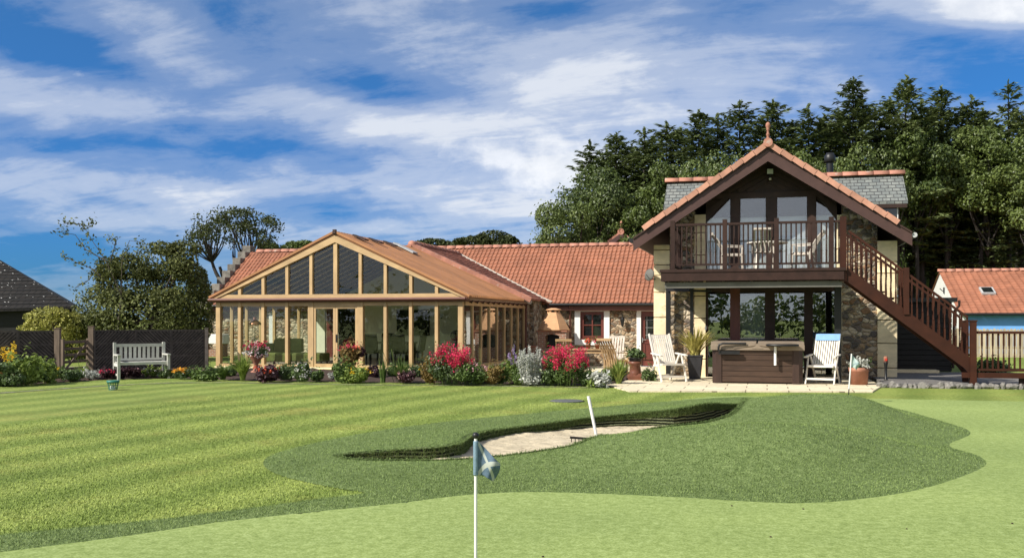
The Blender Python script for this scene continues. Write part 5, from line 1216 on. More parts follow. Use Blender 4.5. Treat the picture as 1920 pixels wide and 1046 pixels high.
m = MB(); m.tube([(-.25, -1.13, .96), (-.8, -1.16, .96), (-.88, -1.16, .93), (-.9, -1.16, .86), (-.9, -1.16, .8), (-.86, -1.16, .77)], .026, 8); m.box(-.9, -.4, -1.16, -1.1, .7, .78); m.build('cover_lifter', 'black', tb)
m = MB(); m.lathe((.58, -1.2, .92), [(.02, -.02), (.36, -.02), (.38, .0), (.38, .025), (.35, .035), (.02, .035)], 22, True, 1.0, .55); m.build('drinks_tray', 'black', tb); m = MB(); m.tube([(.42, -1.14, .45), (.42, -1.14, .9)], .032, 10); m.tube([(.42, -1.14, .56), (.42, -1.04, .56)], .02, 6); m.build('tray_post', 'whitepaint', tb)
m = MB(); m.box(-.92, -.9, -1.04, -1.03, .46, .62); m.build('corner_latch', 'steel', tb)
# pots
p = at_z(1191, 714, 0); cpt = thing('chimney_pot_planter', (p.x, p.y, 0), 'brown glazed chimney pot holding a bushy green plant left of the pale chair', 'planter')
m = MB(); m.lathe((0, 0, 0), [(.27, 0), (.27, .13), (.2, .2)], 4, False, ph=R(45 + 14)); m.lathe((0, 0, .14), [(.18, 0), (.15, .08), (.135, .25), (.16, .28), (.175, .31), (.175, .345), (.15, .36)], 20); m.build('pot', 'chimneypot', cpt); m = MB(); m.lathe((0, 0, .5), [(.12, -.05), (.15, 0), (.17, .08), (.18, .09), (.15, .09)], 18); m.build('bowl', 'black', cpt)
v, f = bush_leaves(.24, .24, .3, 900, .085, 71, .56); mesh_np('foliage', v, f, 'lf_dark', cpt)
p = at_z(1302, 711, .03); php = thing('tall_planter', (p.x, p.y + .2, .03), 'tall tapered black planter with a spiky yellow green phormium', 'planter')
m = MB(); m.prism([(-.15, -.15, 0), (.15, -.15, 0), (.15, .15, 0), (-.15, .15, 0)], (0, 0, .02)); m.lathe((0, 0, .02), [(.2, 0), (.27, .55), (.29, .56), (.29, .6), (.25, .6), (.24, .56)], 4, False, ph=R(45)); m.build('pot', 'blackpot', php, bevel=.01)
v, f = strips(150, .85, .6, .06, 72, .35, .12, 5, .55); mesh_np('foliage', v, f, 'lf_gold', php, loc=(0, 0, .58))
p = at_z(1611, 721, .03); tp = thing('terracotta_planter', (p.x, p.y + .1, .03), 'square topped terracotta pot of grey green foliage behind the far golf flag', 'planter')
m = MB(); m.lathe((0, 0, 0), [(.2, 0), (.22, .3), (.235, .31), (.235, .4), (.2, .4), (.19, .35)], 22); m.build('pot', 'terracotta', tp)
v, f = bush_leaves(.27, .27, .26, 700, .07, 73, .38); mesh_np('foliage', v, f, 'lf_silver', tp)
v, f = bush_leaves(.25, .25, .2, 350, .07, 74, .36); mesh_np('foliage', v, f, 'lf_green', tp)
# barbecue
bq = thing('barbecue', (at_v(1038, 640, 36.3).x, 36.3, -.27), 'brick garden barbecue with a tapering terracotta hood against the cottage wall', 'barbecue')
m = MB(); wall_with_holes(m, -.54, .54, 0, 1.38, -.3, .3, [(-.26, .28, .78, 1.3)]); m.box(-.26, .28, .2, .3, .78, 1.3); m.box(-.95, -.55, -.3, .3, 0, .8); m.build('brick_body', 'brick', bq)
m = MB(); m.box(-.58, .58, -.35, .3, 1.381, 1.43); m.box(-.97, -.55, -.33, .3, .801, .86); m.build('ledge', 'terracotta', bq); m = MB(); m.box(-.255, .275, .1, .19, .785, 1.295); m.build('fire_back', 'black', bq)
m = MB(); m.prism([(-.28, -.305, 1.21), (-.28, -.305, 1.33), (.3, -.305, 1.33), (.3, -.305, 1.21), (.2, -.305, 1.27), (0, -.305, 1.29), (-.18, -.305, 1.27)], (0, .1, 0)); m.build('arch', 'brick', bq)
m = MB(); m.lathe((0, 0, 1.431), [(.6, 0), (.62, .03), (.25, .68)], 6, False, 1, .75, R(0)); m.build('hood', 'hood', bq)
m = MB()
for k in range(6): a = R(60 * k); m.box(math.cos(a) * .2 - .035, math.cos(a) * .2 + .035, math.sin(a) * .14 - .03, math.sin(a) * .14 + .03, 2.11, 2.19)
m.lathe((0, 0, 2.191), [(.3, 0), (.3, .025), (.1, .08)], 8, False, 1, .75); m.build('cap', 'hood', bq)
m = MB(); m.box(-.13, .13, -.09, .09, 2.11, 2.19); m.build('flue_core', 'black', bq)
# dining set on the courtyard
def wchair(x, y, rz, label, mat='warmteak', z=0.0, group='wooden chairs round the courtyard table', h=.95, curve=.06, low=False):
    c = thing('garden_chair', (x, y, z), label, 'garden chair', group, rz)
    m = MB()
    for k in range(7): yy = -.22 + k * .07; m.box(-.23, .23, yy, yy + .05, .43, .455)
    m.box(-.24, -.2, -.23, .24, .39, .43); m.box(.2, .24, -.23, .24, .39, .43); m.build('seat', mat, c)
    m = MB(); n_ = 6
    for k in range(n_):
        xx = -.2 + k * .08; pts = [Vector((xx, .22 + curve * 4 * t * t * .5 + .1 * t, (.2 if low else .45) + (h - (.2 if low else .45)) * t)) for t in (0, .33, .66, 1)]
        for a, b in zip(pts, pts[1:]): m.bar(a, b, .05, .02, (0, -1, 0))
    e = pts[-1]; m.bar((-.23, e.y, e.z), (.23, e.y, e.z), .03, .07); m.build('backrest', mat, c)
    for s in (-1, 1):
        MB().bar((.22 * s, -.22, 0), (.22 * s, -.2, .43), .045, .045).build('leg', mat, c); MB().bar((.22 * s, .26, 0), (.22 * s, .22, .43), .045, .045).build('leg', mat, c)
        m = MB(); m.bar((.25 * s, -.24, .64), (.25 * s, .28, .66), .05, .025); m.bar((.25 * s, -.2, .43), (.25 * s, -.2, .63), .035, .035); m.build('armrest', mat, c)
    return c
p = at_z(1108, 704, 0); TXY = (p.x, p.y + .35)
tt = thing('garden_table', (TXY[0], TXY[1], 0), 'warm brown wooden garden table with flower pots on it', 'table')
m = MB()
for k in range(8): m.box(-.6, .6, -.4 + k * .1, -.4 + k * .1 + .09, .71, .74)
m.box(-.56, .56, -.36, .36, .62, .709); m.build('table_top', 'warmteak', tt)
for sx in (-1, 1):
    for sy in (-1, 1): MB().box(sx * .5 - .035, sx * .5 + .035, sy * .32 - .035, sy * .32 + .035, 0, .62).build('leg', 'warmteak', tt)
for dx, lb, fc in ((-.12, 'small terracotta pot of red flowers on the garden table, left one', 'fl_scarlet'), (.14, 'small terracotta pot of orange flowers on the garden table, right one', 'fl_red')):
    q = thing('flower_pot', (TXY[0] + dx, TXY[1] - .1, .741), lb, 'flower pot', 'flower pots on the garden table'); m = MB(); m.lathe((0, 0, 0), [(.05, 0), (.07, .1), (.075, .1), (.075, .13), (.05, .13)], 14); m.build('pot', 'terracotta', q)
    v, f = bush_leaves(.12, .1, .2, 120, .05, int(90 + dx * 10), .12); mesh_np('foliage', v, f, 'lf_green', q); blooms(bloom_pts(.12, .1, .2, .32, 14, 5), .05, 6, fc, q)
p = at_z(1062, 700, 0); wchair(p.x - .05, p.y - .3, R(195), 'slatted wooden chair with its back to us behind the right crimson flowers', 'warmteak', h=.98, curve=.03)
p = at_z(1158, 704, 0); wchair(p.x, p.y - .3, R(155), 'curved slatted wooden chair seen from behind left of the brown chimney pot', 'warmteak', h=1.02, curve=.14, low=True)
wchair(TXY[0] + .45, TXY[1] + 1.0, R(-4), 'greyed wooden chair on the far side of the garden table under the window', 'teak', h=1.05)
# balcony set
bz = DKZ; bgrp = 'pale chairs round the balcony table'
bt = thing('balcony_table', (.0, DKV + 1.25, bz), 'round pale wooden table standing on the balcony', 'table'); m = MB(); m.lathe((0, 0, .7), [(.02, 0), (.5, 0), (.5, .035), (.02, .035)], 24); m.build('table_top', 'paleteak', bt)
for k in range(4): a = R(45 + 90 * k); MB().bar((math.cos(a) * .36, math.sin(a) * .36, 0), (math.cos(a) * .3, math.sin(a) * .3, .7), .06, .06).build('leg', 'paleteak', bt)
wchair(-.1, DKV + .62, R(180), 'upright pale chair with its slatted back to the balcony railing', 'teak', bz, bgrp, .98, .03)
wchair(-.85, DKV + 1.2, R(100), 'pale folding chair leaning at the left side of the balcony table', 'teak', bz, bgrp, .95, .1)
wchair(.85, DKV + 1.15, R(-105), 'pale folding chair leaning at the right side of the balcony table', 'teak', bz, bgrp, .95, .1)
# white bench
p = at_z(207, 712, 0); q = at_z(305, 709, 0); bw = (q - p).length; ang = math.atan2(q.y - p.y, q.x - p.x)
c_ = (p + q) / 2; bn = thing('garden_bench', (c_.x, c_.y + .2, 0), 'greyed white wooden bench with upright back slats before the lattice fence', 'bench', None, ang); hw = bw / 2 - .03
m = MB(); m.box(-hw, hw, -.28, -.24, .38, .45)
for k in range(5): m.box(-hw, hw, -.235 + k * .095, -.235 + k * .095 + .08, .43, .455)
m.build('seat', 'benchwood', bn)
m = MB(); m.box(-hw, hw, .235, .275, .84, .92); m.box(-hw, hw, .235, .275, .48, .54)
for k in range(9): x = -hw + .1 + (2 * hw - .2) * (k + .5) / 9; m.box(x - .035, x + .035, .245, .265, .54, .84)
m.build('backrest', 'benchwood', bn)
for s in (-1, 1):
    MB().box(s * hw - .035, s * hw + .035, .22, .29, 0, .96).build('leg', 'benchwood', bn); MB().box(s * hw - .035, s * hw + .035, -.32, -.25, 0, .62).build('leg', 'benchwood', bn)
    MB().box(s * hw - .045, s * hw + .045, -.37, .22, .621, .655).build('armrest', 'benchwood', bn); [MB().box(s * hw - .02, s * hw + .02, -.25, .22, z_, z_ + h_).build('stretcher', 'benchwood', bn) for z_, h_ in ((.34, .08), (.1, .05))]
# ball basket
p = at_z(212, 731, 0); bs = thing('ball_basket', (p.x, p.y, 0), 'green wire basket of golf balls standing on the striped lawn', 'basket')
m = MB(); rb, rt, h = .085, .125, .21
for k in range(14):
    a = k * 6.283 / 14; m.tube([(rb * math.cos(a), rb * math.sin(a), 0), (rt * math.cos(a), rt * math.sin(a), h)], .0055, 4)
for t in (0, .25, .5, .75, 1): r_ = rb + (rt - rb) * t; m.tube([(r_ * math.cos(a * .3142), r_ * math.sin(a * .3142), h * t) for a in range(21)], .007 if t in (0, 1) else .004, 4)
m.lathe((0, 0, h), [(rt + .001, -.05), (rt + .006, -.05), (rt + .012, 0), (rt + .004, 0)], 20); m.build('wire_frame', 'basket', bs)
for k in range(16):
    a = k * 2.4; r_ = .06 * math.sqrt((k % 8) / 8); o = MB().ball((p.x + r_ * math.cos(a), p.y + r_ * math.sin(a), .03 + .04 * (k // 8)), .0213, 8).build('golf_ball', 'ball'); tag(o, 'white golf ball lying in the green wire basket', 'golf ball', 'golf balls in the basket')
# golf flags
def flag(x, y, z, h, label, cloth_mat, scale=1.0, tilt=0, black_foot=False, seed=1, sleeve=True):
    g = thing('golf_flag', (x, y, z), label, 'golf flag'); g.rotation_euler = (0, tilt, YAW)
    r0 = .0085 if not black_foot else .013
    m = MB(); m.tube([(0, 0, .28 * h if black_foot else -.1), (0, 0, h - .01)], r0, 10); m.build('pole', 'polewhite', g)
    if black_foot: MB().tube([(0, 0, -.05), (0, 0, .28 * h)], r0 * .8, 8).build('pole_foot', 'black', g)
    top = h - .03; hh = .187 * scale
    if sleeve:
        MB().ball((0, 0, h), .0185, 12).build('knob', 'black', g); MB().lathe((0, 0, top - hh), [(.0125, 0), (.0135, .005), (.0135, hh - .005), (.0125, hh)], 14).build('sleeve', 'flagblue', g)
    nu, nv = 22, 22; V = []; uv = []
    te = [(0, 0), (.035, .034), (.08, .08), (.122, .125)]; be = [(0, .187), (.035, .19), (.06, .205), (.083, .226)]
    def ev(c, s): 
        k = min(2, int(s * 3)); f_ = s * 3 - k; return c[k][0] + (c[k + 1][0] - c[k][0]) * f_, c[k][1] + (c[k + 1][1] - c[k][1]) * f_
    for j in range(nv + 1):
        t = j / nv
        for i in range(nu + 1):
            s_ = i / nu; a, b = ev(te, s_), ev(be, s_); bulge = .012 * math.sin(math.pi * t) * s_
            V.append((scale * (.011 + a[0] + (b[0] - a[0]) * t + bulge), scale * (.03 * math.sin(s_ * 6.5 + t * 1.2) * s_ + .012 * math.sin(t * 7 + s_ * 3) * s_), top - scale * (a[1] + (b[1] - a[1]) * t))); uv.append((s_, t))
    F = grid_faces(nu + 1, nv + 1); o = mesh_np('flag_cloth', V, F, cloth_mat, g, smooth=True)
    ul = o.data.uv_layers.new(name='UVMap'); li = np.empty(len(o.data.loops), np.int32); o.data.loops.foreach_get('vertex_index', li); ul.data.foreach_set('uv', np.array(uv, np.float32)[li].ravel())
    md = o.modifiers.new('thickness', 'SOLIDIFY'); md.thickness = .0015
    return g
def M_saltire(name, field, cross, w):
    m, nt, b, out = new_mat(name); u = N(nt, 'ShaderNodeUVMap'); s = N(nt, 'ShaderNodeSeparateXYZ'); L(nt, u.outputs[0], s.inputs[0])
    d1 = math_n(nt, 'ABSOLUTE', math_n(nt, 'SUBTRACT', s.outputs[0], s.outputs[1])); d2 = math_n(nt, 'ABSOLUTE', math_n(nt, 'SUBTRACT', math_n(nt, 'ADD', s.outputs[0], s.outputs[1]), 1.0))
    k = math_n(nt, 'LESS_THAN', math_n(nt, 'MINIMUM', d1, d2), w); v = coord(nt); f = noise(nt, v, 60, 4)
    c = mixc(nt, k, ramp(nt, f, [(.3, tuple(x * .8 for x in field)), (.7, tuple(x * 1.2 for x in field))]), cross); L(nt, c, b.inputs['Base Color']); b.inputs['Roughness'].default_value = .85
    t = N(nt, 'ShaderNodeBsdfTranslucent'); L(nt, c, t.inputs[0]); mx = N(nt, 'ShaderNodeMixShader'); mx.inputs[0].default_value = .3; L(nt, b.outputs[0], mx.inputs[1]); L(nt, t.outputs[0], mx.inputs[2]); L(nt, mx.outputs[0], out.inputs[0]); MT[name] = m
M_saltire('saltire_cloth', (.12, .185, .25), (.5, .53, .47), .1); M_saltire('pale_cloth', (.55, .66, .6), (.3, .42, .45), .05)
d = _ray(892, 812); t = 5.4 / depth(d); gp = Vector((d[0] * t, d[1] * t, 0)); flag(gp.x, gp.y, 0, EYE + d[2] * t - .012, 'near golf flag with a faded blue saltire on a white pole', 'saltire_cloth')
p = at_z(1590, 755, .006); flag(p.x, p.y, p.z, .93, 'far golf flag with a small pale pennant in front of the terracotta pot', 'pale_cloth', 1.25, R(4.2), True, 2, False)
# bunker rake
p = at_z(1121, 823, SANDZ + .03); rk = thing('bunker_rake', p, 'white handled rake standing aslant in the bunker sand', 'rake', None, YAW)
m = MB(); m.tube([(0, 0, -.06), (-.125, .04, .58)], [.02, .022], 10); m.build('handle', 'polewhite', rk); m = MB(); m.bar((-.38, -.05, .03), (-.02, -.02, .0), .03, .03); [m.tube([(-.36 + k * .05, -.05 + k * .004, .03 - k * .004), (-.36 + k * .05, -.05, -.05)], .006, 5) for k in range(7)]; m.build('rake_head', 'black', rk)
p = at_z(1063, 751, .012); m = MB(); m.lathe((0, 0, 0), [(.02, .0), (.3, .0), (.34, -.012)], 24); o = m.build('drain_cover', 'ironlid', loc=(p.x, p.y, .02)); tag(o, 'round dark drain cover set flush in the lawn behind the bunker', 'drain cover')
# edging stones
for k in range(27):
    px = 1648 + k * 11.6 + random.uniform(-3, 3); p = at_v(min(px, 2000), 720, 24.05 + .25 * max(0, (px - 1648)) / 300 ); bm = bmesh.new(); bmesh.ops.create_icosphere(bm, subdivisions=2, radius=1)
    s_ = (random.uniform(.06, .11), random.uniform(.06, .1), random.uniform(.06, .1)); off = Vector((random.random() * 50, 0, 0))
    for vv in bm.verts:
        n_ = math.sin(vv.co.x * 3.1 + off.x) * .16 + math.sin(vv.co.y * 4.3 + off.x * 2) * .14 + math.sin(vv.co.z * 3.7 + off.x * 3) * .14; vv.co *= 1 + n_; vv.co = Vector((vv.co.x * s_[0], vv.co.y * s_[1], vv.co.z * s_[2]))
    me = bpy.data.meshes.new('edging_stone'); bm.to_mesh(me); bm.free(); o = place(me, 'edging_stone', 'stone', None, (p.x, p.y, s_[2] * .6)); o.rotation_euler = (0, 0, random.random() * 3); tag(o, 'rough grey stone in the row edging the gravel below the stairs', 'stone', 'stones edging the gravel')
# ================================================================== FENCES AND NEIGHBOURS
def lattice(a, b, h, dirn, label, gap=.105, rails=(.33, .66)):
    """one dark panel of parallel diagonal slats between two points"""
    a, b = Vector(a), Vector(b); w = (b - a).length; u = (b - a) / w; nrm_ = Vector((-u.y, u.x, 0))
    f = thing('lattice_fence_panel', a, label, 'fence panel', 'dark lattice fence panels'); f.rotation_euler = (0, 0, math.atan2(u.y, u.x))
    m = MB(); m.box(0, w, -.02, .02, h - .05, h); m.box(0, w, -.02, .02, .02, .07); m.box(0, .05, -.021, .021, .07, h - .05); m.box(w - .05, w, -.021, .021, .07, h - .05); m.build('frame', 'fence', f)
    m = MB(); x0, x1, z0, z1 = .05, w - .05, .07, h - .05; s = x0 - (z1 - z0) if dirn > 0 else x0
    e = x1 if dirn > 0 else x1 + (z1 - z0)
    while s < e:
        # slat from (s,z0) rising at 45 degrees
        if dirn > 0: t0 = max(0, x0 - s); t1 = min(z1 - z0, x1 - s); P = lambda t: (s + t, -.03, z0 + t)
        else: t0 = max(0, s - x1); t1 = min(z1 - z0, s - x0); P = lambda t: (s - t, -.03, z0 + t)
        if t1 - t0 > .04: m.bar(P(t0), P(t1), .012, .052, (0, -1, 0) if False else (1, 0, -1) if dirn > 0 else (1, 0, 1))
        s += gap
    m.build('slats', 'fence', f)
    [MB().box(.05, w - .05, -.015, .012, h * r_, h * r_ + .04).build('rail', 'fence', f) for r_ in rails]
    m = MB(); m.box(.05, w - .05, .021, .03, .07, h - .05); m.build('shade_sheet', 'blacktimber', f)  # added black sheet, stands in for the dark seen between the slats
    return f
FP = [at_z(*p) for p in ((-150, 708), (-55, 705), (34, 703), (104, 701), (176, 697), (255, 694), (321, 692.5), (384, 691))]
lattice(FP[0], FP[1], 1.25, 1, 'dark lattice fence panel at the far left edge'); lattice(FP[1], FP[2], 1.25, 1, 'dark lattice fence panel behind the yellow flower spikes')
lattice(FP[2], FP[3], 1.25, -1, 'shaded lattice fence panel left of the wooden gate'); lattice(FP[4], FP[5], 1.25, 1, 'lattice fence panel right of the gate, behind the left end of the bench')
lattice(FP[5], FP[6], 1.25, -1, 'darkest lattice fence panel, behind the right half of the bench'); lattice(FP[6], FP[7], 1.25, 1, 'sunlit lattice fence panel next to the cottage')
def fpost(p, h, w, label, mat='fencepost'):
    o = MB().box(-w, w, -w, w, -.2, h).box(-w * 1.15, w * 1.15, -w * 1.15, w * 1.15, h + .001, h + .025).build('fence_post', mat, None, tuple(p)); tag(o, label, 'fence post'); o.rotation_euler = (0, 0, R(20)); return o
fpost(FP[3] + Vector((.09, -.02, 0)), 1.3, .075, 'thick brown post on the left of the wooden gate'); fpost(FP[4] + Vector((-.1, .02, 0)), 1.34, .075, 'thick brown post on the right of the wooden gate'); fpost(FP[7] + Vector((.07, 0, 0)), 1.28, .05, 'dark post where the lattice fence meets the cottage', 'fence')
ga_, gb_ = FP[3] + Vector((.24, 0, 0)), FP[4] + Vector((-.2, .0, 0)); gw = (gb_ - ga_).length
gt = thing('wooden_gate', ga_, 'low brown five bar wooden gate between two thick posts', 'gate'); gt.rotation_euler = (0, 0, math.atan2(gb_.y - ga_.y, gb_.x - ga_.x))
[MB().box(a_, a_ + .09, -.04, .04, .04, 1.0).build('stile', 'fencepost', gt) for a_ in (-.04, gw - .05)]; m = MB(); [m.box(.051, gw - .051, -.02, .02, z, z + .075) for z in (.1, .3, .5, .68)]; m.box(.051, gw - .051, -.035, .035, .87, .95); m.build('bars', 'fencepost', gt); m = MB(); m.bar((.06, -.035, .12), (gw - .06, -.035, .9), .03, .06, (1, 0, -1)); m.build('brace', 'fencepost', gt)
o = flat('gate_path', [at_z(90, 700), at_z(195, 696.5), at_z(200, 688), at_z(80, 688)], .02, 'edging')
# neighbour's dark hipped roof
def cpt_(px, py, Zc): d = _ray(px, py); t = Zc / depth(d); return Vector((d[0] * t, d[1] * t, EYE + d[2] * t))
nh = thing('neighbour_house', cpt_(-60, 600, 41) * Vector((1, 1, 0)), 'neighbouring house with a dark lichen spotted hipped roof beyond the left fence', 'house', world=True)
E_, T_, T2, L_, Bk = cpt_(138, 574, 40), cpt_(-60, 452, 44), cpt_(-420, 440, 44), cpt_(-420, 592, 39), cpt_(150, 575, 49)
m = MB(); dn_ = Vector((0, 0, -.12))
for poly in ((E_, T_, T2, L_), (E_, Bk, T_)): m.prism(poly, dn_)
# visible tile courses
nf = (T_ - E_).cross(L_ - E_).normalized(); nf = nf if nf.z > 0 else -nf
for k in range(1, 22):
    t = k / 22; a, b = E_ + (T_ - E_) * t, L_ + (T2 - L_) * t; m.bar(a + nf * .004, b + nf * .004, .03, .03, nf)
m.build('roof', 'oldtiles', nh)
m = MB(); k = 520
for i in range(k):
    a, b = random.random() ** .8, random.random(); p = E_ + (L_ - E_) * b; q = T_ + (T2 - T_) * b; c = p + (q - p) * a + nf * .055; s_ = random.uniform(.015, .05); m.add([c + Vector((-s_, 0, 0)), c + (q - p).normalized() * s_ * .7, c + Vector((s_, 0, 0)), c - (q - p).normalized() * s_ * .7], [(0, 1, 2, 3)])
m.build('lichen', 'lead', nh)
m = MB(); m.prism([E_ + Vector((-.3, .2, .02)), L_ + Vector((0, .3, .02)), L_ + Vector((0, .3, -4)), E_ + Vector((-.3, .2, -3))], (0, .3, 0)); m.prism([E_ + Vector((-.3, .5, -.15)), Bk + Vector((-.3, -.2, -.15)), Bk + Vector((-.3, -.2, -3)), E_ + Vector((-.3, .5, -3))], (-.3, 0, 0)); m.build('wall', 'blacktimber', nh)
# cottage beyond the fence on the right
rc = thing('tiled_cottage', (14, 52, 0), 'low cottage with orange pantile roof and blue wall beyond the wood', 'cottage', world=True)
u0, u1, ve, vr, ze, zr_ = 8.6, 27.0, 49.4, 55.0, 1.86, 4.05
m = MB(); d = Vector((0, vr - ve, zr_ - ze)); pantiles(m, (u0, ve, ze), (1, 0, 0), d, u1 - u0, d.length, .3, .36); m.build('roof', 'pantile', rc)
m = MB(); m.add([(u0, vr, zr_ - .02), (u1, vr, zr_ - .02), (u1, 2 * vr - ve, ze), (u0, 2 * vr - ve, ze)], [(0, 1, 2, 3)]); m.build('roof', 'pantile', rc)
m = MB(); ridge_tiles(m, (u0 - .05, vr, zr_ + .04), (u1, vr, zr_ + .04), .14); m.build('ridge_tiles', 'ridge', rc)
m = MB(); m.prism([(u0 + .08, ve + .25, -.3), (u0 + .08, ve + .25, ze), (u0 + .08, vr, zr_ - .06), (u0 + .08, 2 * vr - ve - .25, ze), (u0 + .08, 2 * vr - ve - .25, -.3)], (.3, 0, 0)); m.build('gable_wall', 'whitewall', rc)
m = MB(); m.box(u0 + .4, u1, ve + .3, ve + .6, -.3, ze - .02); m.build('wall', 'bluewall', rc); m = MB(); m.tube([(u0, ve - .05, ze - .04), (u1, ve - .05, ze - .04)], .06, 8); m.build('gutter', 'black', rc)
p = at_v(1851, 553, 52.0); tpar = (p.y - ve) / (vr - ve); sn = d.normalized(); zz_ = ze + tpar * (zr_ - ze)
m = MB(); q = Vector((p.x, p.y, zz_ + .04)); nn = Vector((0, -sn.z, sn.y)); m.bar(q - sn * .42 + nn * .05, q + sn * .42 + nn * .05, .62, .1, nn); SKL = m.build('skylight', 'lead', rc); m = MB(); m.bar(q - sn * .33 + nn * .105, q + sn * .33 + nn * .105, .46, .02, nn); m.build('pane', 'darkglass', SKL)
m = MB(); m.box(u0 + .02, u0 + .079, vr - 1.3, vr - 1.2, 2.9, 3.2); m.tube([(u0 + .0, vr - 1.25, 3.0), (u0 - .15, vr - 1.25, 3.15)], .02, 6); m.build('wall_bracket', 'black', rc)
# pale close-boarded fence in front of it
pf = thing('board_fence', (12, 45, 0), 'pale upright board fence behind the red brown balustrade', 'fence', world=True)
m = MB()
for k in range(110):
    x = 5.5 + k * .13; zt = 1.2 + .02 * math.sin(k * 2.3); m.prism([(x, 45, -.1), (x + .118, 45, -.1), (x + .118, 45, zt - .05), (x + .059, 45, zt), (x, 45, zt - .05)], (0, .02, 0), r=random.random())
m.build('boards', 'palefence', pf); m = MB(); m.box(5.5, 20, 45.021, 45.08, .35, .43); m.build('rail', 'palefence', pf); MB().box(5.5, 20, 45.021, 45.08, .9, .98).build('rail', 'palefence', pf)

# ================================================================== TREES
DEC = []
for s_, (h, rx, base, nl) in enumerate(((9, 2.9, 1.6, 30), (9, 2.6, 1.9, 26), (9.5, 3.2, 2.4, 32))):
    vf, t = make_broadleaf(h, rx, 0, base, nl, 16000, .175, 20 + s_, (.2, .36)); DEC.append((h, rx, data_of(vf, 'crown', 'lf_dec' if s_ != 1 else 'lf_dec2'), mb_data(t, 'trunk', 'bark')))
HIGH = []
for s_ in range(2):
    vf, t = make_broadleaf(11, 2.5, 0, 5.6, 26, 13000, .185, 40 + s_, (.22, .38), .17); HIGH.append((11, 2.5, data_of(vf, 'crown', 'lf_dec2' if s_ else 'lf_dec'), mb_data(t, 'trunk', 'greybark')))
CON = []
for s_, (rad, bare, gap) in enumerate(((2.3, .3, 0), (1.9, .35, .12), (2.5, .4, .2), (1.7, .5, .3))):
    vf, t = make_conifer(14, rad, bare, 60 + s_, 1.15, .17, gap); CON.append((14, rad, data_of(vf, 'crown', 'lf_con'), mb_data(t, 'trunk', 'greybark')))
LOW = []
for s_ in range(2):
    vf, t = make_conifer(9, 2.2, .04, 80 + s_, .8); LOW.append((9, 2.2, data_of(vf, 'crown', 'lf_con'), mb_data(t, 'trunk', 'greybark')))
def plant_tree(lib, i, kind, px, top, v, rpx, label, group, foot=0.0):
    h, rx, cm, tm = lib[i]; p = at_v(px, 600, v); Zc = depth(p); H_ = EYE + (HOR - top) * Zc / FOC - foot; r_ = rpx * Zc / FOC; k = H_ / h
    return tree(kind, cm, tm, (p.x, p.y, foot), label, group, (r_ / rx, r_ / rx, k), random.random() * 6.28)
random.seed(5)
gD, gC = 'broad leaved trees of the wood', 'spruces rising behind the house'
for (px, top, v, r_, i, lb) in (
    (1062, 352, 48, 78, 0, 'leafy tree at the far left edge of the wood'), (1130, 296, 50, 92, 2, 'large leafy tree above the small rear gable, second from the left edge of the wood'),
    (1215, 284, 49, 84, 1, 'leafy tree right above the left slope of the house roof'), (1020, 410, 53, 38, 1, 'small leafy tree low at the left end of the wood'),
    (1300, 268, 50, 80, 0, 'leafy tree behind the left slate roof'), (1372, 272, 52, 76, 2, 'leafy tree left of the terracotta finial'),
    (1500, 258, 54, 74, 1, 'fresh green tree just right of the terracotta finial'), (1570, 262, 56, 76, 0, 'leafy tree behind the black flue'), (1640, 258, 58, 80, 2, 'leafy tree above the right slate roof'),
    (1440, 262, 53, 72, 0, 'leafy tree directly behind the gable peak')):
    plant_tree(DEC, i, 'broadleaf_tree', px, top, v, r_, lb, gD)
for (px, top, v, r_, i, lb) in (
    (1712, 222, 60, 80, 1, 'high crowned tree right of the slate roof with its trunk in shade'), (1780, 226, 62, 84, 0, 'high crowned tree above the black shed'),
    (1852, 236, 61, 84, 1, 'high crowned tree above the far cottage skylight'), (1925, 262, 60, 80, 0, 'high crowned tree at the right edge of the photo'), ):
    plant_tree(HIGH, i, 'high_crowned_tree', px, top, v, r_, lb, gD)
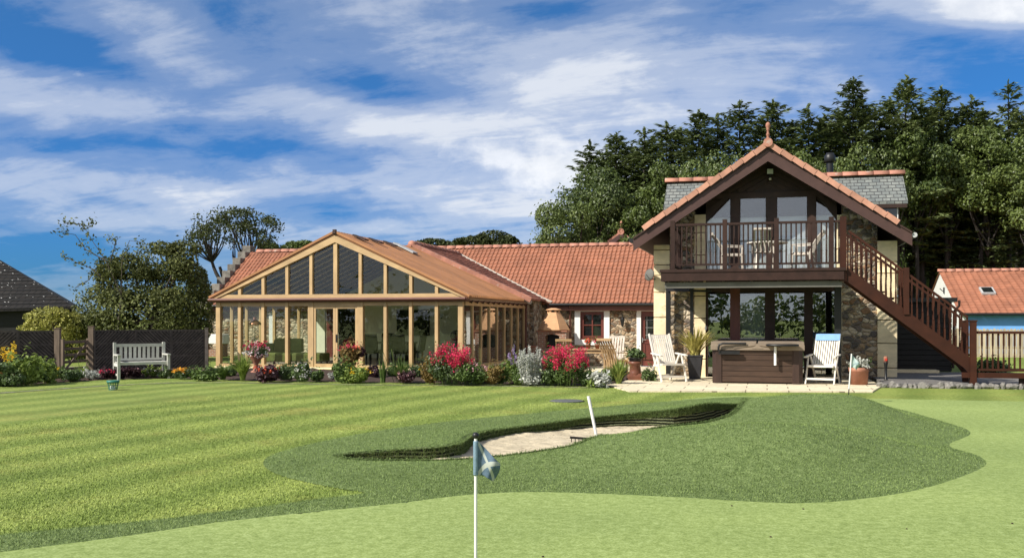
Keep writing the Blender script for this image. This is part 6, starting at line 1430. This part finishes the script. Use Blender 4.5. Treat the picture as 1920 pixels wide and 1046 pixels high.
for (px, top, v, i, lb) in (
    (1106, 262, 56, 1, 'leftmost spruce poking over the broad leaved trees'), (1152, 250, 58, 0, 'second spruce from the left end of the wood'), (1208, 238, 57, 1, 'slim spruce third from the left end of the wood'),
    (1247, 228, 60, 2, 'fourth spruce from the left, above the left slate roof'), (1310, 208, 58, 0, 'spruce with a broad tip left of the finial'), (1345, 212, 60, 1, 'narrow spruce tucked behind two taller ones left of the finial'),
    (1386, 192, 59, 2, 'tall spruce nearest the finial on its left'), (1452, 188, 60, 0, 'spruce standing right above the finial'), (1516, 194, 58, 1, 'spruce right of the finial with a leaning tip'), (1556, 228, 61, 3, 'short sparse spruce above the black flue'),
    (1597, 146, 59, 0, 'very tall spruce with a pointed tip right of the flue'), (1640, 200, 62, 1, 'lower spruce between the two tallest ones'), (1690, 144, 60, 2, 'tallest bushy spruce above the right end of the slate roof'), (1728, 186, 62, 1, 'spruce just right of the tallest bushy one'),
    (1765, 164, 64, 0, 'tall spruce above the high crowned trees'), (1822, 178, 65, 1, 'narrow spruce second from the right edge'), (1892, 150, 63, 3, 'thin open spruce by the right edge, sky showing through it'), (1945, 176, 66, 1, 'spruce cut in half by the right edge of the photo'), (1860, 232, 62, 0, 'low broad spruce left of the thin open one'),
    (1128, 282, 60, 2, 'short spruce between the two leftmost ones'), (1180, 272, 61, 0, 'short broad spruce below the third tip from the left'), (1228, 258, 62, 2, 'broad spruce low behind the slate roof, left of its end'), (1278, 240, 61, 0, 'broad spruce filling the gap above the left slate ridge'), (1418, 222, 62, 2, 'low spruce left of the finial ball'), (1484, 226, 61, 0, 'broad low spruce right of the finial ball'), (1535, 216, 62, 2, 'broad spruce between finial and flue'), (1576, 204, 63, 0, 'spruce half hidden beside the very tall pointed one'), (1620, 186, 62, 2, 'spruce just right of the very tall pointed one'), (1665, 184, 63, 0, 'spruce just left of the tallest bushy one'), (1708, 210, 63, 2, 'low spruce right behind the tallest bushy one'), (1748, 200, 64, 0, 'broad spruce left of the one above the high crowned trees'), (1795, 196, 65, 2, 'broad spruce between two tall ones above the shed'), (1840, 205, 66, 0, 'broad spruce left of the thin open spruce'), (1915, 205, 66, 2, 'broad spruce low at the right edge')):
    plant_tree(CON, i, 'spruce_tree', px, top, v, {0: 96, 1: 84, 2: 104, 3: 66}[i], lb, gC)
for k, (px, top, v) in enumerate(((1660, 330, 70), (1740, 350, 92), (1800, 340, 91), (1870, 360, 93), (1940, 330, 90), (1090, 380, 66), (1200, 360, 66), (1330, 330, 68), (1480, 330, 68), (1600, 330, 70), (1700, 330, 96), (1770, 330, 97), (1835, 320, 98), (1905, 330, 96), (1970, 320, 97), (1630, 310, 74), (1150, 330, 70), (1260, 320, 70), (1400, 300, 72), (1540, 300, 72))):
    plant_tree(LOW, k % 2, 'young_spruce', px, top, v, 110, 'dense dark young spruce deep in the shade of the wood', 'young spruces deep in the wood')
random.seed(9)
for k, (px, top, v, r_) in enumerate(((1850, 385, 66, 60), (1910, 395, 67, 64), (1775, 410, 64, 50), (1715, 420, 62, 40))):
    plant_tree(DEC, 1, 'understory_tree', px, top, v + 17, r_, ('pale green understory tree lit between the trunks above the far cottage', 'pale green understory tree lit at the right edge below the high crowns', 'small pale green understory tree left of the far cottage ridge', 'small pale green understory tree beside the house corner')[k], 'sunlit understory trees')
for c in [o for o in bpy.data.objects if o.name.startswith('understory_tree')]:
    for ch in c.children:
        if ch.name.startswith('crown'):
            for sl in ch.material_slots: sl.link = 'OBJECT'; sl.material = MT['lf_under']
# bare trunks of the wood
TR = MB(); limb(TR, (0, 0, -.3), (.1, 0, 10), .15, .07, .02, 8, 8); trm = mb_data(TR, 'tree_trunk', 'greybark')
for k, (px, v) in enumerate(((1752, 57), (1768, 60), (1806, 58), (1836, 62), (1884, 56), (1893, 60), (1908, 63), (1735, 62))):
    o = bpy.data.objects.new('bare_tree_trunk', trm); COL.objects.link(o); o.location = at_v(px, 600, v + 9) * Vector((1, 1, 0)); o.rotation_euler = (random.uniform(-.02, .02), random.uniform(-.03, .03), k); tag(o, 'tall bare dark trunk rising in the shade of the wood on the right', 'tree trunk', 'bare trunks in the wood')
# woodland floor
v, f = cat_vf([bush_leaves(2.5, 1.5, 1.1, 1300, .26, 300 + i) for i in range(1)]); und = []
for i in range(16): p = at_v(1640 + i * 28, 600, 58 + (i * 7) % 9); und.append((v * np.array([1, 1, random.uniform(.7, 1.6)]) + np.array([p.x, p.y, 0]), f))
v, f = cat_vf(und); o = mesh_np('undergrowth', v, f, 'lf_bush'); tag(o, 'dark low undergrowth on the floor of the wood', 'undergrowth', kind='stuff')
# ---- trees on the left
def crown_tree(kind, px, base_y, v, lobes_px, n, size, mat, label, cat='tree', group=None, seed=1, trunk=True, tr=.12, depthk=.8):
    """lobes given as measured (x, y, half width, half height) at the tree's own distance"""
    global RNG
    RNG = np.random.default_rng(seed); random.seed(seed); o = at_v(px, 600, v); Zc = depth(o); k = Zc / FOC; e = thing(kind, (o.x, o.y, 0), label, cat, group, YAW)
    lob = []
    for (x, y, a, b) in lobes_px:
        lob.append(((x - px) * k, random.uniform(-.5, .5) * a * k, EYE + (HOR - y) * k, a * k, a * k * depthk, b * k))
        for j in range(6):
            an = random.random() * 6.28; lob.append(((x - px + math.cos(an) * a * .75) * k, random.uniform(-.6, .6) * a * k, EYE + (HOR - y + math.sin(an) * b * .75) * k, a * k * .36, a * k * .36, b * k * .36))
    C, d = lobe_points(lob, n, .6, 1.08); V, F = leaf_quads(C, d * .6 + rdir(len(C)) * .8 + np.array([0, 0, .4]), size, .55); mesh_np('crown', V, F, mat, e)
    if trunk:
        t = MB(); fork = Vector((0, 0, EYE + (HOR - base_y) * k))
        limb(t, (0, 0, -.2), fork, tr, tr * .75, .08)
        for l in lob[::3]: limb(t, fork, l[:3], tr * .5, .015, .15)
        t.build('trunk', 'bark', e)
    return e
crown_tree('garden_tree', 290, 600, 33.5, [(300, 492, 58, 36), (345, 478, 30, 26), (250, 530, 68, 48), (330, 545, 58, 58), (200, 578, 58, 46), (285, 592, 95, 54), (366, 590, 30, 60), (172, 612, 38, 36), (238, 500, 30, 24)], 26000, .135, 'lf_bush', 'large rounded bushy tree behind the bench and lattice fence', seed=101, tr=.14)
crown_tree('dark_shrub', 352, 640, 39, [(352, 590, 42, 60), (370, 550, 20, 50)], 4500, .17, 'lf_dec', 'dark shrub squeezed between bushy tree and cottage gable', 'shrub', seed=102, tr=.06)
crown_tree('golden_shrub', 98, 650, 31, [(85, 600, 42, 26), (120, 612, 36, 28), (70, 618, 30, 20), (135, 640, 30, 30)], 5200, .11, 'lf_yel', 'golden yellow shrub above the left fence', 'shrub', seed=103, tr=.05)
crown_tree('green_shrub', 150, 670, 31.5, [(150, 640, 34, 36), (165, 668, 24, 26), (175, 610, 20, 24)], 3200, .13, 'lf_bush', 'mid green shrub behind the wooden gate', 'shrub', seed=104, tr=.05)
crown_tree('hedge_tree', 560, 480, 60, [(562, 465, 34, 13), (505, 470, 20, 16)], 2600, .3, 'lf_dec2', 'low green tree behind the cottage ridge, left of the conservatory peak', seed=105, tr=.15)
crown_tree('hedge_tree', 925, 470, 62, [(925, 450, 34, 18), (890, 456, 36, 12), (950, 458, 24, 14)], 4200, .24, 'lf_wind', 'rounded dark tree above the middle of the cottage ridge', seed=106, tr=.15)
crown_tree('hedge_tree', 820, 475, 64, [(815, 458, 30, 9), (845, 461, 26, 7), (790, 460, 14, 8)], 2200, .24, 'lf_wind', 'flat clipped looking tree behind the cross wing ridge', seed=107, tr=.15)
# windswept tree: leaning stems under a thin umbrella of clumps
def windswept():
    global RNG
    RNG = np.random.default_rng(131); random.seed(131); px, v = 420, 50; o = at_v(px, 600, v); Zc = depth(o); k = Zc / FOC
    e = thing('windswept_tree', (o.x, o.y, 0), 'umbrella shaped windswept tree with bare stems standing behind the crow stepped gable', 'tree', None, YAW); t = MB(); C = []; D = []
    P3 = lambda x, y, dy=0: Vector(((x - px) * k, dy, EYE + (HOR - y) * k))
    root = P3(425, 540); limb(t, (0, 0, -.2), root, .2, .16, .05); arc = [(368, 436), (380, 424), (392, 416), (405, 408), (420, 403), (436, 400), (452, 398), (468, 400), (480, 403), (494, 408), (504, 416), (510, 424), (400, 432), (418, 424), (384, 444), (436, 416), (452, 412), (470, 432), (482, 436), (494, 446), (505, 456), (515, 466), (474, 416), (432, 452), (464, 424), (396, 450), (408, 446), (376, 462), (360, 450), (522, 470), (446, 430), (425, 436)]
    stems = [P3(412, 500), P3(440, 496), P3(458, 490), P3(398, 492), P3(470, 488)]
    for s_ in stems: limb(t, root, s_, .13, .085, .08)
    for (x, y) in arc:
        for j in range(3):
            c = P3(x + random.uniform(-7, 7), y + random.uniform(-5, 5), random.uniform(-1.6, 1.6)); n = random.randint(22, 48); rr = RNG.normal(size=(n, 3)) * np.array([.24, .3, .12]) + np.array(c); C.append(rr); D.append(np.tile([0, 0, 1.0], (n, 1)))
            if j < 2: s_ = min(stems, key=lambda q: (q - c).length); limb(t, s_, c, .05, .012, .14, 5, 5)
    C = np.concatenate(C); D = np.concatenate(D); V, F = leaf_quads(C, D * .5 + rdir(len(C)), .19, .5); mesh_np('crown', V, F, 'lf_wind', e); t.build('trunk', 'greybark', e)
windswept()
# thin young tree reaching up left of the bush
def wispy():
    global RNG
    RNG = np.random.default_rng(141); random.seed(141); px, v = 215, 32.0; o = at_v(px, 600, v); k = depth(o) / FOC
    e = thing('young_tree', (o.x, o.y, 0), 'thin young tree with wispy branches against the sky above the left fence', 'tree', None, YAW); t = MB(); C = []
    P3 = lambda x, y, dy=0: Vector(((x - px) * k, dy, EYE + (HOR - y) * k)); root = P3(228, 560)
    limb(t, (0, 0, -.2), root, .05, .04, .04)
    for pts in ([(228, 560), (205, 490), (180, 458), (160, 430), (172, 412)], [(205, 490), (168, 470), (140, 440), (118, 436)], [(228, 560), (180, 505), (148, 492), (118, 480)], [(180, 505), (172, 525), (140, 540)], [(228, 560), (232, 490), (238, 450), (270, 455)], [(205, 490), (215, 462), (222, 445), (208, 452)], [(160, 430), (150, 420), (125, 420)]):
        q = [P3(x, y, random.uniform(-.3, .3)) for x, y in pts]; t.tube(q, [.022, .016, .011, .007, .005][:len(q)], 5)
        for a, b in zip(q, q[1:]):
            for j in range(5):
                if random.random() < .75: c = a + (b - a) * (.3 + .7 * random.random()); C.append(np.array(c) + RNG.normal(size=(random.randint(3, 9), 3)) * .085)
        C.append(np.array(q[-1]) + RNG.normal(size=(14, 3)) * .11)
    C = np.concatenate(C); V, F = leaf_quads(C, rdir(len(C)) + np.array([0, 0, .6]), .13, .5); mesh_np('crown', V, F, 'lf_bush', e); t.build('trunk', 'bark', e)
wispy()
# wood behind the photographer, mirrored dimly in the windows
parts = []
for k in range(26):
    vf, _t = (bush_leaves(3.2, 2.5, 3.6 + (k * 5) % 4 * .5, 420, .6, 500 + k) if k < 4 else (None, None)); 
    if k < 4: parts.append((vf, _t))
und = [(parts[k % 4][0] + np.array([-46 + k * 3.7, -32 - (k * 7) % 5, 0]), parts[k % 4][1]) for k in range(26)]
v, f = cat_vf(und); o = mesh_np('woodland', v, f, 'lf_dec'); tag(o, 'wood on the far side of the garden', 'wood', kind='stuff')

# ================================================================== PLANTS OF THE BEDS
def bushy(kind, px, py, wpx, hpx, n, size, mat, label, cat='plant', flowers=None, seed=1, group=None, aspect=.55, z0=0.0, dk=.8):
    e, k = plant(kind, px, py, label, cat, group); rx, h = wpx / 2 / k, hpx / k
    v, f = bush_leaves(rx, rx * dk, h, n, size, seed, z0, aspect); mesh_np('foliage', v, f, mat, e)
    if flowers:
        fm, fn, fs, lo, hi = flowers; P = bloom_pts(rx * .95, rx * dk * .95, h * lo, h * hi, fn, seed + 1)
        for q in ([P] if fn > 30 else [P[i:i + 1] for i in range(fn)]): v, f = bloom_quads(q, fs, seed + 2 + int(q[0, 0] * 99), 5); mesh_np('flowers' if fn > 30 else 'flower', v, f, fm, e)
    return e
def bladed(kind, px, py, wpx, hpx, n, w, mat, label, cat='plant', seed=1, droop=.6, flowers=None, up=.55):
    e, k = plant(kind, px, py, label, cat); v, f = strips(n, hpx / k, wpx / 2 / k, w, seed, droop, .06, 4, up); mesh_np('foliage', v, f, mat, e)
    if flowers:
        fm, stalks, fs = flowers; m = MB(); P = []
        for (dx, dy) in stalks: q = Vector((dx / k, 0, dy / k)); m.tube([(q.x * .4, 0, 0), (q.x * .75, 0, q.z * .6), q], .006, 5); P += [np.array(q) + np.random.default_rng(int(abs(dx) * 7 + dy)).normal(size=(4, 3)) * fs * .5]
        m.build('stems', 'lf_green', e)
        for j in range(len(P) // 4): v, f = bloom_quads(np.array(P[4 * j:4 * j + 4]), fs, seed + 3 + j, 4); mesh_np('flower', v, f, fm, e)
        e.rotation_euler = (0, 0, YAW)
    return e
def spikes(kind, px, py, wpx, hpx, n, leaf_mat, fl_mat, label, seed, sp=.35, fl_from=.55, size=.045, nl=900, cat='flowers', leafsize=.07, leaf_h=.7, thick=.03):
    """upright flower spikes over a leafy base"""
    e, k = plant(kind, px, py, label, cat); rx, h = wpx / 2 / k, hpx / k; rg = np.random.default_rng(seed)
    v, f = bush_leaves(rx, rx * .75, h * leaf_h, nl, leafsize, seed, 0, .4); mesh_np('foliage', v, f, leaf_mat, e)
    m = MB(); P = []
    for i in range(n):
        a = rg.random() * 6.283; r_ = math.sqrt(rg.random()) * rx * .9; x, y = r_ * math.cos(a), r_ * math.sin(a) * .75; hh = h * (1 - .38 * (r_ / rx) ** 2) * (.72 + .32 * rg.random()); lx, ly = x * 1.12, y * 1.12
        m.tube([(x * .7, y * .7, 0), (lx, ly, hh)], .005, 4, False); t = fl_from + (1 - fl_from) * rg.random((int(26 * sp / .35), 1)); base = np.array([[x * .7, y * .7, 0]]); tip = np.array([[lx, ly, hh]])
        P.append(base + (tip - base) * t + rg.normal(size=(len(t), 3)) * thick)
    m.build('stems', leaf_mat, e)
    for q in (P if n <= 8 else [np.concatenate(P)]): v, f = bloom_quads(q, size, seed + 5 + len(q), 3, .5); mesh_np('flower_spike' if n <= 8 else 'flowers', v, f, fl_mat, e)
    return e
# left bed
spikes('yellow_spire_plant', 22, 703, 50, 68, 4, 'lf_green', 'fl_yellow', 'plant with tall yellow flower spikes at the far left', 201, .5, .55, .04, 900, leaf_h=.45)
bushy('leafy_shrub', 8, 722, 44, 40, 1500, .11, 'lf_dark', 'dark leafy shrub with a few red leaves at the left edge', 'shrub', ('fl_scarlet', 9, .05, .5, .8), 202)
bushy('leafy_shrub', 48, 720, 58, 50, 2400, .12, 'lf_bright', 'broad lime green shrub below the yellow flower spikes', 'shrub', None, 203)
bushy('leafy_shrub', 92, 716, 44, 42, 1700, .11, 'lf_bright', 'smaller lime green shrub left of the gate post', 'shrub', None, 204)
bushy('yellow_flowers', 110, 711, 22, 22, 380, .07, 'lf_green', 'low yellow flowers in front of the left gate post', 'flowers', ('fl_yellow', 36, .05, .45, 1.0), 205)
bushy('low_plant', 138, 713, 42, 20, 1100, .08, 'lf_dark', 'low dark green plant in front of the gate', 'plant', None, 206)
bladed('daylily', 154, 709, 36, 30, 130, .02, 'lf_bright', 'daylily with two scarlet flowers in front of the gate', 'flowers', 207, .6, ('fl_scarlet', [(-8, 38), (10, 34), (13, 30)], .045))
bushy('silver_plant', 172, 710, 30, 18, 700, .06, 'lf_silver', 'low silver leaved plant right of the scarlet daylily', 'plant', None, 208)
bushy('red_plant', 200, 709, 30, 18, 600, .07, 'lf_purple', 'low dark plant with small red flowers left of the bench', 'plant', ('fl_red', 36, .035, .5, 1.0), 209)
bushy('purple_plant', 248, 706, 52, 18, 1300, .06, 'lf_purple', 'dark purple mound seen under the bench', 'plant', ('fl_pink', 22, .025, .4, 1.0), 210)
bushy('lime_plant', 283, 706, 34, 20, 700, .07, 'lf_bright', 'lime green plant under the right half of the bench', 'plant', ('fl_white', 10, .04, .5, 1), 211)
bushy('orange_flowers', 340, 709, 40, 20, 800, .06, 'lf_dark', 'mound of orange flowers right of the bench', 'flowers', ('fl_orange', 60, .045, .55, 1.0), 212)
# bed along the conservatory
bushy('hosta', 385, 712, 42, 20, 900, .1, 'lf_green', 'green hosta mound at the left corner of the conservatory bed', 'plant', None, 220)
bladed('grassy_plant', 418, 711, 56, 36, 240, .03, 'lf_green', 'low grassy plant left of the taller arching one', 'plant', 221, .8)
bladed('arching_lily', 455, 712, 64, 60, 260, .04, 'lf_bright', 'tall arching lily leaves left of the flower urn', 'plant', 222, .8)
e, k = plant('flower_urn', 480, 700, 'stone pedestal urn overflowing with red, pink and white flowers', 'planter'); m = MB(); m.lathe((0, 0, 0), [(.15, 0), (.15, .06), (.08, .1), (.065, .26), (.09, .31), (.1, .34), (.2, .48), (.22, .52), (.2, .52)], 16); m.build('urn', 'terracotta', e)
v, f = bush_leaves(.38, .34, .42, 1000, .07, 223, .44); mesh_np('foliage', v, f, 'lf_dark', e)
for fm, n_, lo, hi, sd_ in (('fl_red', 32, .74, .92, 1), ('fl_white', 34, .48, .72, 2), ('fl_pink', 31, .5, .92, 3)): blooms(bloom_pts(.37, .33, lo, hi, n_, 224 + sd_), .06, 230 + sd_, fm, e)
bushy('bronze_plant', 500, 715, 62, 32, 1500, .09, 'lf_purple', 'dark red and cream leaved plant below the flower urn', 'plant', ('fl_scarlet', 12, .05, .6, 1.0), 240)
bushy('green_plant', 538, 713, 40, 28, 1100, .06, 'lf_dark', 'fine leaved dark green plant right of the urn', 'plant', None, 241)
bushy('silver_bush', 568, 715, 38, 38, 1100, .08, 'lf_dark', 'upright bush with pale flowers left of the glazed doors', 'shrub', ('fl_white', 26, .05, .2, .95), 242)
bushy('green_plant', 596, 713, 30, 20, 600, .07, 'lf_green', 'low green plant below the left glazed door', 'plant', None, 243)
bushy('low_white_plant', 622, 711, 22, 14, 350, .05, 'lf_silver', 'tiny silver plant at the foot of the glazed doors', 'plant', None, 244)
e, k = plant('flower_pillar', 656, 708, 'pillar planter trailing bronze leaves and dark red flowers before the right glazed door', 'planter'); m = MB(); m.lathe((0, 0, 0), [(.13, 0), (.11, .1), (.1, .45), (.16, .55), (.15, .55)], 14); m.build('pot', 'terracotta', e)
v, f = bush_leaves(.3, .28, .6, 1700, .07, 245, .28); mesh_np('foliage', v, f, 'lf_bronze', e); v, f = bush_leaves(.2, .2, .3, 500, .07, 246, .12); mesh_np('foliage', v, f, 'lf_purple', e); v, f = bush_leaves(.18, .16, .3, 420, .07, 290, .54); o = mesh_np('foliage', v, f, 'lf_purple', e); o.location = (.28 * _c, .28 * _s, 0); e.rotation_euler = (0, 0, 0)
for fm, n_, sd_ in (('fl_red', 16, 1), ('fl_scarlet', 5, 2)): blooms(bloom_pts(.34, .28, .76, .92, n_, 247 + sd_), .05, 250 + sd_, fm, e)
bushy('green_bush', 640, 716, 38, 36, 1300, .09, 'lf_green', 'fresh green bush in front of the pillar planter', 'shrub', None, 255)
bushy('yellow_bush', 672, 716, 50, 32, 1500, .09, 'lf_bright', 'lime bush dotted with yellow flowers right of the pillar planter', 'shrub', ('fl_yellow', 12, .05, .5, 1.0), 256)
bladed('iris', 718, 717, 20, 48, 44, .04, 'lf_green', 'upright clump of iris blades', 'plant', 257, .05, None, .6)
bladed('agapanthus', 752, 716, 76, 56, 200, .034, 'lf_green', 'arching strap leaved clump with two tall cream flower stalks', 'flowers', 258, .7, ('fl_white', [(-18, 62), (-34, 58)], .05))
bushy('heuchera', 762, 717, 40, 22, 800, .07, 'lf_purple', 'low heuchera with pinkish leaves below the strap leaved clump', 'plant', ('fl_pink', 16, .05, .4, 1.0), 259)
bushy('orange_shrub', 808, 718, 48, 48, 1500, .08, 'lf_bronze', 'yellow and orange tinted shrub left of the first crimson flowers', 'shrub', ('fl_yellow', 20, .04, .3, .9), 260)
spikes('crimson_penstemon', 846, 719, 106, 78, 50, 'lf_dark', 'fl_red', 'large crimson flowered plant before the right corner of the conservatory', 261, .3, .64, .038, 3200, leaf_h=.74, thick=.03)
bushy('pink_flower_shrub', 884, 720, 74, 42, 2200, .065, 'lf_green', 'rounded shrub with small pale pink flowers right of the first crimson plant', 'shrub', ('fl_pink', 46, .035, .6, 1.0), 262)
bladed('iris', 916, 716, 18, 38, 26, .03, 'lf_bright', 'short fan of iris blades before the conservatory side wall', 'plant', 263, .05, None, .6)
bushy('bronze_shrub', 922, 720, 46, 32, 1200, .06, 'lf_bronze', 'small bronze tinted shrub left of the lupins', 'shrub', None, 264)
spikes('purple_lupin', 958, 717, 44, 74, 5, 'lf_bright', 'fl_purple', 'green plant with a few violet flower spikes left of the silver plant', 265, .4, .74, .03, 1300, leaf_h=.68, thick=.013)
spikes('lambs_ear', 995, 720, 74, 76, 48, 'lf_silver', 'lf_silver', 'silver grey woolly plant with many upright spikes', 266, 1.0, .1, .03, 420, 'plant', .09, .3, .009)
spikes('crimson_penstemon', 1064, 721, 110, 78, 52, 'lf_green', 'fl_red', 'crimson flowered plant right of the silver spikes', 267, .3, .64, .038, 3200, leaf_h=.76, thick=.03)
bushy('sage', 1126, 724, 50, 28, 650, .13, 'lf_silver', 'large grey green leaved sage at the end of the bed by the patio', 'plant', None, 268, aspect=.5)
bushy('hosta', 1118, 724, 40, 20, 380, .13, 'lf_bright', 'low pale green leaves spilling onto the grass at the end of the bed', 'plant', None, 269)
bladed('fern', 1160, 719, 60, 54, 170, .05, 'lf_bright', 'yellow green fern in front of the curved wooden chair', 'fern', 270, .6)
bushy('green_plant', 1216, 714, 30, 24, 600, .07, 'lf_dark', 'small dark plant between brown chimney pot and reclining chair', 'plant', None, 271)
v, f = bush_leaves(.6, .5, .7, 900, .08, 272, 0); e = thing('rambling_shrub', at_z(1600, 705, .05), 'dark straggling shrub growing up the stone wall behind the terracotta pot', 'shrub'); v2, f2 = strips(60, 1.3, .7, .03, 273, .7, .1); a, b = cat_vf([(v * np.array([.6, .5, 1.0]), f), (v2, f2)]); mesh_np('foliage', a, b, 'lf_purple', e)
bushy('dark_hedge_plant', 1862, 703, 60, 30, 1300, .09, 'lf_dark', 'dark low bush seen through the balustrade', 'shrub', None, 274)
# low fillers at the back of the bed
for k, (px, py, w_, h_, mt, lb) in enumerate(((400, 705, 40, 18, 'lf_dark', 'low dark plant against the left corner post of the conservatory'), (432, 706, 30, 22, 'lf_green', 'green plant between the grassy plant and the arching lily'), (520, 706, 44, 22, 'lf_green', 'green plant right behind the dark red and cream one'),
        (548, 705, 34, 18, 'lf_dark', 'low dark plant under the conservatory sill left of the pale flowered bush'), (700, 708, 40, 24, 'lf_purple', 'dark leaved plant right of the yellow dotted bush'), (738, 706, 30, 20, 'lf_green', 'green plant behind the iris blades'), (782, 709, 38, 26, 'lf_dark', 'dark green plant left of the orange tinted shrub'),
        (826, 714, 40, 34, 'lf_green', 'green plant between orange tinted shrub and crimson flowers'), (905, 716, 44, 30, 'lf_dark', 'dark bushy plant between pink flowered shrub and iris fan'), (938, 719, 40, 34, 'lf_green', 'green plant left of the violet spikes'), (972, 720, 36, 30, 'lf_green', 'leafy green plant between violet spikes and silver plant'),
        (1030, 721, 44, 34, 'lf_dark', 'dark green plant between silver spikes and crimson flowers'), (1098, 722, 40, 30, 'lf_dark', 'dark green plant at the right foot of the crimson flowers'), (1140, 716, 44, 26, 'lf_green', 'green plant behind the grey green sage'))):
    bushy('filler_plant', px, py, w_, h_, 800, .075, mt, lb, 'plant', None, 400 + k, 'low filler plants of the bed')
for k, (px, py, w_, h_, mt, lb) in enumerate(((30, 722, 50, 26, 'lf_dark', 'dark green plant at the foot of the broad lime shrub'), (70, 718, 40, 24, 'lf_green', 'mid green plant between the two lime shrubs'), (124, 712, 36, 20, 'lf_green', 'green plant right of the low yellow flowers'), (222, 708, 34, 16, 'lf_purple', 'dark purple plant at the left leg of the bench'), (310, 707, 40, 16, 'lf_dark', 'low dark plant at the right leg of the bench'), (365, 709, 36, 16, 'lf_green', 'low green plant right of the orange flowers'))):
    bushy('filler_plant', px, py, w_, h_, 700, .07, mt, lb, 'plant', None, 430 + k, 'low filler plants of the bed')
# bits of debris on the putting green
for k, (px, py) in enumerate(((1445, 1005), (1372, 947), (1506, 953), (1898, 980), (1018, 1042), (1700, 990))):
    p = at_z(px, py, .012); o = MB().ball((p.x, p.y, .01), .009 if k < 5 else .007, 5, .6).build('fallen_twig', 'soil'); tag(o, 'tiny dark scrap of debris lying on the putting green', 'debris', 'scraps on the putting green')
